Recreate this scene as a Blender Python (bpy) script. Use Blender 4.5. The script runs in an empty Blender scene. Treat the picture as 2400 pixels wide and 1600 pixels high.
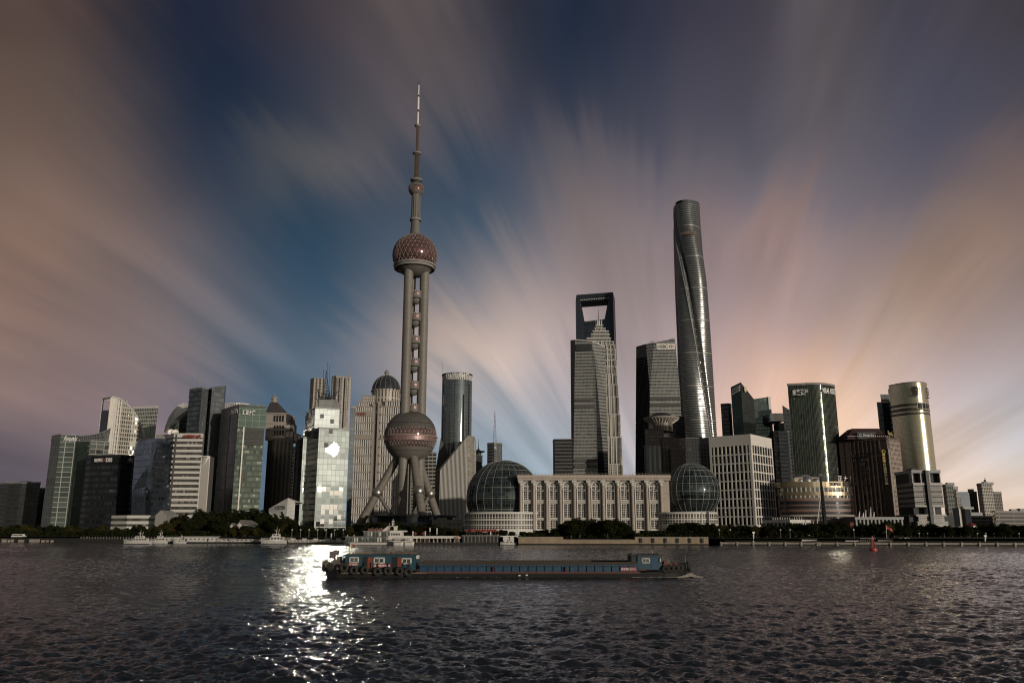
import bpy, math, random
import numpy as np
from math import sin, cos, tan, atan, atan2, radians, pi, sqrt, hypot, log, exp
from mathutils import Vector
R = random.Random(7)
SC = bpy.context.scene
COL = SC.collection

# ------------------------------------------------------------------ camera, sky, sun, exposure
FL, TH, H = 1920.0, radians(12.91), 6.5          # focal length in photo pixels (2400 wide), pitch, eye height above the water
cam = bpy.data.cameras.new('camera'); cam.sensor_width = 36.0; cam.lens = 36.0 * FL / 2400.0
cam.clip_start = 0.5; cam.clip_end = 60000.0
cam_o = bpy.data.objects.new('camera', cam); COL.objects.link(cam_o)
cam_o.location = (0, 0, H); cam_o.rotation_euler = (pi / 2 + TH, 0, 0)
SC.camera = cam_o

SUN_AZ, SUN_EL = radians(40.0), radians(5.3)      # azimuth measured from -Y (behind the camera) towards +X
SD = Vector((sin(SUN_AZ) * cos(SUN_EL), -cos(SUN_AZ) * cos(SUN_EL), sin(SUN_EL)))
sl = bpy.data.lights.new('sun', 'SUN'); sl.energy = 2.5; sl.angle = radians(0.5); sl.color = (1.0, 0.89, 0.76)
so = bpy.data.objects.new('sun', sl); COL.objects.link(so)
so.rotation_euler = SD.to_track_quat('Z', 'Y').to_euler(); so.location = (200, -300, 400)

SC.view_settings.view_transform = 'Standard'; SC.view_settings.look = 'None'
SC.view_settings.exposure = 0.0; SC.view_settings.gamma = 1.0
SC.render.engine = 'CYCLES'
cy = SC.cycles
cy.max_bounces = 8; cy.glossy_bounces = 5; cy.diffuse_bounces = 2; cy.transmission_bounces = 4
cy.caustics_reflective = True; cy.blur_glossy = 0.0
cy.sample_clamp_indirect = 250.0
cy.filter_width = 1.1; cy.sample_clamp_direct = 0.0
cy.use_denoising = True
try: cy.denoiser = 'OPENIMAGEDENOISE'; cy.denoising_prefilter = 'ACCURATE'
except Exception: pass

def lin(r, g, b):
    f = lambda c: (c / 255.0) / 12.92 if c <= 10 else ((c / 255.0 + 0.055) / 1.055) ** 2.4
    return (f(r), f(g), f(b))

class NG:
    """Tiny helper to wire shader nodes."""
    def __init__(s, nt): s.nt = nt
    def n(s, t, **kw):
        nd = s.nt.nodes.new(t)
        for k, v in kw.items(): setattr(nd, k, v)
        return nd
    def put(s, sock, v):
        if isinstance(v, bpy.types.NodeSocket): s.nt.links.new(v, sock)
        elif isinstance(v, (tuple, list)) and len(v) == 3 and sock.type == 'RGBA': sock.default_value = (*v, 1)
        else: sock.default_value = v
    def m(s, op, a, b=None, c=None, clamp=False):
        nd = s.n('ShaderNodeMath', operation=op, use_clamp=clamp)
        s.put(nd.inputs[0], a)
        if b is not None: s.put(nd.inputs[1], b)
        if c is not None: s.put(nd.inputs[2], c)
        return nd.outputs[0]
    def vm(s, op, a, b=None, out=0, scale=None):
        nd = s.n('ShaderNodeVectorMath', operation=op)
        s.put(nd.inputs[0], a)
        if b is not None: s.put(nd.inputs[1], b)
        if scale is not None: s.put(nd.inputs['Scale'], scale)
        return nd.outputs[out]
    def xyz(s, x, y, z=0.0):
        nd = s.n('ShaderNodeCombineXYZ')
        for i, v in enumerate((x, y, z)): s.put(nd.inputs[i], v)
        return nd.outputs[0]
    def sep(s, v):
        nd = s.n('ShaderNodeSeparateXYZ'); s.put(nd.inputs[0], v); return nd.outputs
    def mix(s, f, a, b, blend='MIX'):
        nd = s.n('ShaderNodeMix', data_type='RGBA', blend_type=blend)
        s.put(nd.inputs[0], f); s.put(nd.inputs[6], a); s.put(nd.inputs[7], b); return nd.outputs[2]
    def noise(s, vec, scale=1.0, detail=2.0, rough=0.5, dist=0.0, dim='3D'):
        nd = s.n('ShaderNodeTexNoise', noise_dimensions=dim)
        s.put(nd.inputs['Vector'], vec); nd.inputs['Scale'].default_value = scale
        nd.inputs['Detail'].default_value = detail; nd.inputs['Roughness'].default_value = rough
        nd.inputs['Distortion'].default_value = dist
        return nd.outputs
    def ramp(s, f, lo, hi, a=0.0, b=1.0, smooth=True):
        nd = s.n('ShaderNodeMapRange', interpolation_type='SMOOTHSTEP' if smooth else 'LINEAR')
        s.put(nd.inputs[0], f)
        for i, v in enumerate((lo, hi, a, b)): nd.inputs[i + 1].default_value = v
        return nd.outputs[0]

def to_uv(px, py):
    a = (px - 1200) / FL; b = (800 - py) / FL
    k = cos(TH) - b * sin(TH)
    return a / k, (sin(TH) + b * cos(TH)) / k

world = bpy.data.worlds.new('World'); SC.world = world; world.use_nodes = True
wt = world.node_tree; wt.nodes.clear(); g = NG(wt)
# long-exposure evening sky: clouds drawn out along the wind, which blows straight away over the skyline
VPU, VPV = to_uv(1600, 1460)
SKY = [ # (photo px, py, sRGB) colour of the sky seen in that direction
 (36,36,80,66,62),(179,36,75,62,62),(304,36,40,42,54),(464,36,30,38,58),(625,36,44,44,58),(750,36,66,58,66),(929,36,88,78,80),(1072,36,74,68,74),(1179,36,44,46,62),
 (1340,36,30,40,60),(1500,36,42,46,64),(1643,36,58,56,72),(1804,36,66,62,74),(1947,36,84,78,84),(2107,36,66,64,78),(2286,36,66,62,74),(2393,36,60,56,64),(36,160,94,79,73),
 (161,160,88,75,72),(286,160,52,52,62),(411,160,32,40,58),(554,160,28,40,62),(714,160,48,52,68),(839,160,72,68,78),(1000,160,92,82,86),(1107,160,78,74,82),(1214,160,46,50,68),
 (1340,160,34,46,66),(1500,160,50,54,72),(1643,160,70,66,80),(1786,160,68,66,80),(1920,160,92,85,90),(2072,160,72,70,84),(2232,160,66,66,82),(2375,160,68,66,78),(54,268,104,88,80),
 (196,268,98,84,80),(304,268,78,72,76),(384,268,38,46,64),(518,268,28,42,64),(679,268,40,50,68),(804,268,66,66,78),(947,268,84,78,86),(1072,268,88,82,88),(1214,268,58,60,78),
 (1357,268,48,56,76),(1482,268,62,64,80),(1607,268,76,74,88),(1750,268,72,72,86),(1893,268,92,86,94),(2036,268,84,80,92),(2197,268,72,72,90),(2375,268,74,72,86),(54,411,118,98,90),
 (214,411,110,94,90),(357,411,80,76,82),(464,411,40,52,72),(572,411,40,54,76),(661,411,84,84,90),(768,411,92,90,94),(875,411,84,82,92),(1000,411,66,72,88),(1072,411,58,70,88),
 (1170,411,44,64,88),(1286,411,98,94,104),(1429,411,98,92,104),(1536,411,104,96,106),(1697,411,94,90,104),(1857,411,108,100,110),(2018,411,98,92,104),(2179,411,84,82,98),(2322,411,96,88,98),
 (2393,411,124,102,96),(54,554,126,104,94),(268,554,118,102,98),(411,554,98,92,98),(536,554,48,62,82),(661,554,30,58,82),(804,554,50,66,86),(929,554,66,76,94),(1072,554,34,66,90),
 (1161,554,40,68,92),(1250,554,98,98,110),(1357,554,130,114,116),(1482,554,126,114,120),(1607,554,124,110,116),(1697,554,130,112,116),(1822,554,152,124,120),(1947,554,128,112,116),(2090,554,114,104,114),
 (2215,554,118,106,112),(2322,554,154,124,106),(2393,554,122,106,106),(54,640,128,105,96),(268,640,119,103,100),(429,640,106,100,106),(554,640,78,84,98),(652,640,44,66,90),(732,640,28,62,88),
 (839,640,54,76,100),(964,640,76,88,106),(1089,640,84,92,108),(1179,640,112,112,124),(1286,640,142,126,130),(1482,640,136,122,126),(1715,640,136,118,124),(1857,640,150,126,124),(2000,640,132,118,126),
 (2143,640,130,112,108),(2250,640,158,126,104),(2375,640,130,114,116),(54,720,126,105,98),(268,720,120,104,102),(446,720,114,107,112),(589,720,98,99,111),(670,720,58,80,102),(759,720,44,74,98),
 (893,720,88,98,114),(1054,720,122,118,128),(1161,720,170,150,146),(1250,720,160,144,144),(1482,720,146,130,134),(1715,720,142,126,134),(1857,720,150,130,132),(2000,720,146,130,134),(2107,720,176,142,116),
 (2232,720,140,120,118),(2375,720,144,130,134),(54,840,118,100,96),(214,840,122,106,104),(393,840,126,112,112),(572,840,110,110,120),(679,840,80,98,118),(839,840,110,112,126),(947,840,150,140,144),
 (1072,840,206,178,162),(1179,840,204,180,170),(1268,840,160,146,152),(1375,840,154,140,146),(1482,840,152,136,142),(1607,840,156,140,142),(1715,840,158,138,142),(1786,840,198,160,142),(1982,840,178,150,140),
 (2090,840,170,150,148),(2232,840,158,142,148),(2375,840,160,146,150),(54,965,98,87,92),(161,965,112,98,104),(321,965,116,104,110),(464,965,100,98,112),(697,965,66,92,118),(839,965,80,100,122),
 (1143,965,140,148,164),(1072,965,128,138,156),(1232,965,134,144,160),(1304,965,158,152,164),(1482,965,170,156,162),(1715,965,198,168,160),(1857,965,214,176,158),(2000,965,222,184,162),(2125,965,190,168,162),
 (2250,965,176,166,176),(2375,965,176,170,178),(36,1071,80,76,84),(143,1071,94,86,92),(536,1071,80,92,110),(804,1071,80,100,122),(1143,1071,120,142,160),(1286,1071,132,150,166),(1482,1071,160,160,172),
 (1715,1071,214,180,164),(1965,1071,214,184,168),(2197,1071,206,180,166),(2286,1071,190,176,174),(2375,1071,150,166,186),(36,1170,72,72,84),(107,1170,84,76,88),(714,1170,90,108,128),(1250,1170,140,156,170),
 (1786,1170,200,180,170),(2215,1170,180,168,168),(2286,1170,220,190,168),(2384,1170,224,194,170)]
tc = g.n('ShaderNodeTexCoord')
dx, dy, dz = g.sep(tc.outputs['Generated'])[:3]
ys = g.m('MAXIMUM', dy, 0.05)
u = g.m('SUBTRACT', g.m('DIVIDE', dx, ys), VPU)
v = g.m('SUBTRACT', g.m('DIVIDE', g.m('MAXIMUM', dz, 0.0), ys), VPV)
phi = g.m('ARCTAN2', u, g.m('MAXIMUM', v, 0.002))
rad = g.m('SQRT', g.m('ADD', g.m('MULTIPLY', u, u), g.m('MULTIPLY', v, v)))
KR = 0.62
lr = g.m('MULTIPLY', g.m('LOGARITHM', g.m('ADD', rad, 0.12), math.e), KR)
# the streaks: noise stretched along the radial (wind) direction
bend = g.m('MULTIPLY', g.m('SUBTRACT', g.noise(g.xyz(g.m('MULTIPLY', phi, 1.6), lr, 3.1), 1.5, 1.0)[0], 0.5), 0.22)
ph2 = g.m('ADD', phi, bend)
s1 = g.noise(g.xyz(g.m('MULTIPLY', ph2, 7.5), g.m('MULTIPLY', lr, 1.5), 0.0), 1.0, 3.0, 0.5, 0.3)[0]
s2 = g.noise(g.xyz(g.m('MULTIPLY', ph2, 26.0), g.m('MULTIPLY', lr, 3.4), 5.0), 1.0, 3.0, 0.55, 0.2)[0]
s3 = g.noise(g.xyz(g.m('MULTIPLY', ph2, 2.4), g.m('MULTIPLY', lr, 2.2), 9.0), 1.3, 2.0, 0.5)[0]
# the colour field is read a little nearer or farther along the wind, streak by streak, so every edge is drawn out
disp = g.m('ADD', 1.0, g.m('ADD', g.m('MULTIPLY', g.m('SUBTRACT', s1, 0.5), 0.42), g.m('MULTIPLY', g.m('MULTIPLY', g.m('SUBTRACT', s2, 0.5), g.ramp(rad, 0.08, 0.45, 0.2, 1.0)), 0.14)))
q = g.xyz(g.m('MULTIPLY', g.m('MULTIPLY', u, g.m('ADD', g.m('MULTIPLY', disp, 0.6), 0.4)), 1.0), g.m('MULTIPLY', v, disp), 0.0)
accC = None; accW = None
for (px, py, r_, g_, b_) in SKY:
    a, b = to_uv(px, py); a -= VPU; b -= VPV
    dd = g.vm('DISTANCE', q, (a, b, 0.0), out=1)
    d2 = g.m('MULTIPLY', dd, dd)
    w = g.m('ADD', g.m('EXPONENT', g.m('MULTIPLY', d2, -1.0 / (0.062 ** 2))), g.m('DIVIDE', 2e-6, g.m('ADD', d2, 0.002)))
    kb = 1.0 + 0.10 * max(0.0, min(1.0, (py - 500) / 500.0)); cc = g.vm('SCALE', lin(r_ * kb, g_ * kb * (1.0 if px > 500 else 0.985), b_ * kb * 0.98), scale=w)
    accC = cc if accC is None else g.vm('ADD', accC, cc)
    accW = w if accW is None else g.m('ADD', accW, w)
front = g.vm('SCALE', accC, scale=g.m('DIVIDE', 1.0, accW))
s2a = g.m('ADD', 0.5, g.m('MULTIPLY', g.m('SUBTRACT', s2, 0.5), g.ramp(rad, 0.08, 0.45, 0.15, 1.0)))
gain = g.m('ADD', 0.18, g.m('ADD', g.m('MULTIPLY', s1, 1.06), g.m('ADD', g.m('MULTIPLY', s2a, 0.38), g.m('MULTIPLY', s3, 0.34))))
front = g.vm('MULTIPLY', g.vm('SCALE', front, scale=gain), (1.0, 1.01, 0.985))
grain = g.noise(tc.outputs['Generated'], 900.0, 2.0, 0.8)[0]
front = g.vm('SCALE', front, scale=g.m('ADD', 0.93, g.m('MULTIPLY', grain, 0.14)))
# behind the camera: the physical evening sky round the low sun
sky = g.n('ShaderNodeTexSky', sky_type='NISHITA'); sky.sun_disc = False
sky.sun_elevation = SUN_EL; sky.sun_rotation = pi - SUN_AZ; sky.air_density = 1.0; sky.dust_density = 1.5; sky.ozone_density = 2.0
hs = g.n('ShaderNodeHueSaturation'); hs.inputs['Saturation'].default_value = 0.38; g.put(hs.inputs['Color'], sky.outputs[0])
back = g.vm('SCALE', hs.outputs[0], scale=0.065)
back = g.vm('MULTIPLY', back, (1.0, 0.98, 0.92))
back = g.vm('MINIMUM', back, (0.85, 0.82, 0.72))
wf = g.ramp(dy, -0.12, 0.16)
colr = g.mix(wf, back, front)
# below the horizon nothing glows
colr = g.vm('SCALE', colr, scale=g.ramp(dz, -0.03, 0.0, 0.25, 1.0))
bg = g.n('ShaderNodeBackground'); wt.links.new(colr, bg.inputs[0]); bg.inputs[1].default_value = 1.0
wo = g.n('ShaderNodeOutputWorld'); wt.links.new(bg.outputs[0], wo.inputs[0])
world.cycles.sampling_method = 'MANUAL'; world.cycles.sample_map_resolution = 512

# ------------------------------------------------------------------ picture -> place
def Zp(py, Y): return H + Y * tan(TH + atan((800 - py) / FL))
def Xp(px, Y, z): return (px - 1200) / FL * (Y * cos(TH) + (z - H) * sin(TH))
def C(px, py, Y):
    z = Zp(py, Y); return (Xp(px, Y, z), Y, z)
GZ = 2.9                                            # level of the far bank
_sh = [(0, 438), (640, 405), (1000, 378), (1240, 368), (1690, 358), (2400, 338)]
def shoreY(px): return float(np.interp(px, [a for a, b in _sh], [b for a, b in _sh]))

# ------------------------------------------------------------------ objects
def wloc(o):
    p = Vector((0, 0, 0))
    while o is not None: p += o.location; o = o.parent
    return p
def tag(o, label=None, cat=None, group=None, kind=None):
    if label: o['label'] = label
    if cat: o['category'] = cat
    if group: o['group'] = group
    if kind: o['kind'] = kind
    return o
def thing(name, label, cat, loc=(0, 0, 0), group=None):
    o = bpy.data.objects.new(name, None); COL.objects.link(o); o.location = loc; o.empty_display_size = 1
    return tag(o, label, cat, group)
def copy_tree(o, parent=None):
    c = o.copy(); COL.objects.link(c); c.parent = parent
    for ch in list(o.children): copy_tree(ch, c)
    return c

class MB:
    def __init__(s): s.v = []; s.f = []; s.uv = []; s.mi = []
    def face(s, pts, m=0, uv=None):
        b = len(s.v); s.v += [tuple(p) for p in pts]; s.f.append(tuple(range(b, b + len(pts)))); s.mi.append(m)
        s.uv.append(uv if uv is not None else [(0, 0)] * len(pts))
    def box(s, x0, x1, y0, y1, z0, z1, m=0):
        if x0 > x1: x0, x1 = x1, x0
        if y0 > y1: y0, y1 = y1, y0
        P = lambda i, j, k: ((x0, x1)[i], (y0, y1)[j], (z0, z1)[k])
        for q, uu in (([P(0,0,0),P(1,0,0),P(1,0,1),P(0,0,1)],(x0,x1)), ([P(1,1,0),P(0,1,0),P(0,1,1),P(1,1,1)],(x0,x1)),
                  ([P(0,1,0),P(0,0,0),P(0,0,1),P(0,1,1)],(y0,y1)), ([P(1,0,0),P(1,1,0),P(1,1,1),P(1,0,1)],(y0,y1))):
            s.face(q, m, [(uu[0], z0), (uu[1], z0), (uu[1], z1), (uu[0], z1)])
        s.face([P(0,0,1),P(1,0,1),P(1,1,1),P(0,1,1)], m); s.face([P(0,1,0),P(1,1,0),P(1,0,0),P(0,0,0)], m)
        return s
    def obox(s, c, sx, sy, sz, rz=0.0, m=0):
        """box with base centre c, turned about z"""
        b = len(s.v); n0 = b; s.box(-sx/2, sx/2, -sy/2, sy/2, 0, sz, m)
        for i in range(n0, len(s.v)):
            x, y, z = s.v[i]; s.v[i] = (c[0] + x*cos(rz) - y*sin(rz), c[1] + x*sin(rz) + y*cos(rz), c[2] + z)
        return s
    def prism(s, poly, z0, z1, m=0, mt=None, mats=None, cap=True, scale_bottom=None):
        """poly: list of (x, y); z1 one height or one per corner; mats: material per edge"""
        n = len(poly); tops = z1 if isinstance(z1, (list, tuple)) else [z1] * n
        ar = sum(poly[i][0]*poly[(i+1)%n][1] - poly[(i+1)%n][0]*poly[i][1] for i in range(n))
        if ar < 0:
            poly = poly[::-1]; tops = list(tops)[::-1]
            if mats: mats = [mats[(n - 2 - i) % n] for i in range(n)]
        uu = 0.0
        for i in range(n):
            a, b = poly[i], poly[(i+1) % n]; L = hypot(b[0]-a[0], b[1]-a[1]); ta, tb = tops[i], tops[(i+1) % n]
            s.face([(a[0],a[1],z0),(b[0],b[1],z0),(b[0],b[1],tb),(a[0],a[1],ta)], mats[i] if mats else m,
                   [(uu, z0), (uu+L, z0), (uu+L, tb), (uu, ta)])
            uu += L
        if cap: s.face([(p[0], p[1], t) for p, t in zip(poly, tops)], m if mt is None else mt)
        return s
    def ring(s, prev, cur, m=0, closed=True, uvs=None):
        n = len(prev)
        for i in range(n if closed else n - 1):
            j = (i + 1) % n
            s.face([prev[i], prev[j], cur[j], cur[i]], m, None if uvs is None else [(uvs[0][i], uvs[2]), (uvs[0][i+1], uvs[2]), (uvs[1][i+1], uvs[3]), (uvs[1][i], uvs[3])])
    def tube(s, p0, p1, r0, r1=None, n=10, m=0, caps=True):
        r1 = r0 if r1 is None else r1
        p0, p1 = Vector(p0), Vector(p1); d = (p1 - p0); L = d.length
        if L < 1e-6: return s
        d.normalize(); a = d.orthogonal().normalized(); b = d.cross(a)
        A = [tuple(p0 + (a*cos(2*pi*i/n) + b*sin(2*pi*i/n))*r0) for i in range(n)]
        B = [tuple(p1 + (a*cos(2*pi*i/n) + b*sin(2*pi*i/n))*r1) for i in range(n)]
        us = [2*pi*r0*i/n for i in range(n+1)]
        s.ring(A, B, m, uvs=(us, us, 0, L))
        if caps: s.face(A[::-1], m); s.face(B, m)
        return s
    def lathe(s, c, prof, n=48, m=0, a0=0.0, a1=2*pi, mats=None):
        full = abs(a1 - a0 - 2*pi) < 1e-6; k = n if full else n + 1
        rows = [[(c[0] + r*cos(a0 + (a1-a0)*i/n), c[1] + r*sin(a0 + (a1-a0)*i/n), c[2] + z) for i in range(k)] for r, z in prof]
        vv = 0.0; rm = max(r for r, z in prof)
        us = [rm*(a1-a0)*i/n for i in range(n+1)]
        for i in range(len(prof) - 1):
            L = hypot(prof[i+1][0]-prof[i][0], prof[i+1][1]-prof[i][1])
            s.ring(rows[i], rows[i+1], mats[i] if mats else m, full, uvs=(us, us, vv, vv + L)); vv += L
        return s
    def torus(s, c, R1, r, axis='y', n=20, k=8, m=0):
        P = []
        for i in range(n):
            t = 2*pi*i/n; row = []
            for j in range(k):
                q = 2*pi*j/k; rr = R1 + r*cos(q); h = r*sin(q)
                x, y, z = (rr*cos(t), h, rr*sin(t)) if axis == 'y' else ((h, rr*cos(t), rr*sin(t)) if axis == 'x' else (rr*cos(t), rr*sin(t), h))
                row.append((c[0]+x, c[1]+y, c[2]+z))
            P.append(row)
        for i in range(n): s.ring(P[i], P[(i+1) % n], m)
        return s
    def build(s, name, mats, parent=None, smooth=False, origin=None):
        me = bpy.data.meshes.new(name); o = bpy.data.objects.new(name, me); COL.objects.link(o)
        off = wloc(parent) if parent is not None else Vector(origin or (0, 0, 0))
        if parent is not None: o.parent = parent
        else: o.location = off
        V = np.array(s.v, dtype=np.float64).reshape(-1, 3) - np.array(off)
        me.from_pydata(V.tolist(), [], s.f)
        if not isinstance(mats, (list, tuple)): mats = [mats]
        for mt in mats: me.materials.append(mt)
        me.polygons.foreach_set('material_index', np.array(s.mi, dtype=np.int32))
        ul = me.uv_layers.new(name='UVMap'); ul.data.foreach_set('uv', np.array([c for f in s.uv for p in f for c in p], dtype=np.float32))
        if smooth:
            import bmesh
            bm = bmesh.new(); bm.from_mesh(me); bmesh.ops.remove_doubles(bm, verts=bm.verts, dist=0.002)
            for f in bm.faces: f.smooth = True
            for e in bm.edges:
                if len(e.link_faces) == 2 and e.calc_face_angle(0) > 0.6: e.smooth = False
            bm.to_mesh(me); bm.free()
        me.update(); return o
def obj(name, mb, mats, parent=None, **k): return mb.build(name, mats, parent, **k)

def text(name, body, mat, parent, org, ux, uz, height, width=None, shear=0.0, depth=0.3, bold=0.0):
    """solid letters; org = lower-left corner, ux / uz = unit vectors along the line and up"""
    cu = bpy.data.curves.new(name, 'FONT'); cu.body = body; cu.shear = shear; cu.offset = bold
    t = bpy.data.objects.new(name, cu); COL.objects.link(t)
    dg = bpy.context.evaluated_depsgraph_get(); me = bpy.data.meshes.new_from_object(t.evaluated_get(dg))
    bpy.data.objects.remove(t); bpy.data.curves.remove(cu)
    P = np.array([v.co[:] for v in me.vertices])
    P -= P.min(0); hh = P[:, 1].max(); ww = P[:, 0].max()
    sz = height / hh; sx = (width / ww) if width else sz
    ux, uz = Vector(ux).normalized(), Vector(uz).normalized(); nn = ux.cross(uz) * depth
    off = wloc(parent)
    fr = [Vector(org) - off + ux*float(p[0]*sx) + uz*float(p[1]*sz) + nn for p in P]
    fs = [tuple(f.vertices) for f in me.polygons]; bpy.data.meshes.remove(me)
    n = len(fr); V = fr + [p - nn for p in fr]; F = list(fs)
    from collections import Counter
    cnt = Counter(); ed = {}
    for f in fs:
        for i in range(len(f)):
            e = (f[i], f[(i+1) % len(f)]); cnt[tuple(sorted(e))] += 1; ed[tuple(sorted(e))] = e
    for k_, c_ in cnt.items():
        if c_ == 1: a, b = ed[k_]; F.append((b, a, a + n, b + n))
    m2 = bpy.data.meshes.new(name); m2.from_pydata([tuple(p) for p in V], [], F); m2.materials.append(mat)
    o = bpy.data.objects.new(name, m2); COL.objects.link(o); o.parent = parent
    return o
# ------------------------------------------------------------------ materials
def new_mat(name):
    m = bpy.data.materials.new(name); m.use_nodes = True; m.node_tree.nodes.clear(); return m, NG(m.node_tree)
def principled(g_, base, rough=0.6, metal=0.0, spec=0.5, normal=None, ior=None):
    p = g_.n('ShaderNodeBsdfPrincipled'); g_.put(p.inputs['Base Color'], base); g_.put(p.inputs['Roughness'], rough)
    g_.put(p.inputs['Metallic'], metal); g_.put(p.inputs['Specular IOR Level'], spec)
    if ior: p.inputs['IOR'].default_value = ior
    if normal is not None: g_.put(p.inputs['Normal'], normal)
    return p.outputs[0]
def out(g_, sh):
    o = g_.n('ShaderNodeOutputMaterial'); g_.nt.links.new(sh, o.inputs[0])
_mc = {}
def solid(name, col, rough=0.7, metal=0.0, var=0.25, scale=0.3, spec=0.4, streak=False):
    """plain material with dirt: two scales of noise, optionally drawn out downwards"""
    if name in _mc: return _mc[name]
    m, g_ = new_mat(name)
    geo = g_.n('ShaderNodeNewGeometry'); pos = geo.outputs['Position']
    if streak: pos = g_.vm('MULTIPLY', pos, (1.0, 1.0, 0.12))
    n1 = g_.noise(pos, scale, 3.0, 0.6)[0]; n2 = g_.noise(pos, scale * 7.0, 2.0, 0.6)[0]
    k = g_.m('ADD', 1.0 - var * 0.95, g_.m('ADD', g_.m('MULTIPLY', n1, var * 1.2), g_.m('MULTIPLY', n2, var * 0.7)))
    base = g_.vm('SCALE', tuple(col), scale=k)
    rg = g_.m('ADD', rough - 0.08, g_.m('MULTIPLY', n1, 0.16))
    out(g_, principled(g_, base, rg, metal, spec)); _mc[name] = m; return m

def facade(name, glass=(0.03, 0.045, 0.045), frame=(0.12, 0.12, 0.115), bay=1.5, floor=4.0, mull=0.12, span=0.25,
           rough=0.08, metal=0.5, var=0.8, tilt=0.012, blind=0.12, blindc=(0.25, 0.25, 0.22), spanc=None, bigbay=0, bigw=0.1,
           fmetal=0.0, frough=0.5, skip=0.0, patch=0.0):
    """window grid measured in metres on the wall's own UV; each pane has its own tilt, tint and blind"""
    if name in _mc: return _mc[name]
    m, g_ = new_mat(name)
    uvn = g_.n('ShaderNodeUVMap'); uvn.uv_map = 'UVMap'
    U, V, _ = g_.sep(uvn.outputs[0])[:3]
    uu = g_.m('DIVIDE', U, bay); vv = g_.m('DIVIDE', V, floor)
    fu = g_.m('FRACT', uu); fv = g_.m('FRACT', vv); iu = g_.m('FLOOR', uu); iv = g_.m('FLOOR', vv)
    wn = g_.n('ShaderNodeTexWhiteNoise', noise_dimensions='2D'); g_.put(wn.inputs['Vector'], g_.xyz(iu, iv))
    r = wn.outputs['Value']; rc = wn.outputs['Color']
    wb = g_.n('ShaderNodeTexWhiteNoise', noise_dimensions='2D')
    g_.put(wb.inputs['Vector'], g_.xyz(g_.m('FLOOR', g_.m('DIVIDE', iu, 4.0)), g_.m('ADD', iv, 0.37)))
    geo = g_.n('ShaderNodeNewGeometry')
    big = g_.noise(geo.outputs['Position'], 0.022, 2.0, 0.5)[0]
    isglass = g_.m('MULTIPLY', g_.m('GREATER_THAN', fu, mull), g_.m('GREATER_THAN', fv, span))
    if bigbay:
        isglass = g_.m('MULTIPLY', isglass, g_.m('GREATER_THAN', g_.m('FRACT', g_.m('DIVIDE', U, bigbay)), bigw))
    # pane tint
    rr = g_.m('ADD', g_.m('MULTIPLY', r, 0.55), g_.m('MULTIPLY', wb.outputs['Value'], 0.45))
    k = g_.m('MULTIPLY', g_.m('ADD', 1.0 - var * 0.5, g_.m('MULTIPLY', rr, var)), g_.m('ADD', 0.6, g_.m('MULTIPLY', big, 0.8)))
    gc = g_.vm('SCALE', tuple(glass), scale=k)
    bl = g_.m('MULTIPLY', g_.m('GREATER_THAN', rr, 1.0 - blind), g_.m('GREATER_THAN', fv, g_.m('ADD', span, g_.m('MULTIPLY', r, 0.3))))
    gc = g_.mix(bl, gc, tuple(blindc))
    nn = g_.vm('NORMALIZE', g_.vm('ADD', geo.outputs['Normal'], g_.vm('SCALE', g_.vm('SUBTRACT', rc, (0.5, 0.5, 0.5)), scale=tilt)))
    met = g_.m('MULTIPLY', metal, g_.m('SUBTRACT', 1.0, g_.m('MULTIPLY', bl, 0.7)))
    dg = principled(g_, gc, max(rough, .1), 0.0, 0.6, nn)
    gb = g_.n('ShaderNodeBsdfAnisotropic', distribution='BECKMANN'); g_.put(gb.inputs['Color'], gc); gb.inputs['Roughness'].default_value = rough; g_.put(gb.inputs['Normal'], nn)
    gm = g_.n('ShaderNodeMixShader'); g_.put(gm.inputs[0], met); g_.nt.links.new(dg, gm.inputs[1]); g_.nt.links.new(gb.outputs[0], gm.inputs[2]); gl = gm.outputs[0]
    dirt = g_.noise(g_.vm('MULTIPLY', geo.outputs['Position'], (1, 1, 0.2)), 0.25, 3.0, 0.6)[0]
    fc = g_.vm('SCALE', tuple(frame), scale=g_.m('ADD', 0.75, g_.m('MULTIPLY', dirt, 0.5)))
    if spanc is not None:
        inspan = g_.m('LESS_THAN', fv, span); fc = g_.mix(inspan, fc, tuple(spanc))
    fr = principled(g_, fc, frough, fmetal, 0.4)
    mx = g_.n('ShaderNodeMixShader'); g_.put(mx.inputs[0], isglass); g_.nt.links.new(fr, mx.inputs[1]); g_.nt.links.new(gl, mx.inputs[2])
    out(g_, mx.outputs[0]); _mc[name] = m; return m

STONE = solid('beige stone', (0.36, 0.29, 0.24), 0.75, streak=True, var=0.3)
STONE2 = solid('warm grey cladding', (0.27, 0.235, 0.20), 0.7, streak=True)
CONC = solid('grey concrete', (0.22, 0.205, 0.185), 0.75, streak=True, var=0.3)
DCONC = solid('dark concrete', (0.07, 0.066, 0.06), 0.8, streak=True)
WHITE = solid('white paint', (0.66, 0.62, 0.56), 0.55, var=0.18)
OFFW = solid('off white panel', (0.48, 0.46, 0.42), 0.55, var=0.2)
GREYP = solid('grey panel', (0.20, 0.20, 0.19), 0.5, var=0.2)
DARK = solid('dark metal', (0.030, 0.031, 0.032), 0.5, metal=0.3)
BLACK = solid('black void', (0.008, 0.009, 0.010), 0.6)
STEEL = solid('steel', (0.42, 0.40, 0.37), 0.28, metal=0.9, var=0.15)
ROOF = solid('roof gravel', (0.09, 0.085, 0.08), 0.9)
REDP = solid('red sign paint', (0.22, 0.03, 0.025), 0.6)
DKRED = solid('maroon fabric', (0.20, 0.03, 0.025), 0.8)
GOLDL = solid('gilt letters', (0.30, 0.23, 0.07), 0.4, metal=0.3)
LETW = solid('white sign letters', (0.60, 0.585, 0.55), 0.5, var=0.05)
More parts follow.
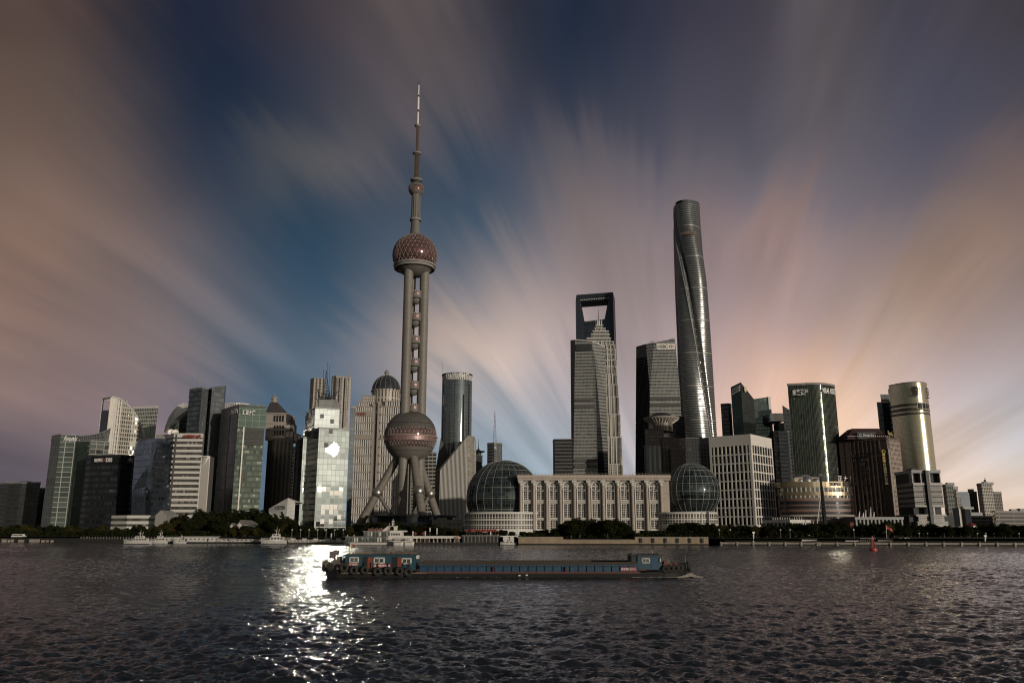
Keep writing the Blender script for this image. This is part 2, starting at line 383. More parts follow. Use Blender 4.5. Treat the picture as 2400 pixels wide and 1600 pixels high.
BROWN = solid('brown granite', (0.085, 0.058, 0.046), 0.6, streak=True)
BRROOF = solid('dark red roof', (0.045, 0.018, 0.016), 0.6)
QUAY = solid('weathered quay stone', (0.24, 0.185, 0.125), 0.9, var=0.75, scale=0.5)
PALEQ = solid('pale quay edge', (0.23, 0.20, 0.165), 0.85, var=0.7, scale=0.6)
DARKQ = solid('wet dark piles', (0.018, 0.017, 0.015), 0.8)
WOOD = solid('weathered wood', (0.15, 0.105, 0.065), 0.85, var=0.6, scale=1.2)
GRASS = solid('grass', (0.022, 0.028, 0.009), 0.95, var=0.6, scale=0.4)
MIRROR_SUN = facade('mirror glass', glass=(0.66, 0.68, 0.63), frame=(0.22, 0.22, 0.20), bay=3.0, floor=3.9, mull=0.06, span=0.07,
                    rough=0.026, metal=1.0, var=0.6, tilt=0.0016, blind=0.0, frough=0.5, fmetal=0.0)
MIRROR_UP = facade('sun-glow mirror glass', glass=(0.86, 0.87, 0.82), frame=(0.4, 0.4, 0.37), bay=3.0, floor=3.9, mull=0.05, span=0.06,
                    rough=0.026, metal=1.0, var=0.25, tilt=0.0045, blind=0.0, frough=0.5)  # paler copy: the reflected sun glow up here is put into its colour
MIRROR_DIM = facade('dimmed mirror glass', glass=(0.34, 0.37, 0.34), frame=(0.35, 0.36, 0.33), bay=3.0, floor=3.9, mull=0.06, span=0.16,
                    rough=0.07, metal=0.9, var=0.7, tilt=0.03, blind=0.03, blindc=(0.8, 0.8, 0.74), frough=0.5, fmetal=0.0)  # dimmer copy: the weaker reflection low on the tower is in its colour
# ------------------------------------------------------------------ setting: water, far bank
def make_water():
    rs = np.random.RandomState(3)
    ny, nx = 1000, 1000
    Y = 14.0 * (470.0 / 14.0) ** (np.arange(ny) / (ny - 1)); sx = np.linspace(-1, 1, nx)
    X = sx[None, :] * (Y[:, None] * 0.74 + 14); YY = np.repeat(Y[:, None], nx, 1)
    spY = np.gradient(Y)[:, None]; spX = (X[:, 1] - X[:, 0])[:, None]
    Z = np.zeros_like(X)
    for i in range(110):
        lam = 0.24 * (4.2 / 0.24) ** rs.rand(); k = 2 * pi / lam
        th = rs.normal(0.10, 0.80)                              # waves run mostly towards / away from the camera
        kx, ky = k * sin(th), k * cos(th)
        amp = 0.0056 * lam ** 0.50 * (0.6 + 0.8 * rs.rand())
        if lam > 3: amp *= (3/lam)**.6
        res = np.maximum(spY * abs(ky), spX * abs(kx)) / (2 * pi)      # cycles per cell
        att = np.clip((0.42 - res) / 0.2, 0, 1)
        ph = kx * X + ky * YY + rs.rand() * 6.28
        s = np.sin(ph); Z += amp * att * (s + 0.25 * np.cos(2 * ph))
    # gusts: patches of calmer and rougher water
    for lam, th, a_ in ((11, .25, .05), (17, -.35, .07), (8, .7, .03), (24, .1, .08)):
        Z += .45 * a_ * np.sin(2*pi/lam*(sin(th)*X + cos(th)*YY) + lam)
    gust = 1 + 0.5 * np.sin(X * 0.021 + YY * 0.013 + 1) * np.sin(YY * 0.045 - X * 0.008)
    edge = np.clip((1 - np.abs(sx)[None, :]) * 30, 0, 1) * np.clip(np.arange(ny)[:, None] / 8.0, 0, 1) * np.clip((ny - 1 - np.arange(ny))[:, None] / 8.0, 0, 1)
    Z = Z * gust * edge
    # bow wave and wake swell alongside the barge are separate foam
    co = np.stack([X, YY, Z], -1).reshape(-1, 3)
    idx = np.arange(ny * nx).reshape(ny, nx)
    q = np.stack([idx[:-1, :-1], idx[:-1, 1:], idx[1:, 1:], idx[1:, :-1]], -1).reshape(-1, 4)
    base = len(co)
    x0, x1 = X[0, 0], X[0, -1]; X0, X1 = X[-1, 0], X[-1, -1]; B = 9000.0
    extra = [(-B, -6, 0), (B, -6, 0), (B, 3000, 0), (-B, 3000, 0), (x0, 14, 0), (x1, 14, 0), (X1, 470, 0), (X0, 470, 0)]
    co = np.concatenate([co, np.array(extra)])
    e = [base + i for i in range(8)]
    q = np.concatenate([q, np.array([[e[0], e[1], e[5], e[4]], [e[1], e[2], e[6], e[5]], [e[2], e[3], e[7], e[6]], [e[3], e[0], e[4], e[7]]])])
    me = bpy.data.meshes.new('water'); me.vertices.add(len(co)); me.vertices.foreach_set('co', co.ravel())
    me.loops.add(q.size); me.loops.foreach_set('vertex_index', q.ravel().astype(np.int32))
    me.polygons.add(len(q)); me.polygons.foreach_set('loop_start', (np.arange(len(q)) * 4).astype(np.int32))
    me.polygons.foreach_set('loop_total', np.full(len(q), 4, np.int32)); me.update(calc_edges=True)
    me.polygons.foreach_set('use_smooth', np.ones(len(q), bool))
    o = bpy.data.objects.new('water', me); COL.objects.link(o); o['kind'] = 'structure'
    m, g_ = new_mat('river water')
    geo = g_.n('ShaderNodeNewGeometry'); P = geo.outputs['Position']
    px_, py_, pz_ = g_.sep(P)[:3]
    pa = g_.xyz(g_.m('MULTIPLY', px_, 0.62), py_, 0.0)
    n1 = g_.noise(pa, 3.6, 4.0, 0.62, 0.4)[0]
    n2 = g_.noise(pa, 0.7, 3.0, 0.6, 0.3)[0]
    n3 = g_.noise(pa, 0.09, 2.0, 0.5)[0]
    hgt = g_.m('ADD', g_.m('MULTIPLY', n1, 0.11), g_.m('ADD', g_.m('MULTIPLY', n2, 0.24), g_.m('MULTIPLY', n3, 0.4)))
    bp = g_.n('ShaderNodeBump'); g_.put(bp.inputs['Height'], hgt); bp.inputs['Strength'].default_value = 1.0; bp.inputs['Distance'].default_value = 1.0
    wnd = g_.noise(g_.vm('MULTIPLY', P, (0.006, 0.02, 1)), 1.0, 2.0)[0]
    rough = g_.m('ADD', 0.045, g_.m('MULTIPLY', wnd, 0.05))
    pw = g_.n('ShaderNodeBsdfPrincipled'); g_.put(pw.inputs['Base Color'], (0.006, 0.0095, 0.0105)); g_.put(pw.inputs['Roughness'], rough); pw.inputs['IOR'].default_value = 1.333; g_.put(pw.inputs['Normal'], bp.outputs[0]); g_.put(pw.inputs['Specular Tint'], (0.43, 0.68, 0.86)); sh = pw.outputs[0]
    out(g_, sh); me.materials.append(m)
make_water()

land = MB()
_fr = [(-9000, 470)] + [(Xp(px, Y, 0), Y) for px, Y in [(-300, 452)] + _sh + [(2800, 326)]] + [(9000, 200)]
for a, b in zip(_fr[:-1], _fr[1:]): land.face([(a[0], a[1], GZ), (b[0], b[1], GZ), (b[0]*1.0, 9000, GZ), (a[0]*1.0, 9000, GZ)])
tag(obj('ground', land, solid('paved ground', (0.06, 0.056, 0.05), 0.9, scale=0.1)), kind='structure')

# embankment sections: each run of quay wall is one wall
def quay(px0, px1, zt, mat, label, dy=0.0, thick=2.5, fend=0, name='quay_wall', joints=0):
    n = max(2, int((px1 - px0) / 60)); t = thing(name, label, 'quay wall', (Xp((px0+px1)/2, shoreY((px0+px1)/2)+dy, 0), shoreY((px0+px1)/2)+dy, 0))
    fr = [(Xp(px0 + (px1-px0)*i/n, shoreY(px0 + (px1-px0)*i/n)+dy, zt), shoreY(px0 + (px1-px0)*i/n)+dy) for i in range(n+1)]
    mb = MB(); mb.prism(fr + [(x, y + thick) for x, y in fr[::-1]], -1.5, zt); obj('wall', mb, mat, t)
    cp = MB(); cp.prism([(x, y - 0.25) for x, y in fr] + [(x, y + thick + .1) for x, y in fr[::-1]], zt + 0.003, zt + 0.3); obj('coping', cp, DARKQ if mat is DARKQ else PALEQ, t)
    tide = MB(); tide.prism([(x, y - 0.12) for x, y in fr] + [(x, y) for x, y in fr[::-1]], -1.0, 0.55); obj('tide_mark', tide, DARKQ, t)
    if fend:
        for i in range(fend):
            f = (i + 0.5) / fend; k = f * n; j = int(k); r_ = k - j
            x = fr[j][0]*(1-r_) + fr[min(j+1, n)][0]*r_; y = fr[j][1]*(1-r_) + fr[min(j+1, n)][1]*r_
            obj('fender', MB().box(x-.45, x+.45, y-.6, y-.13, zt-2.2, zt-.2), BLACK, t)
    if joints:
        for i in range(joints + 1):
            k = i / joints * n; j = min(int(k), n - 1); r_ = k - j
            x = fr[j][0]*(1-r_) + fr[j+1][0]*r_; y = fr[j][1]*(1-r_) + fr[j+1][1]*r_
            obj('pilaster', MB().box(x-.35, x+.35, y-.5, y-.28, -.5, zt+.5), PALEQ, t)
    return t
quay(-160, 280, 1.9, DARKQ, 'dark low quay wall at the left edge with a row of pale blocks')
quay(280, 700, 1.7, DARKQ, 'dark quay wall behind the moored pontoons left of the glitter')
quay(700, 960, 1.9, DARKQ, 'dark quay wall behind the white ferry')
quay(1215, 1320, 3.1, QUAY, 'stained tan sheet pile quay wall left of the big riverside trees')
quay(1320, 1488, 2.0, QUAY, 'low crumbling quay wall under overhanging riverside trees')
quay(1488, 1660, 3.1, QUAY, 'tan stone quay wall with dark fender slots below the smaller glass globe', fend=6)
quay(1690, 1915, 0.95, PALEQ, 'pale low jointed quay edge in front of the white grid building', dy=-3, joints=6)
quay(1920, 2420, 0.95, PALEQ, 'long pale jointed quay edge behind the red buoy', dy=-3, joints=12)
# sloping lawns behind the low quay
def lawn(px0, px1, y0, y1, z0, z1, label, n=8):
    mb = MB(); rs = random.Random(px0)
    for i in range(n):
        a = px0 + (px1-px0)*i/n; b = px0 + (px1-px0)*(i+1)/n
        A = shoreY(a); B = shoreY(b)
        mb.face([(Xp(a, A+y0, z0), A+y0, z0), (Xp(b, B+y0, z0), B+y0, z0), (Xp(b, B+y1, z1), B+y1, z1), (Xp(a, A+y1, z1), A+y1, z1)])
        mb.face([(Xp(a, A+y0, z0), A+y0, z0-2), (Xp(b, B+y0, z0), B+y0, z0-2), (Xp(b, B+y0, z0), B+y0, z0), (Xp(a, A+y0, z0), A+y0, z0)])
    tag(obj('lawn', mb, GRASS), label, 'lawn', kind='stuff')
lawn(1700, 2420, 0, 16, 1.0, 3.6, 'dark green grass slope behind the pale quay edge')
lawn(700, 830, 4, 18, 2.0, 3.4, 'dark green grass strip behind the pier left of the white ferry')

# ------------------------------------------------------------------ generic tower
NB = 0
def tower(name, label, front, depth, mats, wmats=None, flat=True, parapet=1.2, roofm=None, units=3, cat='building', base=None, back=None, cap=True):
    """front: [(photo px, photo py of the top there, distance)] left to right; the body recedes along the lines of sight"""
    F3 = [C(*p) for p in front]
    if flat:
        zt = max(p[2] for p in F3); F3 = []
        for px, py, Y in front: F3.append((Xp(px, Y, zt), Y, zt))
    bk = [(x*(y+depth)/y, y+depth, z) for x, y, z in F3][::-1] if back is None else back
    poly = [(x, y) for x, y, z in F3] + [(x, y) for x, y, z in bk]
    tops = [z for x, y, z in F3] + [z for x, y, z in bk]
    cx = sum(p[0] for p in poly)/len(poly); cy_ = sum(p[1] for p in poly)/len(poly)
    t = thing(name, label, cat, (cx, cy_, GZ))
    mats = mats if isinstance(mats, (list, tuple)) else [mats]
    mb = MB(); mb.prism(poly, GZ - 0.5 if base is None else base, tops, 0, len(mats), mats=(list(wmats) + [0]*(len(poly)-len(wmats))) if wmats else None, cap=cap)
    obj('wall', mb, list(mats) + [ROOF], t)
    t['zt'] = max(tops)
    if parapet:
        pb = MB(); n = len(poly)
        for i in range(n):
            a, b = Vector(poly[i]), Vector(poly[(i+1) % n]); d = b - a
            if d.length < 0.5: continue
            nrm = Vector((d.y, -d.x)).normalized()*0.12; ta, tb = tops[i], tops[(i+1) % n]
            ins = -nrm*4
            P = [a + nrm, b + nrm, b + ins, a + ins]
            pb.prism([tuple(p) for p in P], 0, 1)
            k = len(pb.v) - 20
            for j in range(k, len(pb.v)):
                x, y, z = pb.v[j]
                w = max(0, min(1, ((Vector((x, y)) - a).dot(d)) / d.length_squared)); tt = ta*(1-w) + tb*w
                pb.v[j] = (x, y, tt + 0.02 if z == 0 else tt + parapet)
        obj('parapet', pb, roofm or GREYP, t)
    rs = random.Random(hash(label) % 9999 if False else len(label)*7 + int(front[0][0]))
    for i in range(units):
        w = rs.uniform(2, 5); f = rs.uniform(0.25, 0.75); e = rs.uniform(0.3, 0.7)
        x = (F3[0][0]*(1-f) + F3[-1][0]*f); y = F3[0][1]*(1-f) + F3[-1][1]*f + depth*e; x *= y/(y-depth*e)
        zt = min(tops)
        obj('roof_unit', MB().box(x-w, x+w, y-w*.6, y+w*.6, zt, zt + rs.uniform(1.5, 3.5)), GREYP, t)
    return t
def face_frame(pxa, pya, Ya, pxb, pyb, Yb):
    """origin, unit vector along a wall from photo point a to b (horizontal), up"""
    a = Vector(C(pxa, pya, Ya)); b = Vector(C(pxb, pyb, Yb)); ux = Vector((b.x-a.x, b.y-a.y, 0)); L = ux.length; ux.normalize()
    return a, ux, Vector((0, 0, 1)), L
def sign(name, body, mat, parent, a, b, h, shear=0, out_=0.5, bold=0.0, label=None, sc=1.0):
    """letters from photo point a=(px,py,Y) (lower left) to b (lower right), h metres tall"""
    o_, ux, uz, L = face_frame(*a, *b); n = ux.cross(uz)
    t = text(name, body, mat, parent, o_ + n*out_, ux, uz, h, L*sc, shear, 0.35, bold)
    if label: t['label'] = label
    return t

# ============ left group
f1 = facade('office glass in shade', (0.06, 0.062, 0.06), (0.045, 0.045, 0.045), 1.6, 3.6, 0.22, 0.35, metal=0.35, var=1.0, blind=0.06, blindc=(0.09, 0.09, 0.085))  # dark colours hold the shade and dark reflections on these walls
pts = [(-30, 1139, 735), (20, 1135, 712), (50, 1132.5, 705), (78, 1135, 704), (95, 1141, 704)]
tower('office_block', 'low dark curved office block at the far left edge', pts, 40, f1)
tower('office_block', 'narrow dark block between the curved office block and the tall green hotel', [(88, 1146, 760), (110, 1146, 755)], 25, f1, units=0)
f2 = facade('hotel glass', (0.10, 0.13, 0.115), (0.20, 0.185, 0.16), 2.6, 7.6, 0.30, 0.12, metal=0.55, var=0.9, tilt=0.008, blind=0.05, blindc=(0.12, 0.12, 0.11))
f2b = facade('hotel dark glass', (0.05, 0.075, 0.06), (0.035, 0.04, 0.036), 1.8, 3.8, 0.10, 0.14, metal=0.5, var=0.8, tilt=0.006, blind=0.02, blindc=(0.09, 0.1, 0.09))
f2c = facade('hotel vertical ribs', (0.07, 0.09, 0.08), (0.27, 0.28, 0.25), 6.5, 3.8, 0.09, 0.10, metal=0.5, var=1.0, tilt=0.006, blind=0.10, blindc=(0.14, 0.16, 0.14))
hot = tower('hotel', 'tall green glass hotel with white script sign and swooping roof lattice', [(121.5, 1022.5, 646), (143, 1021, 636), (182, 1024, 640), (184, 1034, 640)], 34, [f2, f2c, f2b], [0, 1, 1], parapet=0.8, units=2)
w2 = tower('x', 'x', [(182, 1040, 634), (207, 1036, 630), (213, 1036, 629), (256, 1037, 640)], 36, [f2b, f2c, facade('hotel horizontal panes', (0.16, 0.17, 0.15), (0.25, 0.25, 0.22), 6.0, 3.9, 0.08, 0.15, metal=0.6, var=1.3, blind=0.05, blindc=(0.3, 0.3, 0.26), tilt=0.01)], [0, 1, 2], parapet=1.0, units=0)
def absorb(dst, src):
    """move the parts of src under dst (one building of several volumes)"""
    for ch in list(src.children):
        ch.parent = dst; ch.location = Vector(src.location) - Vector(dst.location)
    bpy.data.objects.remove(src)
absorb(hot, w2)
# swooping roof lattice
lat = MB(); top = [(165, 1021.5, 650), (185, 1021.5, 650), (205, 1020, 652), (222, 1017.5, 655), (236, 1014, 657), (248, 1009, 660), (259, 1003, 662)]
bot = [(165, 1026, 640), (185, 1033, 640), (205, 1035, 640), (222, 1035.5, 642), (236, 1036.5, 644), (246, 1038, 646), (252, 1040, 650)]
for q_ in (top, bot):
    for a, b in zip(q_[:-1], q_[1:]): lat.tube(C(*a), C(*b), 0.35, n=5)
for i in range(25):
    k = i / 24 * 6; j = min(5, int(k)); r_ = k - j
    A = Vector(C(*top[j])).lerp(Vector(C(*top[j+1])), r_); B = Vector(C(*bot[j])).lerp(Vector(C(*bot[j+1])), r_)
    lat.tube(A, B, 0.28, n=5)
for fr_ in (0.33, 0.66):
    pp = [Vector(C(*a)).lerp(Vector(C(*b)), fr_) for a, b in zip(top, bot)]
    for a, b in zip(pp[:-1], pp[1:]): lat.tube(a, b, 0.2, n=5)
obj('roof_lattice', lat, GREYP, hot)
gl = MB()
for i in range(6): gl.face([Vector(C(*top[i])) + Vector((0, .5, 0)), Vector(C(*bot[i])) + Vector((0, .5, 0)), Vector(C(*bot[i+1])) + Vector((0, .5, 0)), Vector(C(*top[i+1])) + Vector((0, .5, 0))], uv=[(i*7, 10), (i*7, 0), (i*7+7, 0), (i*7+7, 10)])
obj('roof_glass', gl, f2b, hot)
sign('sign_letters', 'Kempinski', LETW, hot, (149, 1036.5, 637), (181, 1036.5, 640), 4.6, shear=0.5, out_=1.2, bold=0.02)

# tall quarter-round tower
f3 = facade('pale ribbed stone and glass', (0.30, 0.29, 0.25), (0.38, 0.355, 0.30), 2.1, 3.9, 0.34, 0.30, metal=0.75, var=1.0, tilt=0.05, blind=0.1, blindc=(0.45, 0.42, 0.35), rough=0.14, bigbay=0)
f3d = facade('dark side glass', (0.045, 0.05, 0.052), (0.10, 0.10, 0.095), 3.0, 15.0, 0.06, 0.06, metal=0.4, var=0.5, blind=0.0)
T3 = [(240.5, 932, 772), (262, 929, 752), (282, 934, 757), (296, 945, 762), (311, 960, 767), (323, 978, 770), (333, 1000, 773), (339, 1026, 775)]
F3 = [C(*p) for p in T3]
t3 = thing('office_tower', 'tall pale ribbed tower with quarter-round top and open frame at its left corner', 'building', (F3[2][0], 770, GZ))
mb = MB(); fr = F3[1:]
uu = 0
for a, b in zip(fr[:-1], fr[1:]):
    L = hypot(b[0]-a[0], b[1]-a[1]); mb.face([(a[0],a[1],GZ),(b[0],b[1],GZ),b,a], 0, [(uu,GZ),(uu+L,GZ),(uu+L,b[2]),(uu,a[2])]); uu += L
bk = [(x*1.035, y*1.035, z) for x, y, z in fr]
for (a, b), (c, d) in zip(zip(fr[:-1], fr[1:]), zip(bk[:-1], bk[1:])): mb.face([a, b, d, c], 1, [(0, 0), (9, 0), (9, 30), (0, 30)])
mb.face([(fr[-1][0],fr[-1][1],GZ),(bk[-1][0],bk[-1][1],GZ),bk[-1],fr[-1]], 1)
mb.face([(bk[0][0],bk[0][1],GZ),(bk[-1][0],bk[-1][1],GZ)] + bk[::-1], 1)
lf = C(240.5, 932, 772); lfb = C(240.5, 962, 772); ra = C(262, 962, 752)
mb.face([(lf[0],lf[1],GZ),(fr[0][0],fr[0][1],GZ),(fr[0][0],fr[0][1],ra[2]),(lf[0],lf[1],lfb[2])], 1, [(0,GZ),(22,GZ),(22,ra[2]),(0,lfb[2])])
obj('wall', mb, [f3, f3d], t3)
fb = MB()
fb.tube((lf[0]+.6,lf[1],GZ), (lf[0]+.6,lf[1],lf[2]-.5), 0.9, n=4); fb.tube((lf[0]+.6,lf[1],lf[2]-1), (fr[0][0],fr[0][1],fr[0][2]-1), 0.9, n=4)
fb.tube((lf[0]+.6,lf[1],lfb[2]), (fr[0][0],fr[0][1],ra[2]), 0.6, n=4); fb.tube((lf[0]+5,lf[1]+14,lfb[2]), (lf[0]+5,lf[1]+14,lf[2]-1), 0.8, n=4)
fb.tube((lf[0]+5,lf[1]+14,lf[2]-1), (fr[0][0]+4,fr[0][1]+22,fr[0][2]-1), 0.8, n=4); fb.tube((lf[0]+.6,lf[1],lf[2]-1), (lf[0]+5,lf[1]+14,lf[2]-1), 0.7, n=4)
obj('corner_frame', fb, OFFW, t3)
rb = MB()
for px in (261.5, 265, 268.5, 272, 276, 281, 286.5): # bright vertical ribs near the corner
    k = float(np.interp(px, [p[0] for p in T3[1:]], range(7))); j = min(5, int(k)); A = Vector(fr[j]).lerp(Vector(fr[j+1]), k-j)
    rb.box(A.x-.45, A.x+.45, A.y-1.3, A.y-.02, GZ, A.z - 1)
obj('rib', rb, WHITE, t3)
tr = MB()
for a, b in zip(fr[:-1], fr[1:]): tr.tube(Vector(a)+Vector((0,-.3,0)), Vector(b)+Vector((0,-.3,0)), 0.7, n=6)
obj('roof_edge', tr, OFFW, t3)
f4 = facade('pale grid glass', (0.26, 0.28, 0.24), (0.42, 0.41, 0.36), 2.0, 3.9, 0.2, 0.2, metal=0.8, var=1.5, tilt=0.05, blind=0.12, blindc=(0.5, 0.5, 0.44), rough=0.12)
tower('office_tower', 'flat topped sunlit glass tower just behind the quarter-round tower', [(311, 958, 846), (370, 964, 840)], 40, f4, parapet=2.5, roofm=OFFW)

# dark bank building
f5 = facade('bank glass in shade', (0.035, 0.04, 0.045), (0.012, 0.013, 0.014), 1.7, 4.3, 0.16, 0.50, metal=0.45, var=1.8, tilt=0.01, blind=0.10, blindc=(0.13, 0.14, 0.13), bigbay=17, bigw=0.08)  # near-black colours stand in for shade and dark reflections on this building
bank = tower('bank_building', 'black glass bank building with white DBS sign below the tall pale tower', [(203, 1070, 612), (214, 1073, 606), (286, 1069, 600), (322, 1073, 612)], 42, f5, parapet=0.6, roofm=DARK)
sb = MB(); o_, ux, uz, L = face_frame(215, 1086, 605.5, 284, 1084, 599.6); n_ = ux.cross(uz)
P = [o_ + n_*.45, o_ + ux*L + n_*.45]; sb.prism([tuple(P[0].xy), tuple(P[1].xy), tuple((P[1]-n_*.4).xy), tuple((P[0]-n_*.4).xy)], o_.z, o_.z + 5.2); obj('sign_board', sb, BLACK, bank)
sign('sign_letters', '星展银行', LETW, bank, (223, 1083.5, 605), (242.5, 1082.5, 603.5), 2.9, out_=1.0, bold=0.02)
sign('sign_letters', 'DBS', LETW, bank, (250.5, 1082.5, 603), (265, 1081, 602), 3.0, out_=1.0, bold=0.015)
o_, ux, uz, L = face_frame(243.6, 1082.5, 603.5, 249.6, 1082, 603); xm = MB(); n_ = ux.cross(uz)
for a, b in (((0,0),(1,1)), ((0,1),(1,0))): xm.tube(o_ + ux*(a[0]*L) + uz*(a[1]*3) + n_*1.1, o_ + ux*(b[0]*L) + uz*(b[1]*3) + n_*1.1, 0.35, n=5)
obj('star_emblem', xm, REDP, bank)
sign('sign_letters', '星展', LETW, bank, (297.5, 1082.5, 603), (309, 1083, 607), 2.9, out_=1.4, bold=0.02)

# faceted blue glass building
f6 = facade('blue facet glass', (0.20, 0.25, 0.31), (0.05, 0.06, 0.075), 1.5, 4.0, 0.06, 0.10, metal=0.75, var=0.7, tilt=0.006, blind=0.02, blindc=(0.16, 0.2, 0.22), rough=0.06)
f6d = facade('dark facet glass', (0.03, 0.04, 0.05), (0.012, 0.014, 0.018), 1.5, 4.0, 0.10, 0.45, metal=0.5, var=1.8, tilt=0.02, blind=0.15, blindc=(0.16, 0.18, 0.17))
t6 = thing('office_building', 'blue glass building with slanting facets and a rounded crown', 'building', (C(350, 1200, 565)[0], 575, GZ))
def slab(rows, name, mats, parent, facemat):
    """rows: outlines at increasing height, each a list of (px, py, Y); joined by quads"""
    mb = MB(); prev = None
    for r_ in rows:
        cur = [C(*p) for p in r_]
        if prev:
            for i in range(len(cur)-1):
                us = i*14.0; L = hypot(cur[i+1][0]-cur[i][0], cur[i+1][1]-cur[i][1])
                mb.face([prev[i], prev[i+1], cur[i+1], cur[i]], facemat[i] if isinstance(facemat[0], int) else facemat[rows.index(r_)-1][i],
                        [(us, prev[i][2]), (us+L, prev[i+1][2]), (us+L, cur[i+1][2]), (us, cur[i][2])])
        prev = cur
    return obj(name, mb, mats, parent)
slab([[(300, 1262, 590), (306, 1262, 572), (338, 1262, 562), (352, 1262, 560), (400, 1262, 572)],
      [(303, 1150, 590), (309, 1150, 572), (342, 1140, 560), (354, 1152, 558), (398, 1150, 572)],
      [(312, 1060, 590), (317, 1055, 570), (352, 1080, 556), (358, 1080, 556), (402, 1060, 574)],
      [(320, 1036, 592), (324, 1034, 576), (356, 1038, 566), (368, 1036, 566), (408, 1040, 580)],
      [(327, 1029, 594), (332, 1027.5, 582), (357, 1027, 574), (372, 1027, 574), (404, 1030, 590)]], 'wall', [f6, f6d], t6,
     [[0, 0, 1, 1], [0, 0, 0, 1], [0, 0, 0, 1], [0, 0, 0, 0]])
for i, (q_, w_) in enumerate([([(338, 1118, 558.2), (352, 1106, 557.2), (357, 1160, 555.5), (350, 1172, 556)], 0), ([(357, 1052, 554), (376, 1078, 558), (362, 1130, 557), (353, 1072, 556)], 0)]):
    mb = MB(); P = [Vector(C(*p)) for p in q_]; mb.face([P[0], P[3], P[2], P[1]] if i == 0 else [P[0], P[3], P[2], P[1]], uv=[(0, 20), (0, 0), (8, 0), (8, 20)])
rf = MB(); P = [C(327, 1029, 594), C(332, 1027.5, 582), C(357, 1027, 574), C(372, 1027, 574), C(404, 1030, 590)]
rf.face(P + [(x*1.05, y*1.05, z) for x, y, z in P[::-1]]); obj('roof', rf, DARK, t6)

# podium with white bands
def banded(name, label, front, depth, zs, mats, parent=None, out_=0.7, bandh=1.4, winm=None):
    """floors of dark glass with projecting light bands; zs = list of band photo py at front[0]"""
    F = [C(*p) for p in front]; zt = max(p[2] for p in F)
    F = [(Xp(px, Y, zt), Y) for px, py, Y in front]; bk = [(x*(y+depth)/y, y+depth) for x, y in F][::-1]
    poly = F + bk; t = parent or thing(name, label, 'building', (sum(p[0] for p in poly)/len(poly), sum(p[1] for p in poly)/len(poly), GZ))
    obj('wall', MB().prism(poly, GZ-.5, zt - .3, 0, 1), [winm, ROOF], t)
    cx = sum(p[0] for p in poly)/len(poly); cy_ = sum(p[1] for p in poly)/len(poly)
    for py in zs:
        z = Zp(py, front[0][2]); pb = [(cx + (x-cx)*(1+out_/25), cy_ + (y-cy_)*(1+out_/15)) for x, y in poly]
        obj('floor_band', MB().prism(pb, z - bandh, z, 0), mats, t)
    return t
f7w = facade('podium ribbon windows', (0.16, 0.15, 0.13), (0.06, 0.055, 0.05), 1.4, 3.3, 0.2, 0.2, metal=0.5, var=1.4, tilt=0.03, blind=0.25, blindc=(0.30, 0.28, 0.25))
pod = banded('podium_building', 'low white banded podium in front of the blue faceted building', [(264, 1206, 515), (300, 1206, 508), (430, 1206, 512)], 26, [1207.5, 1221, 1233, 1244], OFFW, winm=f7w, bandh=1.7)
gb = MB(); a, b, c = C(364, 1207, 500), C(377, 1195, 500), C(392, 1207, 500)
gb.face([a, c, b]); gb.face([a, b, (b[0], b[1]+18, b[2]), (a[0], a[1]+18, a[2])]); gb.face([b, c, (c[0], c[1]+18, c[2]), (b[0], b[1]+18, b[2])])
gb.prism([a[:2], c[:2], (c[0], c[1]+18), (a[0], a[1]+18)], GZ, a[2]-.01); obj('gable', gb, CONC, pod)
# white banded tower with red letters
t7 = banded('office_tower', 'white banded concrete tower with red rooftop letters', [(383, 1019, 590), (409.5, 1017.5, 574), (476, 1022, 575)], 32, [], OFFW, winm=f7w)
F = [(Xp(px, Y, Zp(1019, 580)), Y) for px, Y in ((383, 590), (409.5, 574), (476, 575))]
bk = [(x*1.05, y*1.05) for x, y in F][::-1]; cx = sum(p[0] for p in F+bk)/6; cy_ = sum(p[1] for p in F+bk)/6
zt7 = Zp(1018, 575); zz = zt7 - 3.2; k = 0
while zz > 8:
    pb = [(cx + (x-cx)*1.03, cy_ + (y-cy_)*1.07) for x, y in F+bk]
    obj('floor_band', MB().prism(pb, zz-1.75, zz), OFFW, t7); zz -= 3.72; k += 1
obj('stair_core', MB().box(F[1][0]+1.2, F[1][0]+2.4, F[1][1]-1.6, F[1][1]+.5, GZ, zt7), DCONC, t7)
pb = [(cx + (x-cx)*1.035, cy_ + (y-cy_)*1.08) for x, y in F+bk]; obj('parapet', MB().prism(pb, zt7-2.2, zt7+.6), OFFW, t7)
sign('sign_letters', '中国船舶大厦', REDP, t7, (432, 1027, 572.5), (472.5, 1030.5, 573), 2.6, out_=1.6, bold=0.03)
rt = MB(); a = C(372, 1013, 590); rt.box(a[0], C(438, 1013, 590)[0], 586, 604, zt7-3, zt7+1.2); obj('roof_room', rt, CONC, t7)
for px, py in ((400.5, 1012), (411, 1013)):
    d = MB(); c = Vector(C(px, py, 580)); d.lathe((0, 0, 0), [(0.01, -.6), (1.3, -.35), (2.2, .1), (2.1, .15), (1.2, -.2), (.01, -.4)], 16)
    Rm = Vector((.35, -1, .25)).to_track_quat('Z', 'Y').to_matrix(); d.v = [tuple(Rm @ Vector(p) + c) for p in d.v]
    d.tube(c - Vector((0, -.3, 3)), c + Vector((0, .3, 0)), .2, n=5); obj('dish', d, WHITE, t7, smooth=True)
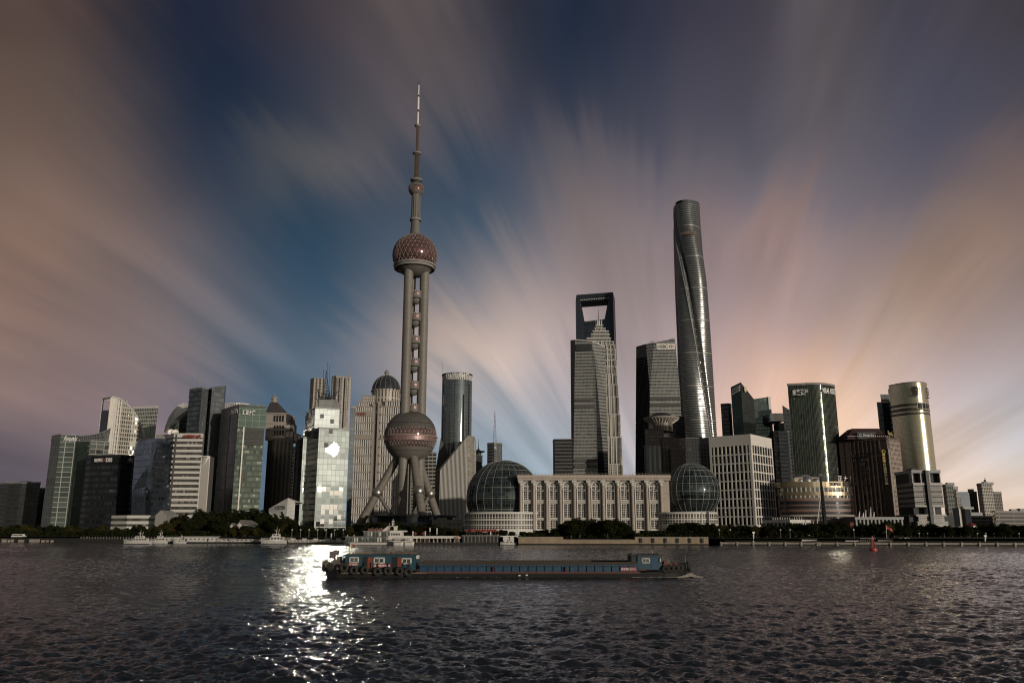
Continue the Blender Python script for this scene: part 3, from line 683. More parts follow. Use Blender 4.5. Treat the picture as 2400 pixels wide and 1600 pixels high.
# leaning lattice panel
t8 = thing('lattice_screen', 'white diagonal lattice screen leaning beside the banded tower', 'screen', C(476, 1220, 575))
A, B, Cc, D = [Vector(C(*p)) for p in ((472.5, 1067, 582), (492, 1069, 584), (481, 1219, 578), (461, 1217, 576))]
pn = MB(); pn.face([D + Vector((0, 1, 0)), Cc + Vector((0, 1, 0)), B + Vector((0, 1, 0)), A + Vector((0, 1, 0))]); bkk = Vector((0, 9, 0))
for a, b in ((A, B), (B, Cc), (Cc, D), (D, A)): pn.face([a+Vector((0,1,0)), b+Vector((0,1,0)), b+bkk, a+bkk])
obj('backing', pn, DCONC, t8)
lt = MB(); ns = 20
def scr(u_, v_): return A.lerp(B, u_).lerp(D.lerp(Cc, u_), v_)
for i in range(-5, ns):
    v0 = i/ns*1.0; p = scr(0, max(0, min(1, v0+.26))); q_ = scr(1, max(0, min(1, v0)))
    if (p-q_).length > .5: lt.tube(p, q_, .24, n=4)
for i in range(2): lt.tube(scr(i, 0), scr(i, 1), .3, n=4)
obj('lattice', lt, WHITE, t8)

# tall grey-green twin tower with slanted tops
f9 = facade('grey curtain glass', (0.27, 0.29, 0.29), (0.09, 0.10, 0.10), 1.5, 4.0, 0.08, 0.26, metal=0.7, var=0.9, tilt=0.012, blind=0.10, blindc=(0.30, 0.31, 0.29), spanc=(0.08, 0.085, 0.085))
f9d = facade('grey curtain glass in shade', (0.12, 0.135, 0.145), (0.02, 0.023, 0.025), 1.5, 4.0, 0.10, 0.20, metal=0.6, var=1.0, tilt=0.01, blind=0.06, blindc=(0.12, 0.13, 0.13))  # darker copy of the curtain glass, with shade put into its colour
t9 = tower('office_tower', 'tall grey glass tower with two slanted tops and a thin antenna', [(444.5, 933, 668), (474, 928, 660), (489, 926, 668), (491, 915, 672)], 40, [f9d, f9], [0, 1, 0], parapet=1.0, flat=True, units=2)
w9 = tower('x', 'x', [(463, 927, 684), (498, 907.5, 668)], 36, f9d, flat=False, parapet=0, units=0); absorb(t9, w9)
w9 = tower('x', 'x', [(489, 911, 676), (497.5, 907, 662), (527, 902.5, 672), (530, 905, 690)], 30, [f9d, f9], [0, 1, 0], flat=False, parapet=0, units=0); absorb(t9, w9)
an = MB(); an.tube(C(461.5, 930, 690), C(467, 859, 690), .55, .15, n=6); an.tube(C(455, 927, 690), C(468, 925, 690), .4, n=5); obj('antenna', an, GREYP, t9)
# shell roof building
t10 = thing('shell_roof_building', 'curved silvery shell roof rising behind the dish antennas', 'building', C(415, 1040, 745))
arc = [(384, 1012, 742), (388, 996, 742), (396, 976, 743), (407, 960, 744), (419, 948, 746), (431, 943.5, 748), (444.5, 946, 752)]
inn = [(384, 1013, 742), (392, 1004, 742), (402, 992, 743), (412, 981, 744), (424, 971, 746), (436, 963, 748), (446, 958, 752)]
sh = MB(); A = [Vector(C(*p)) for p in arc]; B = [Vector(C(*p)) for p in inn]
for i in range(6):
    L = (A[i+1]-A[i]).length; sh.face([B[i], B[i+1], A[i+1], A[i]], 0, [(i*9, 0), (i*9+9, 0), (i*9+9, 9), (i*9, 9)])
    Ab, Bb = A[i] + Vector((-2, 34, 0)), A[i+1] + Vector((-2, 34, 0)); sh.face([A[i], A[i+1], Bb, Ab], 0, [(i*9, 0), (i*9+9, 0), (i*9+9, 30), (i*9, 30)])
obj('shell_roof', sh, facade('shell scales', (0.55, 0.53, 0.50), (0.24, 0.24, 0.23), 1.6, 1.6, 0.2, 0.2, metal=0.5, var=0.4, blind=0, rough=0.25), t10)
bd = MB(); g1 = [C(396, 1002, 748), C(421, 985, 748), C(444, 962, 752)]
for a, b, m_ in ((g1[0], g1[1], 0), (g1[1], g1[2], 1)): bd.face([(a[0],a[1],GZ),(b[0],b[1],GZ),b,a], m_, [(0,GZ),(14,GZ),(14,b[2]),(0,a[2])])
obj('wall', bd, [f4, f1], t10)
# AZIA building
f11 = facade('green office glass', (0.15, 0.19, 0.155), (0.05, 0.065, 0.05), 1.6, 4.05, 0.06, 0.42, metal=0.7, var=1.5, tilt=0.015, blind=0.28, blindc=(0.30, 0.33, 0.28), spanc=(0.035, 0.05, 0.038))
f11g = facade('grey ribbed side', (0.16, 0.155, 0.14), (0.10, 0.10, 0.09), 2.6, 9.0, 0.10, 0.04, metal=0.55, var=0.7, tilt=0.01, blind=0.02, blindc=(0.2, 0.2, 0.18), rough=0.2)
f11b = facade('green crown glass', (0.14, 0.19, 0.155), (0.18, 0.24, 0.19), 5.0, 4.6, 0.05, 0.06, metal=0.6, var=0.5, tilt=0.006, blind=0.0)
t11 = tower('office_tower', 'green glass office tower with white AZIA letters and a long vertical light strip', [(519, 960, 652), (541.5, 959, 634), (561, 958.5, 622), (623.5, 966, 628)], 40, [f11g, f11], [0, 0, 1], parapet=0, units=3)
zc = Zp(959, 622)
crn = MB(); o_, ux, uz, L = face_frame(561, 959, 622, 623.5, 966, 628); n_ = ux.cross(uz); P = [o_ + n_*.3, o_ + ux*(L+.2) + n_*.3]
crn.prism([tuple(P[0].xy), tuple(P[1].xy), tuple((P[1]-n_*.28).xy), tuple((P[0]-n_*.28).xy)], zc-14, zc+1.5); obj('crown', crn, f11b, t11)
obj('dark_panel', MB().prism([tuple((o_+ux*6+n_*.7).xy), tuple((o_+ux*(L-.5)+n_*.7).xy), tuple((o_+ux*(L-.5)+n_*.05).xy), tuple((o_+ux*6+n_*.05).xy)], zc-27, zc-14.6), facade('dark louvres', (0.06, 0.065, 0.06), (0.03, 0.032, 0.03), 3.0, 1.1, 0.05, 0.4, metal=0.3, blind=0), t11)
obj('light_strip', MB().prism([tuple((o_+ux*3.9+n_*1.2).xy), tuple((o_+ux*4.8+n_*1.2).xy), tuple((o_+ux*4.8+n_*.02).xy), tuple((o_+ux*3.9+n_*.02).xy)], GZ, zc-13.4), WHITE, t11)
a, b = Vector(C(540.5, 959, 634.4)), Vector(C(542.8, 959, 633)); obj('recess', MB().box(a.x, b.x, a.y-.8, a.y+2, GZ, a.z+.1), BLACK, t11)
sign('sign_letters', 'AZIA', LETW, t11, (543.5, 971.5, 632.2), (560, 970, 622.8), 3.6, out_=1.0)
sign('sign_letters', '汇亚大厦', LETW, t11, (567.5, 972.5, 622), (598, 975, 625), 4.0, out_=1.2, bold=0.025)
tower('roof_pavilion', 'white roof pavilion peeping up behind the green AZIA tower', [(528, 946, 720), (553, 947, 716), (584, 953, 724)], 24, facade('white louvre roof', (0.4, 0.4, 0.38), (0.62, 0.6, 0.56), 2.4, 5, 0.3, 0.2, metal=0.3, blind=0.0), units=2, parapet=0.5, roofm=WHITE)

# brown tower with pyramid roof
f12 = facade('brown vertical bays', (0.05, 0.048, 0.045), (0.095, 0.082, 0.068), 3.4, 3.7, 0.42, 0.18, metal=0.3, var=1.0, blind=0.08, blindc=(0.12, 0.11, 0.1), spanc=(0.045, 0.04, 0.036))
t12 = tower('office_tower', 'brown tower with stone crown, pyramid roof and corner turret', [(628, 1030, 690), (640, 1028, 684), (688, 1030, 683)], 34, f12, parapet=0, units=0)
c12 = STONE2
def blk(parent, name, px0, px1, pyt, pyb, Y, d, mat, inset=0): 
    z1, z0 = Zp(pyt, Y), Zp(pyb, Y); x0, x1 = Xp(px0, Y, z1), Xp(px1, Y, z1)
    return obj(name, MB().box(x0, x1, Y, Y+d, z0, z1), mat, parent)
blk(t12, 'crown', 625.5, 671, 967, 1031, 684, 30, c12); blk(t12, 'shoulder', 670, 688, 1011, 1031, 686, 26, f12); blk(t12, 'shoulder', 668, 680, 990, 1011, 688, 22, c12)
# dark arched openings on the crown
for py0, py1, w_ in ((975, 988, 3.2), (998, 1004, 3.8), (1010, 1020, 3.2)):
    for px in (644, 650.5, 657, 663.5):
        a = C(px, py0, 683.8); z1, z0 = a[2], Zp(py1, 683.8); mb = MB(); w = .72
        mb.box(a[0]-w, a[0]+w, 683.5, 684.2, z0, z1); mb.lathe((0, 0, 0), [(0.01, 0), (w, 0), (w, .6), (.01, .6)], 12)
        for i in range(20+0, len(mb.v)): x, y, z = mb.v[i]; mb.v[i] = (a[0]+x, 684.1 - z, z1 + y) if i >= 24 else mb.v[i]
        obj('arched_window', mb, BLACK, t12)
for py in (968.5, 991, 1006, 1024): a, b = C(624.5, py, 683.6), C(672, py, 683.6); obj('cornice', MB().box(a[0], b[0], 683, 714, a[2]-.5, a[2]+.5), STONE2, t12)
py_ = MB(); e = [C(621, 967, 683), C(661.5, 967.5, 683)]; zb = e[0][2]; x0, x1 = e[0][0], e[1][0]; cxp = (x0+x1)/2; ap = C(643, 943, 698); q4 = [(x0, 683, zb), (x1, 683, zb), (x1, 713, zb), (x0, 713, zb)]
tp = [(ap[0]-2.6, 695.5, ap[2]), (ap[0]+2.6, 695.5, ap[2]), (ap[0]+2.6, 700.5, ap[2]), (ap[0]-2.6, 700.5, ap[2])]
for i in range(4): py_.face([q4[i], q4[(i+1) % 4], tp[(i+1) % 4], tp[i]])
obj('roof', py_, solid('slate roof', (0.055, 0.05, 0.047), 0.6), t12)
ln = MB(); ln.lathe((ap[0], 698, ap[2]), [(2.4, 0), (2.4, 3), (3, 3.1), (2.6, 4.2), (1.2, 5.4), (.3, 6), (.2, 8)], 10); obj('lantern', ln, c12, t12)
tu = MB(); a = C(681, 1003, 690); tu.lathe((a[0], 692, a[2]-4), [(3.2, 0), (3.2, 7), (3.8, 7.2), (2.6, 9), (.9, 12), (.25, 14.5)], 10); obj('turret', tu, solid('slate roof', (0.055, 0.05, 0.047), 0.6), t12)
f13 = facade('small apartments', (0.05, 0.05, 0.045), (0.42, 0.37, 0.30), 3.0, 3.2, 0.3, 0.42, metal=0.3, var=1.0, blind=0.2)
tower('apartment_tower', 'slim pale apartment tower between the brown tower and the mirror glass slabs', [(684, 1054, 800), (697, 1052, 799)], 14, f13, units=1)
# little white pyramid building
t14 = thing('folded_roof_building', 'small white panelled building with a sharp gabled roof', 'building', C(660, 1222, 555))
a, b, c, d, e_ = [Vector(C(*p)) for p in ((629, 1192, 560), (675, 1166, 552), (692, 1176, 560), (640, 1222, 556), (690, 1222, 560))]
f14 = facade('white tile panel', (0.55, 0.54, 0.5), (0.30, 0.29, 0.27), 2.2, 2.2, 0.06, 0.06, metal=0.1, var=0.15, blind=0, rough=0.3)
mb = MB(); mb.face([(d.x, d.y, GZ), (b.x-.5, b.y, GZ), b, a], 0, [(0, 0), (14, 0), (14, 22), (0, 12)]); mb.face([(b.x-.5, b.y, GZ), (c.x, c.y, GZ), c, b], 0, [(14, 0), (22, 0), (22, 18), (14, 22)])
mb.face([a, b, c, Vector((c.x, c.y+22, c.z)), Vector((a.x, a.y+22, a.z))], 1)
obj('wall', mb, [f14, OFFW], t14)
lg = MB(); o_ = C(656, 1189, 551); 
for k in range(24):
    t0, t1 = 2*pi*k/24, 2*pi*(k+1)/24; lg.tube((o_[0]+3.2*cos(t0), 551.5, o_[2]+1.2*sin(t0)), (o_[0]+3.2*cos(t1), 551.5, o_[2]+1.2*sin(t1)), .28, n=4)
lg.tube((o_[0]-1.8, 551.5, o_[2]-.2), (o_[0]+1.8, 551.5, o_[2]+.3), .3, n=4); obj('oval_emblem', lg, DARK, t14)
# ============ mirror glass slabs: the wall normal halves the angle between sun and viewer
_b = C(790, 1068, 575); MAZ = (SUN_AZ + atan(-_b[0] / _b[1])) / 2 + radians(0.15)
def edge_end(P0, px, z):
    """walk from P0 along the mirror wall's direction until the photo column px"""
    lo, hi = 0.0, 200.0
    for _ in range(50):
        mid = (lo + hi) / 2; x, y = P0[0] + cos(MAZ)*mid, P0[1] + sin(MAZ)*mid
        if x < Xp(px, y, z): lo = mid
        else: hi = mid
    return (P0[0] + cos(MAZ)*lo, P0[1] + sin(MAZ)*lo)
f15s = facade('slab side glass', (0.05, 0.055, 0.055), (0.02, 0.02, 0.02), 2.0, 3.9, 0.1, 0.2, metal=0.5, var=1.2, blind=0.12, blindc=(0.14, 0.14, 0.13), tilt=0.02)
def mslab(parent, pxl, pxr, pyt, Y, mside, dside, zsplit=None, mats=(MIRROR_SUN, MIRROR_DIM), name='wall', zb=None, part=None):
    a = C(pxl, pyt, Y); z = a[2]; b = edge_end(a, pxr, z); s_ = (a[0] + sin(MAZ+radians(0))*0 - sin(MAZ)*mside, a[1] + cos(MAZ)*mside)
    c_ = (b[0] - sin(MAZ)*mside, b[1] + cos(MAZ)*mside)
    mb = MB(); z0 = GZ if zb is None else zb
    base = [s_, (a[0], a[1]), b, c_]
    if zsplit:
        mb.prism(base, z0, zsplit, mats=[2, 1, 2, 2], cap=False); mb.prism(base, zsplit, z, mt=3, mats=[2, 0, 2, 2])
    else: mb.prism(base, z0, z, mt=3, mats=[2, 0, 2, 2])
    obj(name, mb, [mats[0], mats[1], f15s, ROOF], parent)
    obj('parapet', MB().prism([(x*0.999, y*0.999) for x, y in base], z + .01, z + 1.0), GREYP, parent)
    return a, b, z
mt_ = thing('mirror_tower', 'stepped mirror glass tower blazing with the reflected sun', 'building', (C(780, 1240, 585)[0], 590, GZ))
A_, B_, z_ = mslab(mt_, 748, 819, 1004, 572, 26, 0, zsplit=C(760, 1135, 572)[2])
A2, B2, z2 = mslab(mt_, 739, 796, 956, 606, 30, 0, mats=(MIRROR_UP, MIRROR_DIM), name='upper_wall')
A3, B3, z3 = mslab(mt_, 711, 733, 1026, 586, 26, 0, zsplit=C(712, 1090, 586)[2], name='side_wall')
# dark link strips and dark left flank
for px0, px1, pyt, Y in ((696.5, 711.5, 1030, 596), (731, 743, 1003, 600)):
    a = C(px0, pyt, Y); b = C(px1, pyt, Y); obj('link_wall', MB().prism([(a[0], Y), (b[0], Y), (b[0]*1.04, Y*1.04), (a[0]*1.04, Y*1.04)], GZ, a[2], mt=1), [facade('dark link glass', (0.025, 0.028, 0.03), (0.012, 0.012, 0.012), 2, 4, .1, .15, metal=.4, blind=0.02, blindc=(.1, .1, .1)), ROOF], mt_)
a = C(711, 1009, 608); b = C(738, 1003, 612); obj('rear_wall', MB().prism([(a[0], 608), (b[0], 612), (b[0]*1.04, 637), (a[0]*1.04, 637)], GZ, a[2], mt=1), [f9, ROOF], mt_)
# opened panes
def mpt(P0, px, py, d=0.15):
    lo, hi = 0.0, 200.0
    for _ in range(40):
        mid = (lo+hi)/2; x, y = P0[0] + cos(MAZ)*mid, P0[1] + sin(MAZ)*mid; z = Zp(py, y)
        if x < Xp(px, y, z): lo = mid
        else: hi = mid
    n_ = Vector((sin(MAZ), -cos(MAZ), 0)); return Vector((x, y, Zp(py, y))) + n_*d
ux = Vector((cos(MAZ), sin(MAZ), 0)); nm = Vector((sin(MAZ), -cos(MAZ), 0))
def pane(P0, px, py, mat, w=2.7, h=3.2, name='window', tilt=0.0):
    p = mpt(P0, px, py); a = p - ux*w/2; b = p + ux*w/2; up = Vector((0, 0, h)) + nm*tilt*h
    mb = MB(); mb.face([a, b, b + up, a + up]); mb.face([a, a + up, a + up - nm*.12, a - nm*.12]); mb.face([b + up, b, b - nm*.12, b + up - nm*.12]); mb.face([a + up, b + up, b + up - nm*.12, a + up - nm*.12])
    return obj(name, mb, mat, mt_)
for P0, px, py in ((A2, 754.5, 980), (A2, 778, 992), (A_, 775, 1016), (A_, 764, 1048)): pane(P0, px, py, DARK, name='open_window')
BR = solid('bright venetian blind', (0.75, 0.73, 0.66), 0.5, var=0.05)
MGL = MIRROR_SUN
for px, py in ((757, 1193), (766.5, 1193), (776.5, 1193), (786, 1193), (756, 1204.5), (775.5, 1204.5), (794.5, 1216), (755, 1227), (774.5, 1227), (787, 1160), (796, 1160), (776.5, 1160)): pane(A_, px, py, BR)
rb_ = MB(); a = C(748, 936, 640); rb_.box(a[0], C(785, 936, 640)[0], 640, 655, Zp(960, 640), a[2]); obj('roof_room', rb_, facade('roof panels', (.3, .3, .28), (.2, .2, .19), 2, 3, .1, .1, metal=.2, blind=0, var=.3), mt_)
lm = MB()
for i in range(26):
    px = R.uniform(742, 786); y0 = R.uniform(925, 950); p = C(px, y0, 650); q_ = C(px + R.uniform(-9, 9), y0 - R.uniform(4, 22), 650); lm.tube(p, q_, .3, n=4)
for h_ in range(5): lm.tube(C(743+h_, 950-h_*5, 650), C(784-h_, 948-h_*5, 650), .35, n=4)
cM = (765, 866); 
for s_ in (-1, 1): lm.tube(C(765+s_*8, 935, 650), C(765, 868, 650), .3, .12, n=4)
for k in range(9): hw = 8*(1-k/9.5); yy = 930 - k*6.5; lm.tube(C(765-hw, yy, 650), C(765+hw, yy-2, 650), .28, n=4); lm.tube(C(765+hw, yy, 650), C(765-hw, yy-6, 650), .2, n=4)
for px, yt in ((767, 850), (773, 855), (758, 866)): lm.tube(C(px, 930, 650), C(px, yt, 650), .16, n=4)
obj('roof_mast', lm, DARK, mt_)

# twin concrete towers behind
f16 = facade('tan apartment facade', (0.07, 0.065, 0.06), (0.26, 0.225, 0.185), 3.4, 3.3, 0.5, 0.12, metal=0.3, var=0.8, blind=0.1, blindc=(.2, .18, .16))
tA = tower('apartment_tower', 'left one of the two tall tan concrete towers behind the mirror tower', [(728, 889, 800), (736, 887, 795), (763, 889, 798)], 26, f16, parapet=0.8, roofm=CONC)
tB = tower('apartment_tower', 'right and taller of the two tan concrete towers behind the mirror tower', [(778, 884, 795), (788, 882, 790), (824, 886, 796)], 30, f16, parapet=0.8, roofm=CONC)
an = MB(); an.tube(C(821, 888, 805), C(822, 846, 805), .35, .12, n=5); obj('antenna', an, GREYP, tB)
for px0, px1 in ((789, 791), (797, 799), (812, 814), (780, 781.5)): blk(tB, 'rib', px0, px1, 884, 1000, 789.4, .8, CONC)
tower('apartment_tower', 'lower tan block joining the two tall concrete towers', [(760, 935, 815), (781, 933, 815)], 14, f16, units=0)
tower('office_tower', 'narrow dark tower between the tan concrete tower and the domed bank', [(823, 955, 700), (834, 957, 702)], 20, f9d, units=0)
tower('office_block', 'pale stepped block at the left foot of the tall mirror tower', [(716, 980, 690), (741, 977, 690)], 22, f16, units=1)

# ============ domed bank tower
bk_ = thing('domed_bank_tower', 'large beige tower with a dark ribbed dome and colonnaded floors', 'building', (C(880, 1220, 880)[0], 890, GZ))
YB = 940
f17 = facade('deep window bays', (0.02, 0.02, 0.02), (0.012, 0.012, 0.012), 2.2, 3.6, 0.1, 0.1, metal=0.2, blind=0.05, blindc=(.1, .1, .09))
def colonnade(px0, px1, pyt, pyb, Y, nfin, rows, d=26, mat=STONE2, finm=OFFW):
    z1, z0 = Zp(pyt, Y), Zp(pyb, Y) if pyb else GZ; x0, x1 = Xp(px0, Y, z1), Xp(px1, Y, z1)
    obj('wall', MB().box(x0, x1, Y, Y+d, z0, z1, 0), [f17, ROOF], bk_)
    for x in (x0, x1): obj('corner_pier', MB().box(x-1.1, x+1.1, Y-1.2, Y-.02, z0, z1), mat, bk_)
    fn = MB(); ld = MB()
    for i in range(nfin):
        x = x0 + (x1-x0)*(i+.5)/nfin; fn.box(x-.72, x+.72, Y-1.25, Y-.03, z0, z1)
    for k in range(rows + 1):
        z = z1 - (z1-z0)*k/rows; ld.box(x0-1.3, x1+1.3, Y-2.0, Y-.01, z-.75, z+.75)
    obj('fin_screen', fn, finm, bk_); obj('ledges', ld, mat, bk_)
colonnade(828, 873, 953, 1225, YB, 9, 14); colonnade(893, 946, 953, 1225, YB, 10, 14)
colonnade(841, 876, 942, 953.5, YB+4, 7, 1); colonnade(852, 878, 928, 942.5, YB+8, 6, 2)
colonnade(905, 944, 940, 953.5, YB+4, 7, 1)
for px0, px1, pyt, pyb, Y in ((873, 879, 945, 1225, YB-2), (886, 893, 940, 1225, YB-2)): blk(bk_, 'pier', px0, px1, pyt, pyb, Y, 20, STONE2)
blk(bk_, 'glass_slot', 879, 886, 945, 1225, YB+2, 10, f9)
for py in (1023,): a, b = C(826, py, YB-2.4), C(874.5, py, YB-2.4); obj('belt', MB().box(a[0], b[0], YB-2.6, YB, a[2]-2.6, a[2]+2.6), STONE2, bk_); a, b = C(893, py, YB-2.4), C(946, py, YB-2.4); obj('belt', MB().box(a[0], b[0], YB-2.6, YB, a[2]-2.6, a[2]+2.6), STONE2, bk_)
a = C(829, 975, YB-2.4); b = C(874, 975, YB-2.4); obj('sign_board', MB().box(a[0], b[0], YB-2.5, YB-1.3, Zp(975.5, YB), Zp(963.5, YB)), STONE2, bk_)
sign('sign_letters', '交通银行', solid('faded red letters', (0.24, 0.05, 0.04), .6), bk_, (831, 974, YB-2.6), (858, 973, YB-2.6), 3.9, out_=.3, bold=.03)
YD = YB + 24; Rd = (C(938, 917, YD)[0] - C(872, 917, YD)[0]) / 2; dcx = (C(938, 917, YD)[0] + C(872, 917, YD)[0]) / 2; zd = Zp(917, YD)
dr = MB(); dr.lathe((dcx, YD, 0), [(Rd*1.0, Zp(955, YD)), (Rd*1.0, zd-1.2), (Rd*1.07, zd-1.1), (Rd*1.07, zd+.6), (Rd*.99, zd+.7)], 40); obj('drum', dr, facade('drum stone', (.12, .115, .10), (.42, .37, .31), 4.4, 9, .55, .15, metal=.4, blind=0), bk_, smooth=True)
dome = MB(); Hd = Zp(881, YD) - zd
dome.lathe((dcx, YD, zd+.7), [(Rd*cos(t), Hd*sin(t)) for t in [i*pi/2/14*.97 for i in range(15)]], 48); obj('dome', dome, facade('dome glass', (.05, .055, .06), (.03, .03, .03), 1.6, 1.6, .12, .12, metal=.5, blind=0, var=.6), bk_, smooth=True)
rbs = MB()
for i in range(16):
    t0 = 2*pi*i/16 + .1
    for k in range(12):
        p = [(dcx + Rd*1.01*cos(e)*cos(t0), YD + Rd*1.01*cos(e)*sin(t0), zd+.7+Hd*1.01*sin(e)) for e in (k*pi/2/12, (k+1)*pi/2/12)]; rbs.tube(p[0], p[1], .22, n=4)
obj('dome_ribs', rbs, CONC, bk_)
lz = zd + .7 + Hd; lnn = MB(); lnn.lathe((dcx, YD, lz-1.5), [(3.4, 0), (2.6, 1.8), (2.3, 2), (2.3, 4.2), (3.0, 4.4), (2.8, 5.6), (1.9, 7.2), (.6, 8.2), (.15, 9)], 14); obj('lantern', lnn, CONC, bk_, smooth=True)

# banded block seen between the legs, behind the television tower
tower('apartment_block', 'dark banded block seen behind the right legs of the television tower', [(988, 1073, 1016), (1003, 1061, 1012), (1023, 1062, 1010)], 30, facade('striped block', (.04, .045, .045), (.30, .28, .25), 5, 4.4, .12, .45, metal=.4, blind=.1), units=2, parapet=.6)
tower('apartment_block', 'dark striped block seen between the legs of the television tower', [(955, 1085, 960), (986, 1085, 960)], 30, facade('striped block 2', (.07, .08, .08), (.20, .19, .17), 4, 3.6, .3, .4, metal=.4, blind=.2), units=0, parapet=0)

# ============ cylinder tower and its wedge base
f18 = facade('blue grey cylinder glass', (0.19, 0.215, 0.225), (0.10, 0.11, 0.11), 1.5, 3.9, 0.10, 0.10, metal=0.8, var=0.35, tilt=0.006, blind=0.02, blindc=(.3, .3, .28), rough=.10)
YC = 930; z18 = Zp(886, YC-22); xL, xR = C(1036.5, 890, YC)[0], C(1106.5, 880, YC)[0]; cX = (xL+xR)/2; rC = (xR-xL)/2
cyl = thing('cylinder_tower', 'grey blue glass cylinder tower with an open slatted crown and white emblem letters', 'building', (cX, YC, GZ))
mb = MB(); mb.prism([(cX + rC*cos(2*pi*i/56), YC + rC*sin(2*pi*i/56)) for i in range(56)], GZ, z18, 0, 1); obj('wall', mb, [f18, ROOF], cyl, smooth=True)
for a_ in (-2.35, -1.05, -.62): obj('dark_reflection', MB().box(cX + rC*cos(a_) - .9, cX + rC*cos(a_) + .9, YC + rC*sin(a_) - .5, YC + rC*sin(a_)+2, Zp(1100, YC), z18 - R.uniform(2, 60)), BLACK, cyl)  # black strips stand in for dark reflections on the glass
fn = MB(); zt = Zp(871, YC-22)
for i in range(44):
    a_ = 2*pi*i/44; x, y = cX + rC*.97*cos(a_), YC + rC*.97*sin(a_); fn.obox((x, y, z18), .9, 1.6, zt-z18-.2, a_)
obj('crown_slats', fn, OFFW, cyl)
rg = MB(); rg.lathe((cX, YC, zt-1.2), [(rC*.93, 0), (rC*1.03, 0), (rC*1.03, 1.6), (rC*.93, 1.6), (rC*.93, 0)], 56); obj('crown_ring', rg, DARK, cyl)
an = MB(); an.tube(C(1038, 885, YC), C(1037.5, 848, YC), .3, .15, n=5); obj('antenna', an, GREYP, cyl)
for i, ch in enumerate('招商局大厦'):
    a_ = -pi/2 - .28 + i*.22; tx = Vector((-sin(a_), cos(a_), 0)); p = Vector((cX + rC*1.05*cos(a_), YC + rC*1.05*sin(a_), z18 + 2.0)); text('sign_letter', ch, LETW, cyl, p, tx, (0, 0, 1), 5.2, 5.0, bold=.02)
a_ = -pi/2 - .52; em = MB(); tx = Vector((-sin(a_), cos(a_), 0)); p = Vector((cX + rC*1.05*cos(a_), YC + rC*1.05*sin(a_), z18 + 4.6))
for k in range(16): em.tube(p + tx*3*cos(k*pi/8) + Vector((0, 0, 3*sin(k*pi/8))), p + tx*3*cos((k+1)*pi/8) + Vector((0, 0, 3*sin((k+1)*pi/8))), .4, n=4)
em.tube(p - tx*2, p + tx*2, .4, n=4); em.tube(p - Vector((0, 0, 2)), p + Vector((0, 0, 2)), .4, n=4); obj('round_emblem', em, LETW, cyl)
YW = 868
wd = thing('wedge_building', 'wedge shaped building with tall vertical fins leaning against the cylinder tower', 'building', (C(1060, 1200, YW)[0], YW+15, GZ))
tl, tr_, lb = C(1031, 1101, YW), C(1096, 1019, YW), C(1022, 1105, YW+20)
mb = MB(); x0, x1 = tl[0], tr_[0]
mb.face([(x0, YW, GZ), (x1, YW, GZ), (x1, YW, tr_[2]), (x0, YW, tl[2])], 0, [(0, 0), (x1-x0, 0), (x1-x0, tr_[2]), (0, tl[2])])
lx = C(1020.5, 1098, YW+24)[0]; tk = C(1033, 1025, YW+26)
mb.face([(lx, YW+24, GZ), (x0, YW, GZ), (x0, YW, tl[2]), (lx, YW+24, tl[2])], 1)
mb.face([(x0, YW, tl[2]), (x1, YW, tr_[2]), (tk[0]+16, YW+26, tk[2]-34), (tk[0], YW+26, tk[2]), (lx, YW+24, tl[2])], 1)
x2 = C(1112.5, 1019, YW)[0]; mb.face([(x1, YW, GZ), (x2, YW-1, GZ), (x2, YW-1, tr_[2]-2), (x1, YW, tr_[2])], 2, [(0, 0), (7, 0), (7, tr_[2]), (0, tr_[2])])
mb.face([(x2, YW+3, GZ), (x2, YW+40, GZ), (x2, YW+40, tr_[2]-2), (x2, YW+3, tr_[2]-2)], 2); mb.face([(x1, YW, tr_[2]), (x2, YW+3, tr_[2]-2), (x2, YW+40, tr_[2]-2), (x1, YW+40, tr_[2])], 1)
obj('wall', mb, [DCONC, DCONC, facade('pale tile edge', (.30, .28, .24), (.36, .33, .28), 2.2, 3, .2, .2, metal=.2, blind=0)], wd)
fn = MB(); nf = 21
for i in range(nf):
    x = x0 + (x1-x0)*(i+.5)/nf; zt_ = tl[2] + (tr_[2]-tl[2])*(i+.5)/nf; fn.box(x-.36, x+.36, YW-1.2, YW-.02, GZ+6, zt_)
obj('fins', fn, OFFW, wd)
cp = MB(); cp.tube((x0, YW-.8, tl[2]), (x1, YW-.8, tr_[2]), .9, n=4); obj('sloping_edge', cp, DCONC, wd)
tower('podium_building', 'low dark podium at the foot of the wedge building', [(1012, 1222, 700), (1085, 1219, 700)], 30, facade('podium strips', (.10, .10, .09), (.25, .22, .18), 4, 4, .3, .4, metal=.3, blind=.2), units=2, parapet=.6)

# small distant towers right of the wedge
f19 = facade('distant dark tower', (.05, .055, .055), (.06, .06, .058), 2.2, 3.8, .25, .35, metal=.4, blind=.05, blindc=(.1, .1, .1))
t19 = tower('office_tower', 'small dark distant tower topped by a saucer and spike', [(1112, 1066, 1130), (1131, 1066, 1130)], 20, f19, units=0, parapet=.5)
c_ = C(1121, 1062, 1140); s_ = MB(); s_.lathe((c_[0], 1140, c_[2]-4), [(4, 0), (4, 4), (9, 6), (9.5, 7), (4, 7.6), (1, 10), (.5, 14), (.15, 24)], 20); obj('saucer', s_, DARK, t19, smooth=True)
t20 = tower('office_tower', 'distant grey tower with a red and white lattice mast', [(1142, 1040, 1040), (1158, 1038, 1034), (1177, 1039, 1040)], 24, [facade('striped dark', (.04, .045, .05), (.13, .13, .13), 8, 3.8, .06, .35, metal=.4, blind=0), facade('grey narrow', (.16, .17, .17), (.10, .1, .1), 2, 3.6, .3, .1, metal=.5, blind=0)], [0, 1], units=0, parapet=.8)
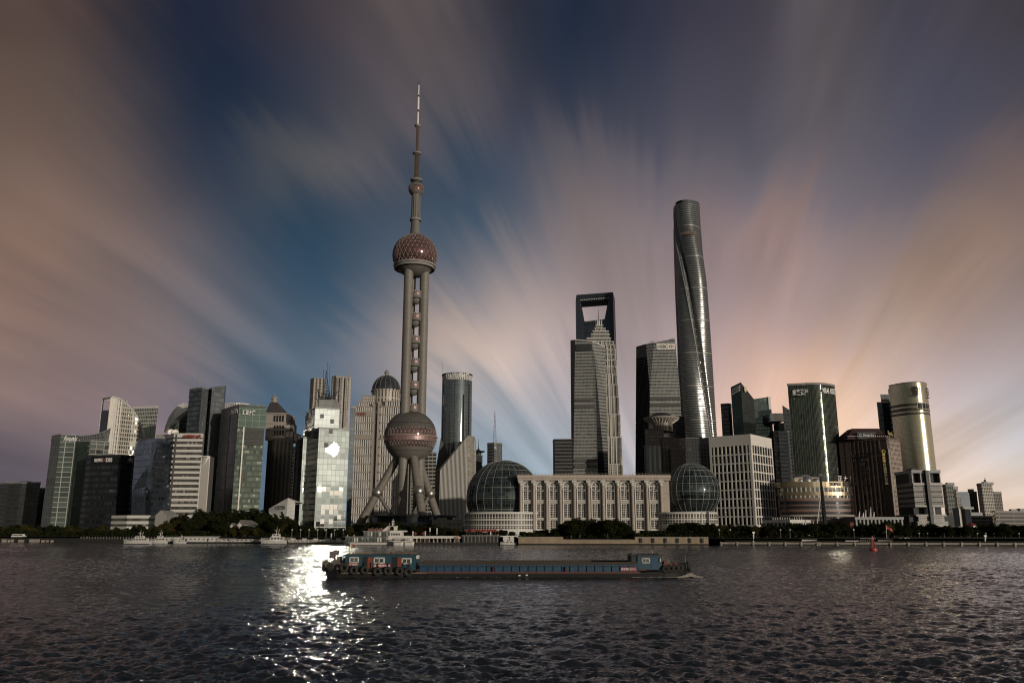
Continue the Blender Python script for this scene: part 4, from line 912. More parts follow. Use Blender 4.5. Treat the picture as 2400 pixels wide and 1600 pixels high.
ms = MB(); b0 = C(1159.5, 1038, 1045); hh = Zp(962, 1045) - b0[2]; W = 4.2
for k in range(13):
    w0, w1 = W*(1-k/13.5), W*(1-(k+1)/13.5); z0, z1 = b0[2] + hh*k/13, b0[2] + hh*(k+1)/13
    for sx, sy in ((-1, -1), (1, -1), (1, 1), (-1, 1)):
        ms.tube((b0[0]+sx*w0/2, 1045+sy*w0/2, z0), (b0[0]+sx*w1/2, 1045+sy*w1/2, z1), .25, n=4, m=k % 2)
    ms.tube((b0[0]-w0/2, 1043, z0), (b0[0]+w1/2, 1043, z1), .18, n=4, m=k % 2); ms.tube((b0[0]+w0/2, 1043, z0), (b0[0]-w1/2, 1043, z1), .18, n=4, m=k % 2)
obj('lattice_mast', ms, [solid('mast red', (.22, .06, .05), .6), GREYP], t20)

# ============ television tower
PT = Vector((C(962, 1023, 782)[0], 782, 0)); YP = 782
zU, zLo, zS = Zp(599, YP) , Zp(1023, YP), Zp(443.8, YP)
tv = thing('television_tower', 'very tall grey television tower with two big spheres on slanting legs', 'television tower', (PT.x, PT.y, GZ))
TVC = solid('tower concrete', (0.125, 0.115, 0.10), 0.62, streak=True, var=0.35, scale=.15)
TVT = facade('tower sphere tiles', (.125, .115, .10), (.05, .045, .04), 1.4, 2.2, .05, .05, metal=.35, var=.35, blind=0, rough=.35, tilt=.01)
def tvc(name, base):
    m, g_ = new_mat(name); geo = g_.n('ShaderNodeNewGeometry'); uvn = g_.n('ShaderNodeUVMap'); U, V, _ = g_.sep(uvn.outputs[0])[:3]
    seam = g_.m('LESS_THAN', g_.m('FRACT', g_.m('DIVIDE', V, 5.2)), 0.05)
    n1 = g_.noise(g_.vm('MULTIPLY', geo.outputs['Position'], (1, 1, .1)), .35, 4, .65)[0]; n2 = g_.noise(geo.outputs['Position'], .12, 2)[0]
    k = g_.m('MULTIPLY', g_.m('ADD', .6, g_.m('ADD', g_.m('MULTIPLY', n1, .55), g_.m('MULTIPLY', n2, .25))), g_.m('SUBTRACT', 1.0, g_.m('MULTIPLY', seam, .45)))
    out(g_, principled(g_, g_.vm('SCALE', base, scale=k), .55, 0, .4)); return m
TVJ = tvc('jointed tower concrete', (0.155, 0.14, 0.118))
MAR = facade('maroon tower glass', (.22, .085, .08), (.08, .03, .03), 2.6, 2.6, .04, .04, metal=.75, var=.8, tilt=.03, blind=0, rough=.14)
PNK = facade('pink band glass', (.22, .13, .12), (.11, .07, .06), 1.5, 6, .12, .02, metal=.2, var=.5, tilt=.02, blind=0, rough=.42)
Rc = 9.6; rc = 4.55
for k in range(3):
    a_ = radians(-2 + 120*k); x, y = PT.x + Rc*cos(a_), PT.y + Rc*sin(a_)
    mb = MB(); mb.tube((x, y, GZ), (x, y, zU-6), rc, n=28, caps=False); obj('column', mb, TVJ, tv, smooth=True)
# lower sphere
RL = 24.9
def sphere_zone(c, Rr, l0, l1, steps, n=72, k=1.0): return MB().lathe(c, [(Rr*k*cos(radians(l0 + (l1-l0)*i/steps)), Rr*k*sin(radians(l0 + (l1-l0)*i/steps))) for i in range(steps+1)], n)
cL = (PT.x, PT.y, zLo)
obj('sphere_cap', sphere_zone(cL, RL, 16, 89.5, 16), TVT, tv, smooth=True)
obj('sphere_glass_band', sphere_zone(cL, RL, -3, 16, 5, k=.985), MAR, tv, smooth=True)
obj('sphere_rim', MB().lathe((PT.x, PT.y, 0), [(RL*.97, zLo-4.9), (RL*1.0, zLo-4.8), (RL*1.0, zLo-1.2), (RL*.97, zLo-1.1)], 72), PNK, tv, smooth=True)
obj('sphere_ledge', MB().lathe((PT.x, PT.y, 0), [(RL*.98, zLo-1.1), (RL*1.035, zLo-1.0), (RL*1.035, zLo-.2), (RL*.98, zLo-.1)], 72), STONE2, tv)
obj('sphere_glass_band', sphere_zone(cL, RL, -26, -11, 5, k=.985), MAR, tv, smooth=True)
obj('sphere_bowl', sphere_zone(cL, RL, -88, -26, 14), TVC, tv, smooth=True)
def ringlat(c, Rr, l0, l1, n, rows, r_=.3):
    """triangular lattice on a sphere zone"""
    mb = MB(); P = lambda la, lo: Vector((c[0] + Rr*cos(la)*cos(lo), c[1] + Rr*cos(la)*sin(lo), c[2] + Rr*sin(la)))
    for j in range(rows):
        a0, a1 = radians(l0 + (l1-l0)*j/rows), radians(l0 + (l1-l0)*(j+1)/rows); o0 = (j % 2)*pi/n
        for i in range(n):
            t = 2*pi*i/n + o0; mb.tube(P(a0, t), P(a1, t + pi/n), r_, n=4); mb.tube(P(a0, t), P(a1, t - pi/n), r_, n=4); mb.tube(P(a1, t-pi/n), P(a1, t+pi/n), r_*.8, n=4, caps=False)
    return mb
obj('sphere_lattice', ringlat(cL, RL*.995, -2.5, 15.5, 40, 2, .26), CONC, tv); obj('sphere_lattice', ringlat(cL, RL*.995, -25.5, -11.5, 44, 2, .26), CONC, tv)
for lat_, nn_ in ((27, 44), (-35, 40)):
    mb = MB(); la = radians(lat_)
    for i in range(nn_):
        t = 2*pi*i/nn_; d = Vector((cos(la)*cos(t), cos(la)*sin(t), sin(la))); c = Vector(cL) + d*RL*.995; mb.tube(c, c + d*.25, .62, n=8)
    obj('porthole_ring', mb, BLACK, tv)
# upper sphere
RU = 22.6; cU = (PT.x - 0.5, PT.y, zU)
obj('sphere_glass', sphere_zone(cU, RU, -28, 84, 22, k=.98), MAR, tv, smooth=True)
obj('sphere_lattice', ringlat(cU, RU*.99, -27, 69, 30, 8, .2), CONC, tv)
obj('sphere_lattice', ringlat(cU, RU*.99, 69, 81, 18, 1, .25), CONC, tv)
obj('sphere_rim', MB().lathe((cU[0], cU[1], cU[2]), [(RU*.86, -10.2), (RU*.93, -10.4), (RU*.93, -12.2), (RU*.88, -12.4), (RU*.88, -13), (RU*.90, -13.2), (RU*.90, -14.6), (RU*.82, -15)], 64), CONC, tv, smooth=True)
obj('sphere_bowl', sphere_zone(cU, RU, -86, -38, 12), TVC, tv, smooth=True)
# pods between the columns
for py in (688, 741, 794.5, 847.6, 901.8, 955):
    z = Zp(py, YP-6); pc = (PT.x + 1.6, PT.y, z)
    pd = MB(); pd.lathe(pc, [(.1, 5.0), (3.5, 4.6), (5.6, 3.0), (6.6, 2.8), (7.3, 2.7), (7.3, 1.6), (7.1, 1.5), (7.1, -.9), (7.3, -1.0), (7.3, -3.6), (6.6, -4.0), (5.6, -4.2)], 30, mats=[0,0,0,0,0,0,1,1,0,0,0])
    p_ = obj('pod', pd, [TVC, PNK], tv, smooth=True)
    bl_ = MB(); bl_.lathe(pc, [(5.0*cos(t), -4.2 - 5.4*sin(t)) for t in [i*pi/2/7 for i in range(8)]], 24); obj('pod_bowl', bl_, TVC, p_, smooth=True)
    dots = MB()
    for i in range(20): t = 2*pi*i/20; dots.obox((pc[0]+6.6*cos(t), pc[1]+6.6*sin(t), z+2.7), .8, .8, .9, t)
    obj('pod_balustrade', dots, OFFW, p_)
# shaft, small sphere, masts, antenna
def zz_(py): return Zp(py, YP)
ax = lambda py: PT.x + 2.0
sx_ = PT.x - 0.9
s1_ = MB(); s1_.lathe((sx_, YP, 0), [(5.3, zz_(550)), (4.6, zz_(530)), (4.35, zz_(517))], 28); obj('shaft_cone', s1_, TVC, tv, smooth=True)
s1_ = MB(); s1_.lathe((sx_, YP, 0), [(4.3, zz_(518)), (5.9, zz_(517.5)), (5.9, zz_(513.5)), (4.3, zz_(513))], 28); obj('shaft_ring', s1_, CONC, tv)
s1_ = MB(); s1_.tube((sx_, YP, zz_(514)), (sx_, YP, zz_(455)), 3.7, n=24, caps=False); obj('shaft', s1_, TVJ, tv, smooth=True)
cg = MB(); z0, z1 = zz_(513), zz_(456)
for i in range(14): t = 2*pi*i/14; cg.tube((sx_+4.5*cos(t), YP+4.5*sin(t), z0), (sx_+4.5*cos(t), YP+4.5*sin(t), z1), .22, n=4)
k = 0
while z0 + 2.3*k < z1: cg.lathe((sx_, YP, z0+2.3*k), [(4.35, 0), (4.65, 0), (4.65, .5), (4.35, .5)], 24); k += 1
obj('shaft_cage', cg, CONC, tv)
RS = 7.9; cS = (sx_ - .2, YP, zS)
obj('small_sphere', sphere_zone(cS, RS, -88, -16, 10, 32), TVC, tv, smooth=True); obj('small_sphere_glass', sphere_zone(cS, RS, -16, 24, 6, 32, k=.98), MAR, tv, smooth=True); obj('small_sphere_cap', sphere_zone(cS, RS, 24, 88, 8, 32), TVC, tv, smooth=True)
obj('small_sphere_lattice', ringlat(cS, RS, -16, 24, 20, 2, .16), CONC, tv)
def disc(py, r_, h_, x): obj('mast_disc', MB().lathe((x, YP, zz_(py)), [(r_*.55, -h_), (r_, 0), (r_, h_), (r_*.5, h_*1.1)], 20), CONC, tv)
def mast(x, py0, py1, w, segs, mat=DARK):
    mb = MB(); z0, z1 = zz_(py0), zz_(py1)
    mb.tube((x, YP, z0), (x, YP, z1), w*.33, n=8)
    for sx, sy in ((-1, -1), (1, -1), (1, 1), (-1, 1)): mb.tube((x+sx*w/2, YP+sy*w/2, z0), (x+sx*w/2, YP+sy*w/2, z1), .28, n=4)
    for k in range(segs):
        a, b = z0 + (z1-z0)*k/segs, z0 + (z1-z0)*(k+1)/segs; mb.box(x-w/2, x+w/2, YP-w/2, YP+w/2, a, a+.45); mb.tube((x-w/2, YP-w/2, a), (x+w/2, YP-w/2, b), .2, n=4); mb.tube((x+w/2, YP-w/2, a), (x-w/2, YP-w/2, b), .2, n=4)
    obj('mast', mb, mat, tv)
disc(424, 6.2, 1.2, sx_-.3); mast(sx_-.3, 424, 362, 4.6, 12, solid('mast bronze', (.11, .085, .07), .6)); disc(361, 4.6, 1.0, sx_-.4); mast(sx_-.4, 360, 298, 2.7, 14, solid('mast bronze', (.11, .085, .07), .6)); disc(296, 3.3, 1.1, sx_-.5)
sg = MB(); xx = sx_ - .5
for py0, py1, r_, m_ in ((294, 263, 1.0, 0), (263, 258, .6, 1), (258, 228, 1.15, 0), (228, 223, .6, 1), (223, 200, .75, 0), (200, 190, .3, 1)): sg.tube((xx, YP, zz_(py0)), (xx, YP, zz_(py1)), r_, r_*.85, n=10, m=m_)
obj('antenna', sg, [WHITE, DARK], tv)
# slanting legs with ball joints and struts
for deg in (176, 294, 55):
    a_ = radians(deg); d = Vector((cos(a_), sin(a_), 0))
    P = lambda r_, z: Vector((PT.x, PT.y, 0)) + d*r_ + Vector((0, 0, z))
    obj('slanted_leg', MB().tube(P(11, 74), P(51, GZ-1), 3.7, 3.7, n=26, caps=False), TVJ, tv, smooth=True)
    c = P(30.2, 40.3); jb = MB(); jb.lathe(tuple(c), [(5.3*cos(t), 5.3*sin(t)) for t in [-pi/2 + i*pi/16 for i in range(17)]], 32); obj('leg_ball', jb, solid('brushed steel ball', (.36, .33, .29), .34, metal=.85, var=.15), tv, smooth=True)
    obj('strut', MB().tube(P(29, 39), P(7, 6), 1.7, 2.2, n=16), TVC, tv, smooth=True)
# round base hall
bs = MB(); zb = Zp(1207, 735); bs.lathe((PT.x + 6, 760, GZ), [(38, 0), (38, zb-GZ-1.5), (42, zb-GZ-1.3), (42, zb-GZ), (12, zb-GZ+1.5)], 48)
hb = obj('entrance_hall', bs, [facade('hall glass', (.06, .08, .10), (.12, .12, .12), 4, 8, .1, .2, metal=.5, blind=0)], tv)
# ============ riverside hall with arched windows
YH = 540; zH = Zp(1113.5, YH)
hall = thing('riverside_hall', 'long beige riverside hall with giant columns and ten tall arched windows', 'building', (Xp(1390, YH, 10), YH, GZ))
colpx = [1220.8, 1251.2, 1281.8, 1313.6, 1346, 1379.5, 1413.3, 1447.6, 1481.8, 1515.6, 1549.2]
zmid = 22.0
CX = [Xp(p, YH, zmid + (5 if i == 5 else 5)) for i, p in enumerate(colpx)]
XL, XR = Xp(1216, YH, zmid), Xp(1570, YH, zmid)
zA, zB_, zC_, zD, zE = Zp(1126, YH), Zp(1213, YH), Zp(1177, YH), Zp(1240, YH), Zp(1216, YH)
zar = Zp(1138.5, YH); wr = 2.35                     # springing line and half width of the arches
zw1, zw2, zw3, zw4 = Zp(1172, YH), Zp(1177.5, YH), Zp(1213.5, YH), Zp(1217, YH)
STO = facade('hall stone blocks', (.32, .272, .226), (.20, .165, .135), 1.7, 1.15, .05, .07, metal=0, var=.3, blind=0, rough=.8, tilt=.0)
def wallpart():
    mb = MB(); y = YH
    q_ = lambda x0, x1, z0, z1: mb.face([(x0, y, z0), (x1, y, z0), (x1, y, z1), (x0, y, z1)], 0, [(x0, z0), (x1, z0), (x1, z1), (x0, z1)])
    edges = [XL] + CX + [XR]
    q_(XL, CX[0], GZ, zA); q_(CX[-1], XR, GZ, zA)
    for a, b in zip(CX[:-1], CX[1:]):
        c = (a+b)/2; l, r = c-wr, c+wr
        q_(a, l, GZ, zA); q_(r, b, GZ, zA); q_(l, r, GZ, zD); q_(l, r, zw4, zw3); q_(l, r, zw2, zw1)
        N = 14; pr = (l, zar)
        for i in range(1, N+1):
            t = pi - pi*i/N; cu = (c + wr*cos(t), zar + wr*sin(t))
            mb.face([(pr[0], y, pr[1]), (cu[0], y, cu[1]), (cu[0], y, zA), (pr[0], y, zA)], 0, [(pr[0], pr[1]), (cu[0], cu[1]), (cu[0], zA), (pr[0], zA)])
            mb.face([(cu[0], y, cu[1]), (pr[0], y, pr[1]), (pr[0], y+1.3, pr[1]), (cu[0], y+1.3, cu[1])]); pr = cu
        for z0, z1 in ((zD, zw4), (zw3, zw2), (zw1, zar)):
            for x in (l, r): mb.face([(x, y, z0), (x, y+1.3, z0), (x, y+1.3, z1), (x, y, z1)])
            mb.face([(l, y, z0), (r, y, z0), (r, y+1.3, z0), (l, y+1.3, z0)])
            if z1 != zar: mb.face([(l, y, z1), (r, y, z1), (r, y+1.3, z1), (l, y+1.3, z1)])
    mb.box(XL, XR, YH+1.4, YH+45, GZ, zH-2); return mb
obj('wall', wallpart(), STO, hall)
ent = MB(); ent.box(XL-.6, XR+.4, YH-3.1, YH+46, zA+.02, zH-1.8, 0); obj('entablature', ent, STO, hall)
co = MB(); co.box(XL-1.2, XR+.8, YH-3.9, YH+47, zH-1.78, zH-1.0); co.box(XL-.9, XR+.6, YH-3.5, YH+46.5, zH-.98, zH); co.box(XL-1, XR+.6, YH-3.6, YH-3.12, zA+.1, zA+.5); obj('cornice', co, STONE, hall)
rl = MB(); n = 46
for i in range(n): x = XL + (XR-XL)*i/(n-1); rl.box(x-.12, x+.12, YH-1.8, YH-1.5, zH, zH+1.0)
rl.box(XL, XR, YH-1.75, YH-1.55, zH+1.0, zH+1.12); obj('roof_railing', rl, CONC, hall)
for x in CX:
    cl = MB(); cl.lathe((x, YH-1.45, 0), [(1.35, GZ), (1.35, GZ+2.2), (1.1, GZ+2.4), (1.02, GZ+8), (.92, zA-3.2)], 18); c_ = obj('column', cl, STO, hall, smooth=True)
    cp = MB(); cp.lathe((x, YH-1.45, zA-3.2), [(.95, 0), (1.15, .3), (.95, .5), (1.25, 1.4), (1.1, 1.6), (1.5, 2.4), (1.7, 2.5)], 14); cp.box(x-1.6, x+1.6, YH-3.0, YH+.1, zA-.7, zA-.02)
    for s_ in (-1, 1): cp.torus((x+s_*1.25, YH-2.6, zA-1.2), .35, .17, 'y', 10, 5)
    obj('capital', cp, OFFW, c_)
    md = MB(); md.torus((x, YH-3.15, (zA+zH)/2-.9), .75, .13, 'y', 14, 5); md.box(x-.3, x+.3, YH-3.3, YH-3.12, (zA+zH)/2-1.2, (zA+zH)/2-.6); obj('medallion', md, OFFW, hall)
WG = facade('hall window glass', (.035, .033, .03), (.03, .03, .03), .72, .9, .02, .02, metal=.35, var=1.6, blind=.22, blindc=(.15, .12, .09), tilt=.03)
def win(c, z0, z1, arch):
    y = YH + 1.2; mb = MB()
    if arch:
        pts_ = [(c+wr, z0)] + [(c + wr*cos(t), zar + wr*sin(t)) for t in [pi*i/12 for i in range(13)]] + [(c-wr, z0)]
        mb.face([(p[0], y, p[1]) for p in pts_][::-1], 0, [(p[0], p[1]) for p in pts_][::-1])
    else: mb.face([(c-wr, y, z0), (c+wr, y, z0), (c+wr, y, z1), (c-wr, y, z1)], 0, [(c-wr, z0), (c+wr, z0), (c+wr, z1), (c-wr, z1)])
    w_ = obj('window', mb, WG, hall); f = MB(); yb = y-.02
    top = zar if arch else z1
    for k in (-1, -.42, 0, .42, 1): f.box(c+k*wr-(.16 if abs(k) != .42 else .08), c+k*wr+(.16 if abs(k) != .42 else .08), yb-.3, yb, z0, top + (wr*.9 if arch and k == 0 else 0))
    z = z0; i = 0
    while z < top: f.box(c-wr, c+wr, yb-.22, yb, z-.09, z+.09); z += 1.45; i += 1
    f.box(c-wr, c+wr, yb-.3, yb, z0, z0+.35); f.box(c-wr, c+wr, yb-.3, yb, top-.2, top+.15)
    if arch:
        for rr in (wr*.93, wr*.5):
            for k in range(12): f.tube((c+rr*cos(pi*k/12), yb-.1, zar+rr*sin(pi*k/12)), (c+rr*cos(pi*(k+1)/12), yb-.1, zar+rr*sin(pi*(k+1)/12)), .12, n=4)
        for k in (2, 4, 8, 10): f.tube((c+wr*.5*cos(pi*k/12), yb-.1, zar+wr*.5*sin(pi*k/12)), (c+wr*.93*cos(pi*k/12), yb-.1, zar+wr*.93*sin(pi*k/12)), .08, n=4)
    obj('frame', f, WHITE, w_)
for a, b in zip(CX[:-1], CX[1:]):
    c = (a+b)/2; win(c, zw1, zar, True); win(c, zw3, zw2, False); win(c, zD, zw4, False)
    ar = MB(); P = [(c-wr-.5, zD-.8)] + [(c + (wr+.5)*cos(t), zar + (wr+.5)*sin(t)) for t in [pi - pi*i/14 for i in range(15)]] + [(c+wr+.5, zD-.8)]
    for p, q_ in zip(P[:-1], P[1:]): ar.tube((p[0], YH-.15, p[1]), (q_[0], YH-.15, q_[1]), .42, n=5)
    for z in (zw1-.1, zw2+.0, zw3-.05, zw4, zD-.3): ar.box(c-wr-.3, c+wr+.3, YH-.55, YH-.02, z-.35, z+.2)
    ar.torus((c, YH-.25, zar), wr+1.15, .28, 'y', 28, 4); 
    obj('arch_surround', ar, OFFW, hall)

# ============ the two glass globes on ringed podiums
def globe(pxc, pyc, Rpx, Y, pycut, label, pod_l, pod_r, podrows, podY, seed, name='globe_building', split=None):
    c = Vector(C(pxc, pyc, Y)); d = Y*cos(TH) + (c.z-H)*sin(TH); Rg = Rpx/FL*d; zc = Zp(pycut, Y - Rg*.8)
    t = thing(name, label, 'building', (c.x, c.y, GZ))
    l0 = degrees_(math.asin(max(-.98, (zc - c.z)/Rg)))
    GG = facade('globe glass %d' % seed, (.05, .068, .066), (.07, .075, .07), 1.75, 2.05, .06, .06, metal=.72, var=1.6, tilt=.006, blind=.05, blindc=(.10, .10, .08), rough=.04)
    n = 72; st = 24
    mb = MB(); rows = []
    for i in range(st+1):
        la = radians(l0 + (89-l0)*i/st); rows.append([(c.x + Rg*cos(la)*cos(2*pi*j/n), c.y + Rg*cos(la)*sin(2*pi*j/n), c.z + Rg*sin(la)) for j in range(n)])
    for i in range(st):
        for j in range(n):
            k = (j+1) % n; mb.face([rows[i][j], rows[i][k], rows[i+1][k], rows[i+1][j]], 0, [(2*pi*Rg*j/n, Rg*1.6*i/st), (2*pi*Rg*(j+1)/n, Rg*1.6*i/st), (2*pi*Rg*(j+1)/n, Rg*1.6*(i+1)/st), (2*pi*Rg*j/n, Rg*1.6*(i+1)/st)])
    obj('glass_shell', mb, GG, t, smooth=True)
    P = lambda la, lo, k=1.004: Vector((c.x + Rg*k*cos(la)*cos(lo), c.y + Rg*k*cos(la)*sin(lo), c.z + Rg*k*sin(la)))
    rb = MB(); nm_ = 26
    for j in range(nm_):
        lo = 2*pi*j/nm_ + .07
        for i in range(26):
            a, b = [radians(l0 + (88-l0)*q_/26) for q_ in (i, i+1)]; rb.tube(P(a, lo), P(b, lo), .11, n=4, caps=False)
    for la in [l0 + 1, -18, -2, 14, 30, 45, 58, 70, 79]:
        if la < l0: continue
        for j in range(64): rb.tube(P(radians(la), 2*pi*j/64), P(radians(la), 2*pi*(j+1)/64), .11, n=4, caps=False)
    obj('ribs', rb, solid('globe ribs', (.26, .27, .255), .5), t)
    fine = MB()
    for j in range(nm_*3):
        if j % 3 == 0: continue
        lo = 2*pi*j/(nm_*3) + .07
        for i in range(16):
            a, b = [radians(l0 + (62-l0)*q_/16) for q_ in (i, i+1)]; fine.tube(P(a, lo), P(b, lo), .045, n=3, caps=False)
    obj('fine_ribs', fine, solid('fine ribs', (.07, .078, .075), .5), t)
    # podium: stacked rings
    a, b = Xp(pod_l, podY, 10), Xp(pod_r, podY, 10); pc = (a+b)/2; pr = (b-a)/2; py0 = Y
    WB = facade('ring windows', (.05, .048, .043), (.45, .41, .35), 1.9, 30, .28, .0, metal=.3, var=1.2, blind=.3, blindc=(.16, .14, .11), tilt=.04)
    f0 = podY - (-pr*.55 + 0)
    def ell(k, z, n_=72): return [(pc + pr*k*cos(2*pi*i/n_), podY + pr*.75 + pr*.75*k*sin(2*pi*i/n_)) for i in range(n_)]
    zs = [Zp(p, podY) for p in podrows]
    obj('podium_wall', MB().prism(ell(.97, 0), GZ, zs[0]-.3, 0, 1), [WB, ROOF], t)
    for i, z in enumerate(zs):
        h_ = 1.25 if i == 0 else (.95 if i < len(zs)-1 else 3.0)
        obj('podium_band', MB().prism(ell(1.0 + (.01 if i == 0 else 0), 0), z-h_, z), OFFW, t)
        if i < len(zs)-1: obj('podium_rail', MB().prism(ell(.985, 0), zs[i+1]+.9, zs[i+1]+1.12), OFFW, t)
    return t
degrees_ = math.degrees
globe(1181, 1167, 87.5, 566, 1198, 'larger dark glass globe on a ringed white podium left of the hall', 1084, 1276, [1199, 1215.5, 1228, 1239], 532, 1)
gl2 = globe(1622, 1151, 64.5, 560, 1197.5, 'smaller dark glass globe on a ringed white podium right of the hall', 1554, 1694, [1199, 1214.5, 1226.5], 528, 2)

# ============ middle skyline
f21 = facade('dark ribbon tower', (.05, .05, .05), (.03, .03, .028), 2.0, 4.1, .1, .35, metal=.6, var=.9, tilt=.02, blind=.06, blindc=(.2, .19, .16), spanc=(.10, .098, .09), rough=.15)
tower('office_tower', 'short dark banded tower left of the tall slab above the hall', [(1295.6, 1031, 985), (1300, 1029.5, 977), (1341, 1029.5, 975)], 30, f21, units=0, parapet=.6)
f22 = facade('silver grey office glass', (.20, .205, .19), (.20, .195, .18), 1.6, 4.05, .14, .42, metal=.7, var=.7, tilt=.015, blind=.42, blindc=(.03, .028, .025), rough=.14)
f22d = facade('black slanting glass', (.03, .032, .035), (.02, .02, .02), 1.6, 4.05, .1, .15, metal=.6, var=.8, tilt=.01, blind=.02, blindc=(.1, .1, .1))
Y22 = 1010
t22 = thing('office_tower', 'tall silver grey slab with a slanting dark facet in front of the stepped tower', 'building', (C(1375, 1110, Y22)[0], Y22+10, GZ))
def dn(p, px): x = Xp(px, p[1], GZ); return (x, p[1], GZ)
a0, a1, a2, a3 = C(1336.9, 797, Y22+14), C(1348, 796, Y22), C(1386, 799, Y22-2), C(1417.6, 814, Y22+8)
k1 = C(1395, 848, Y22-3); b0, b1, b2, b3 = dn(a0, 1340.5), dn(a1, 1341.5), dn(a2, 1404), dn(a3, 1430)
mb = MB()
def F_(pts_, m, k=0): mb.face(pts_, m, [(p[0] + (p[1]-Y22)*.7, p[2]) for p in pts_])
F_([b0, b1, a1, a0], 1); F_([b1, b2, k1, a2, a1], 0); F_([b2, b3, k1], 1); F_([b3, (a3[0], a3[1], a3[2]-62), k1], 0); F_([(a3[0], a3[1], a3[2]-62), a3, a2, k1], 0)
r3 = (a3[0]*1.03, a3[1]*1.03, a3[2]); rb3 = (b3[0]*1.03, b3[1]*1.03, GZ); F_([b3, rb3, r3, a3], 1)
obj('wall', mb, [f22, f22d], t22); 
rfm = MB(); rfm.face([a0, a1, a2, a3, r3, (a0[0]*1.03, a0[1]*1.03, a0[2])]); obj('roof', rfm, ROOF, t22)
lv = MB(); p, q_ = C(1350, 813, Y22-1), C(1387, 814, Y22-3); lv.box(p[0], q_[0], Y22-3.4, Y22-2.2, p[2]-5, p[2]+3.5); obj('louvre_band', lv, BLACK, t22)
ed = MB(); 
for p, q_ in ((a1, a2), (a2, a3)): ed.tube(Vector(p)-Vector((0, .6, 0)), Vector(q_)-Vector((0, .6, 0)), .7, n=4)
obj('crown_edge', ed, OFFW, t22)
for z_ in (935, 950, 1078, 1092): a, b = C(1346, z_, Y22-3), C(1394+(z_-935)*.035, z_, Y22-3); obj('plant_floor', MB().box(a[0], b[0], Y22-2.6, Y22-1.8, a[2]-2.2, a[2]+1.6), DCONC, t22)

# tower with the trapezoid opening
YS = 1660
f23 = facade('deep blue grey glass', (.040, .048, .062), (.022, .026, .034), 2.0, 4.2, .06, .12, metal=.7, var=.35, tilt=.003, blind=.01, blindc=(.07, .08, .1), rough=.05)
f23r = facade('silver edge glass', (.15, .17, .19), (.06, .07, .08), 2.0, 4.2, .06, .14, metal=.8, var=.35, tilt=.003, blind=0, rough=.08)
t23 = thing('opening_tower', 'dark blue glass tower with a trapezoid opening at its top', 'building', (C(1395, 1000, YS)[0], YS+20, GZ))
TLo, TRo = C(1350.7, 691, YS), C(1436.6, 684.5, YS-8); BL, BR2 = dn(C(1352.5, 796, YS), 1356), dn(C(1445, 796, YS-8), 1452)
OTL, OTR, OBR, OBL = C(1361.5, 707, YS), C(1426.5, 702, YS-5), C(1418, 747, YS-4), C(1370, 753, YS)
mb = MB(); uvf = lambda P: [(p[0], p[2]) for p in P]; D_ = Vector((2, 46, 0))
def FF(P, m=0): mb.face(P, m, uvf(P))
FF([BL, OBL, OTL, TLo]); FF([OTL, OTR, TRo, TLo]); FF([OTR, OBR, BR2, TRo]); FF([BL, BR2, OBR, OBL])
Q = [OTL, OTR, OBR, OBL]
for i in range(4): a, b = Vector(Q[i]), Vector(Q[(i+1) % 4]); mb.face([b, a, a+D_, b+D_], 1)
R1 = C(1441, 700, YS+14); R2 = dn(C(1449, 796, YS+14), 1458)
mb.face([BR2, R2, R1, TRo], 1, [(0, 0), (16, 0), (16, R1[2]), (0, TRo[2])])
mb.face([TLo, TRo, R1, Vector(R1)+D_, Vector(TLo)+D_], 0); mb.face([Vector(BL)+D_, Vector(BL), Vector(TLo), Vector(TLo)+D_], 0)
W_ = [BL, OBL, OTL, TLo]; 
for P in ([BL, OBL, OTL, TLo], [OTL, OTR, TRo, TLo], [OTR, OBR, BR2, TRo], [BL, BR2, OBR, OBL]): P2 = [Vector(p)+D_ for p in P][::-1]; mb.face(P2, 0, uvf(P2))
obj('wall', mb, [f23, f23r], t23)
lm_ = MB(); lm_.tube(Vector(OBL)+Vector((1.5, -1, 0)), Vector(OBR)+Vector((-1.5, -1, 0)), 1.4, n=4); obj('deck_band', lm_, OFFW, t23)
lm_ = MB(); 
for i in range(17): p = Vector(OTL).lerp(Vector(OTR), i/16) + Vector((0, -.8, 3 + (i % 3)*.4)); lm_.box(p.x-1.2, p.x+1.0, p.y-.6, p.y+.5, p.z-.7, p.z+.9)
obj('observation_windows', lm_, OFFW, t23)
lm_ = MB()
for i in range(16): p = Vector(OBL).lerp(Vector(OBR), i/15) + Vector((-2, -.8, -5)); lm_.box(p.x-.5, p.x+.8, p.y-.6, p.y+.5, p.z-3, p.z-.2)
obj('louvre_slots', lm_, BLACK, t23)

# stepped pagoda-like tower
YJ = 1500; axp = lambda py: 1406 + (py-714)*.0248
f24 = facade('pale metal curtain', (.30, .29, .27), (.48, .45, .39), 3.0, 4.0, .38, .25, metal=.7, var=.8, tilt=.06, blind=.05, blindc=(.4, .38, .33), fmetal=.4, frough=.35, rough=.14)
f24m = facade('dark core glass', (.12, .12, .115), (.25, .24, .21), 3.0, 4.0, .3, .3, metal=.6, var=1.4, tilt=.03, blind=.1, blindc=(.5, .45, .38), fmetal=.4)
t24 = thing('stepped_tower', 'pale tiered skyscraper narrowing in steps to a spiky crown', 'building', (C(1413, 1100, YJ)[0], YJ+20, GZ))
tiers = [(1459, 1110, 1088), (1456.5, 1088, 1024), (1453.3, 1024, 971), (1450.7, 971, 930), (1448.7, 930, 901), (1446.7, 901, 877), (1445.2, 877, 858), (1444.2, 858, 843), (1443.2, 843, 830), (1442.5, 830, 818), (1441.5, 818, 807), (1438, 807, 798)]
JX = C(1406, 714, YJ)[0]
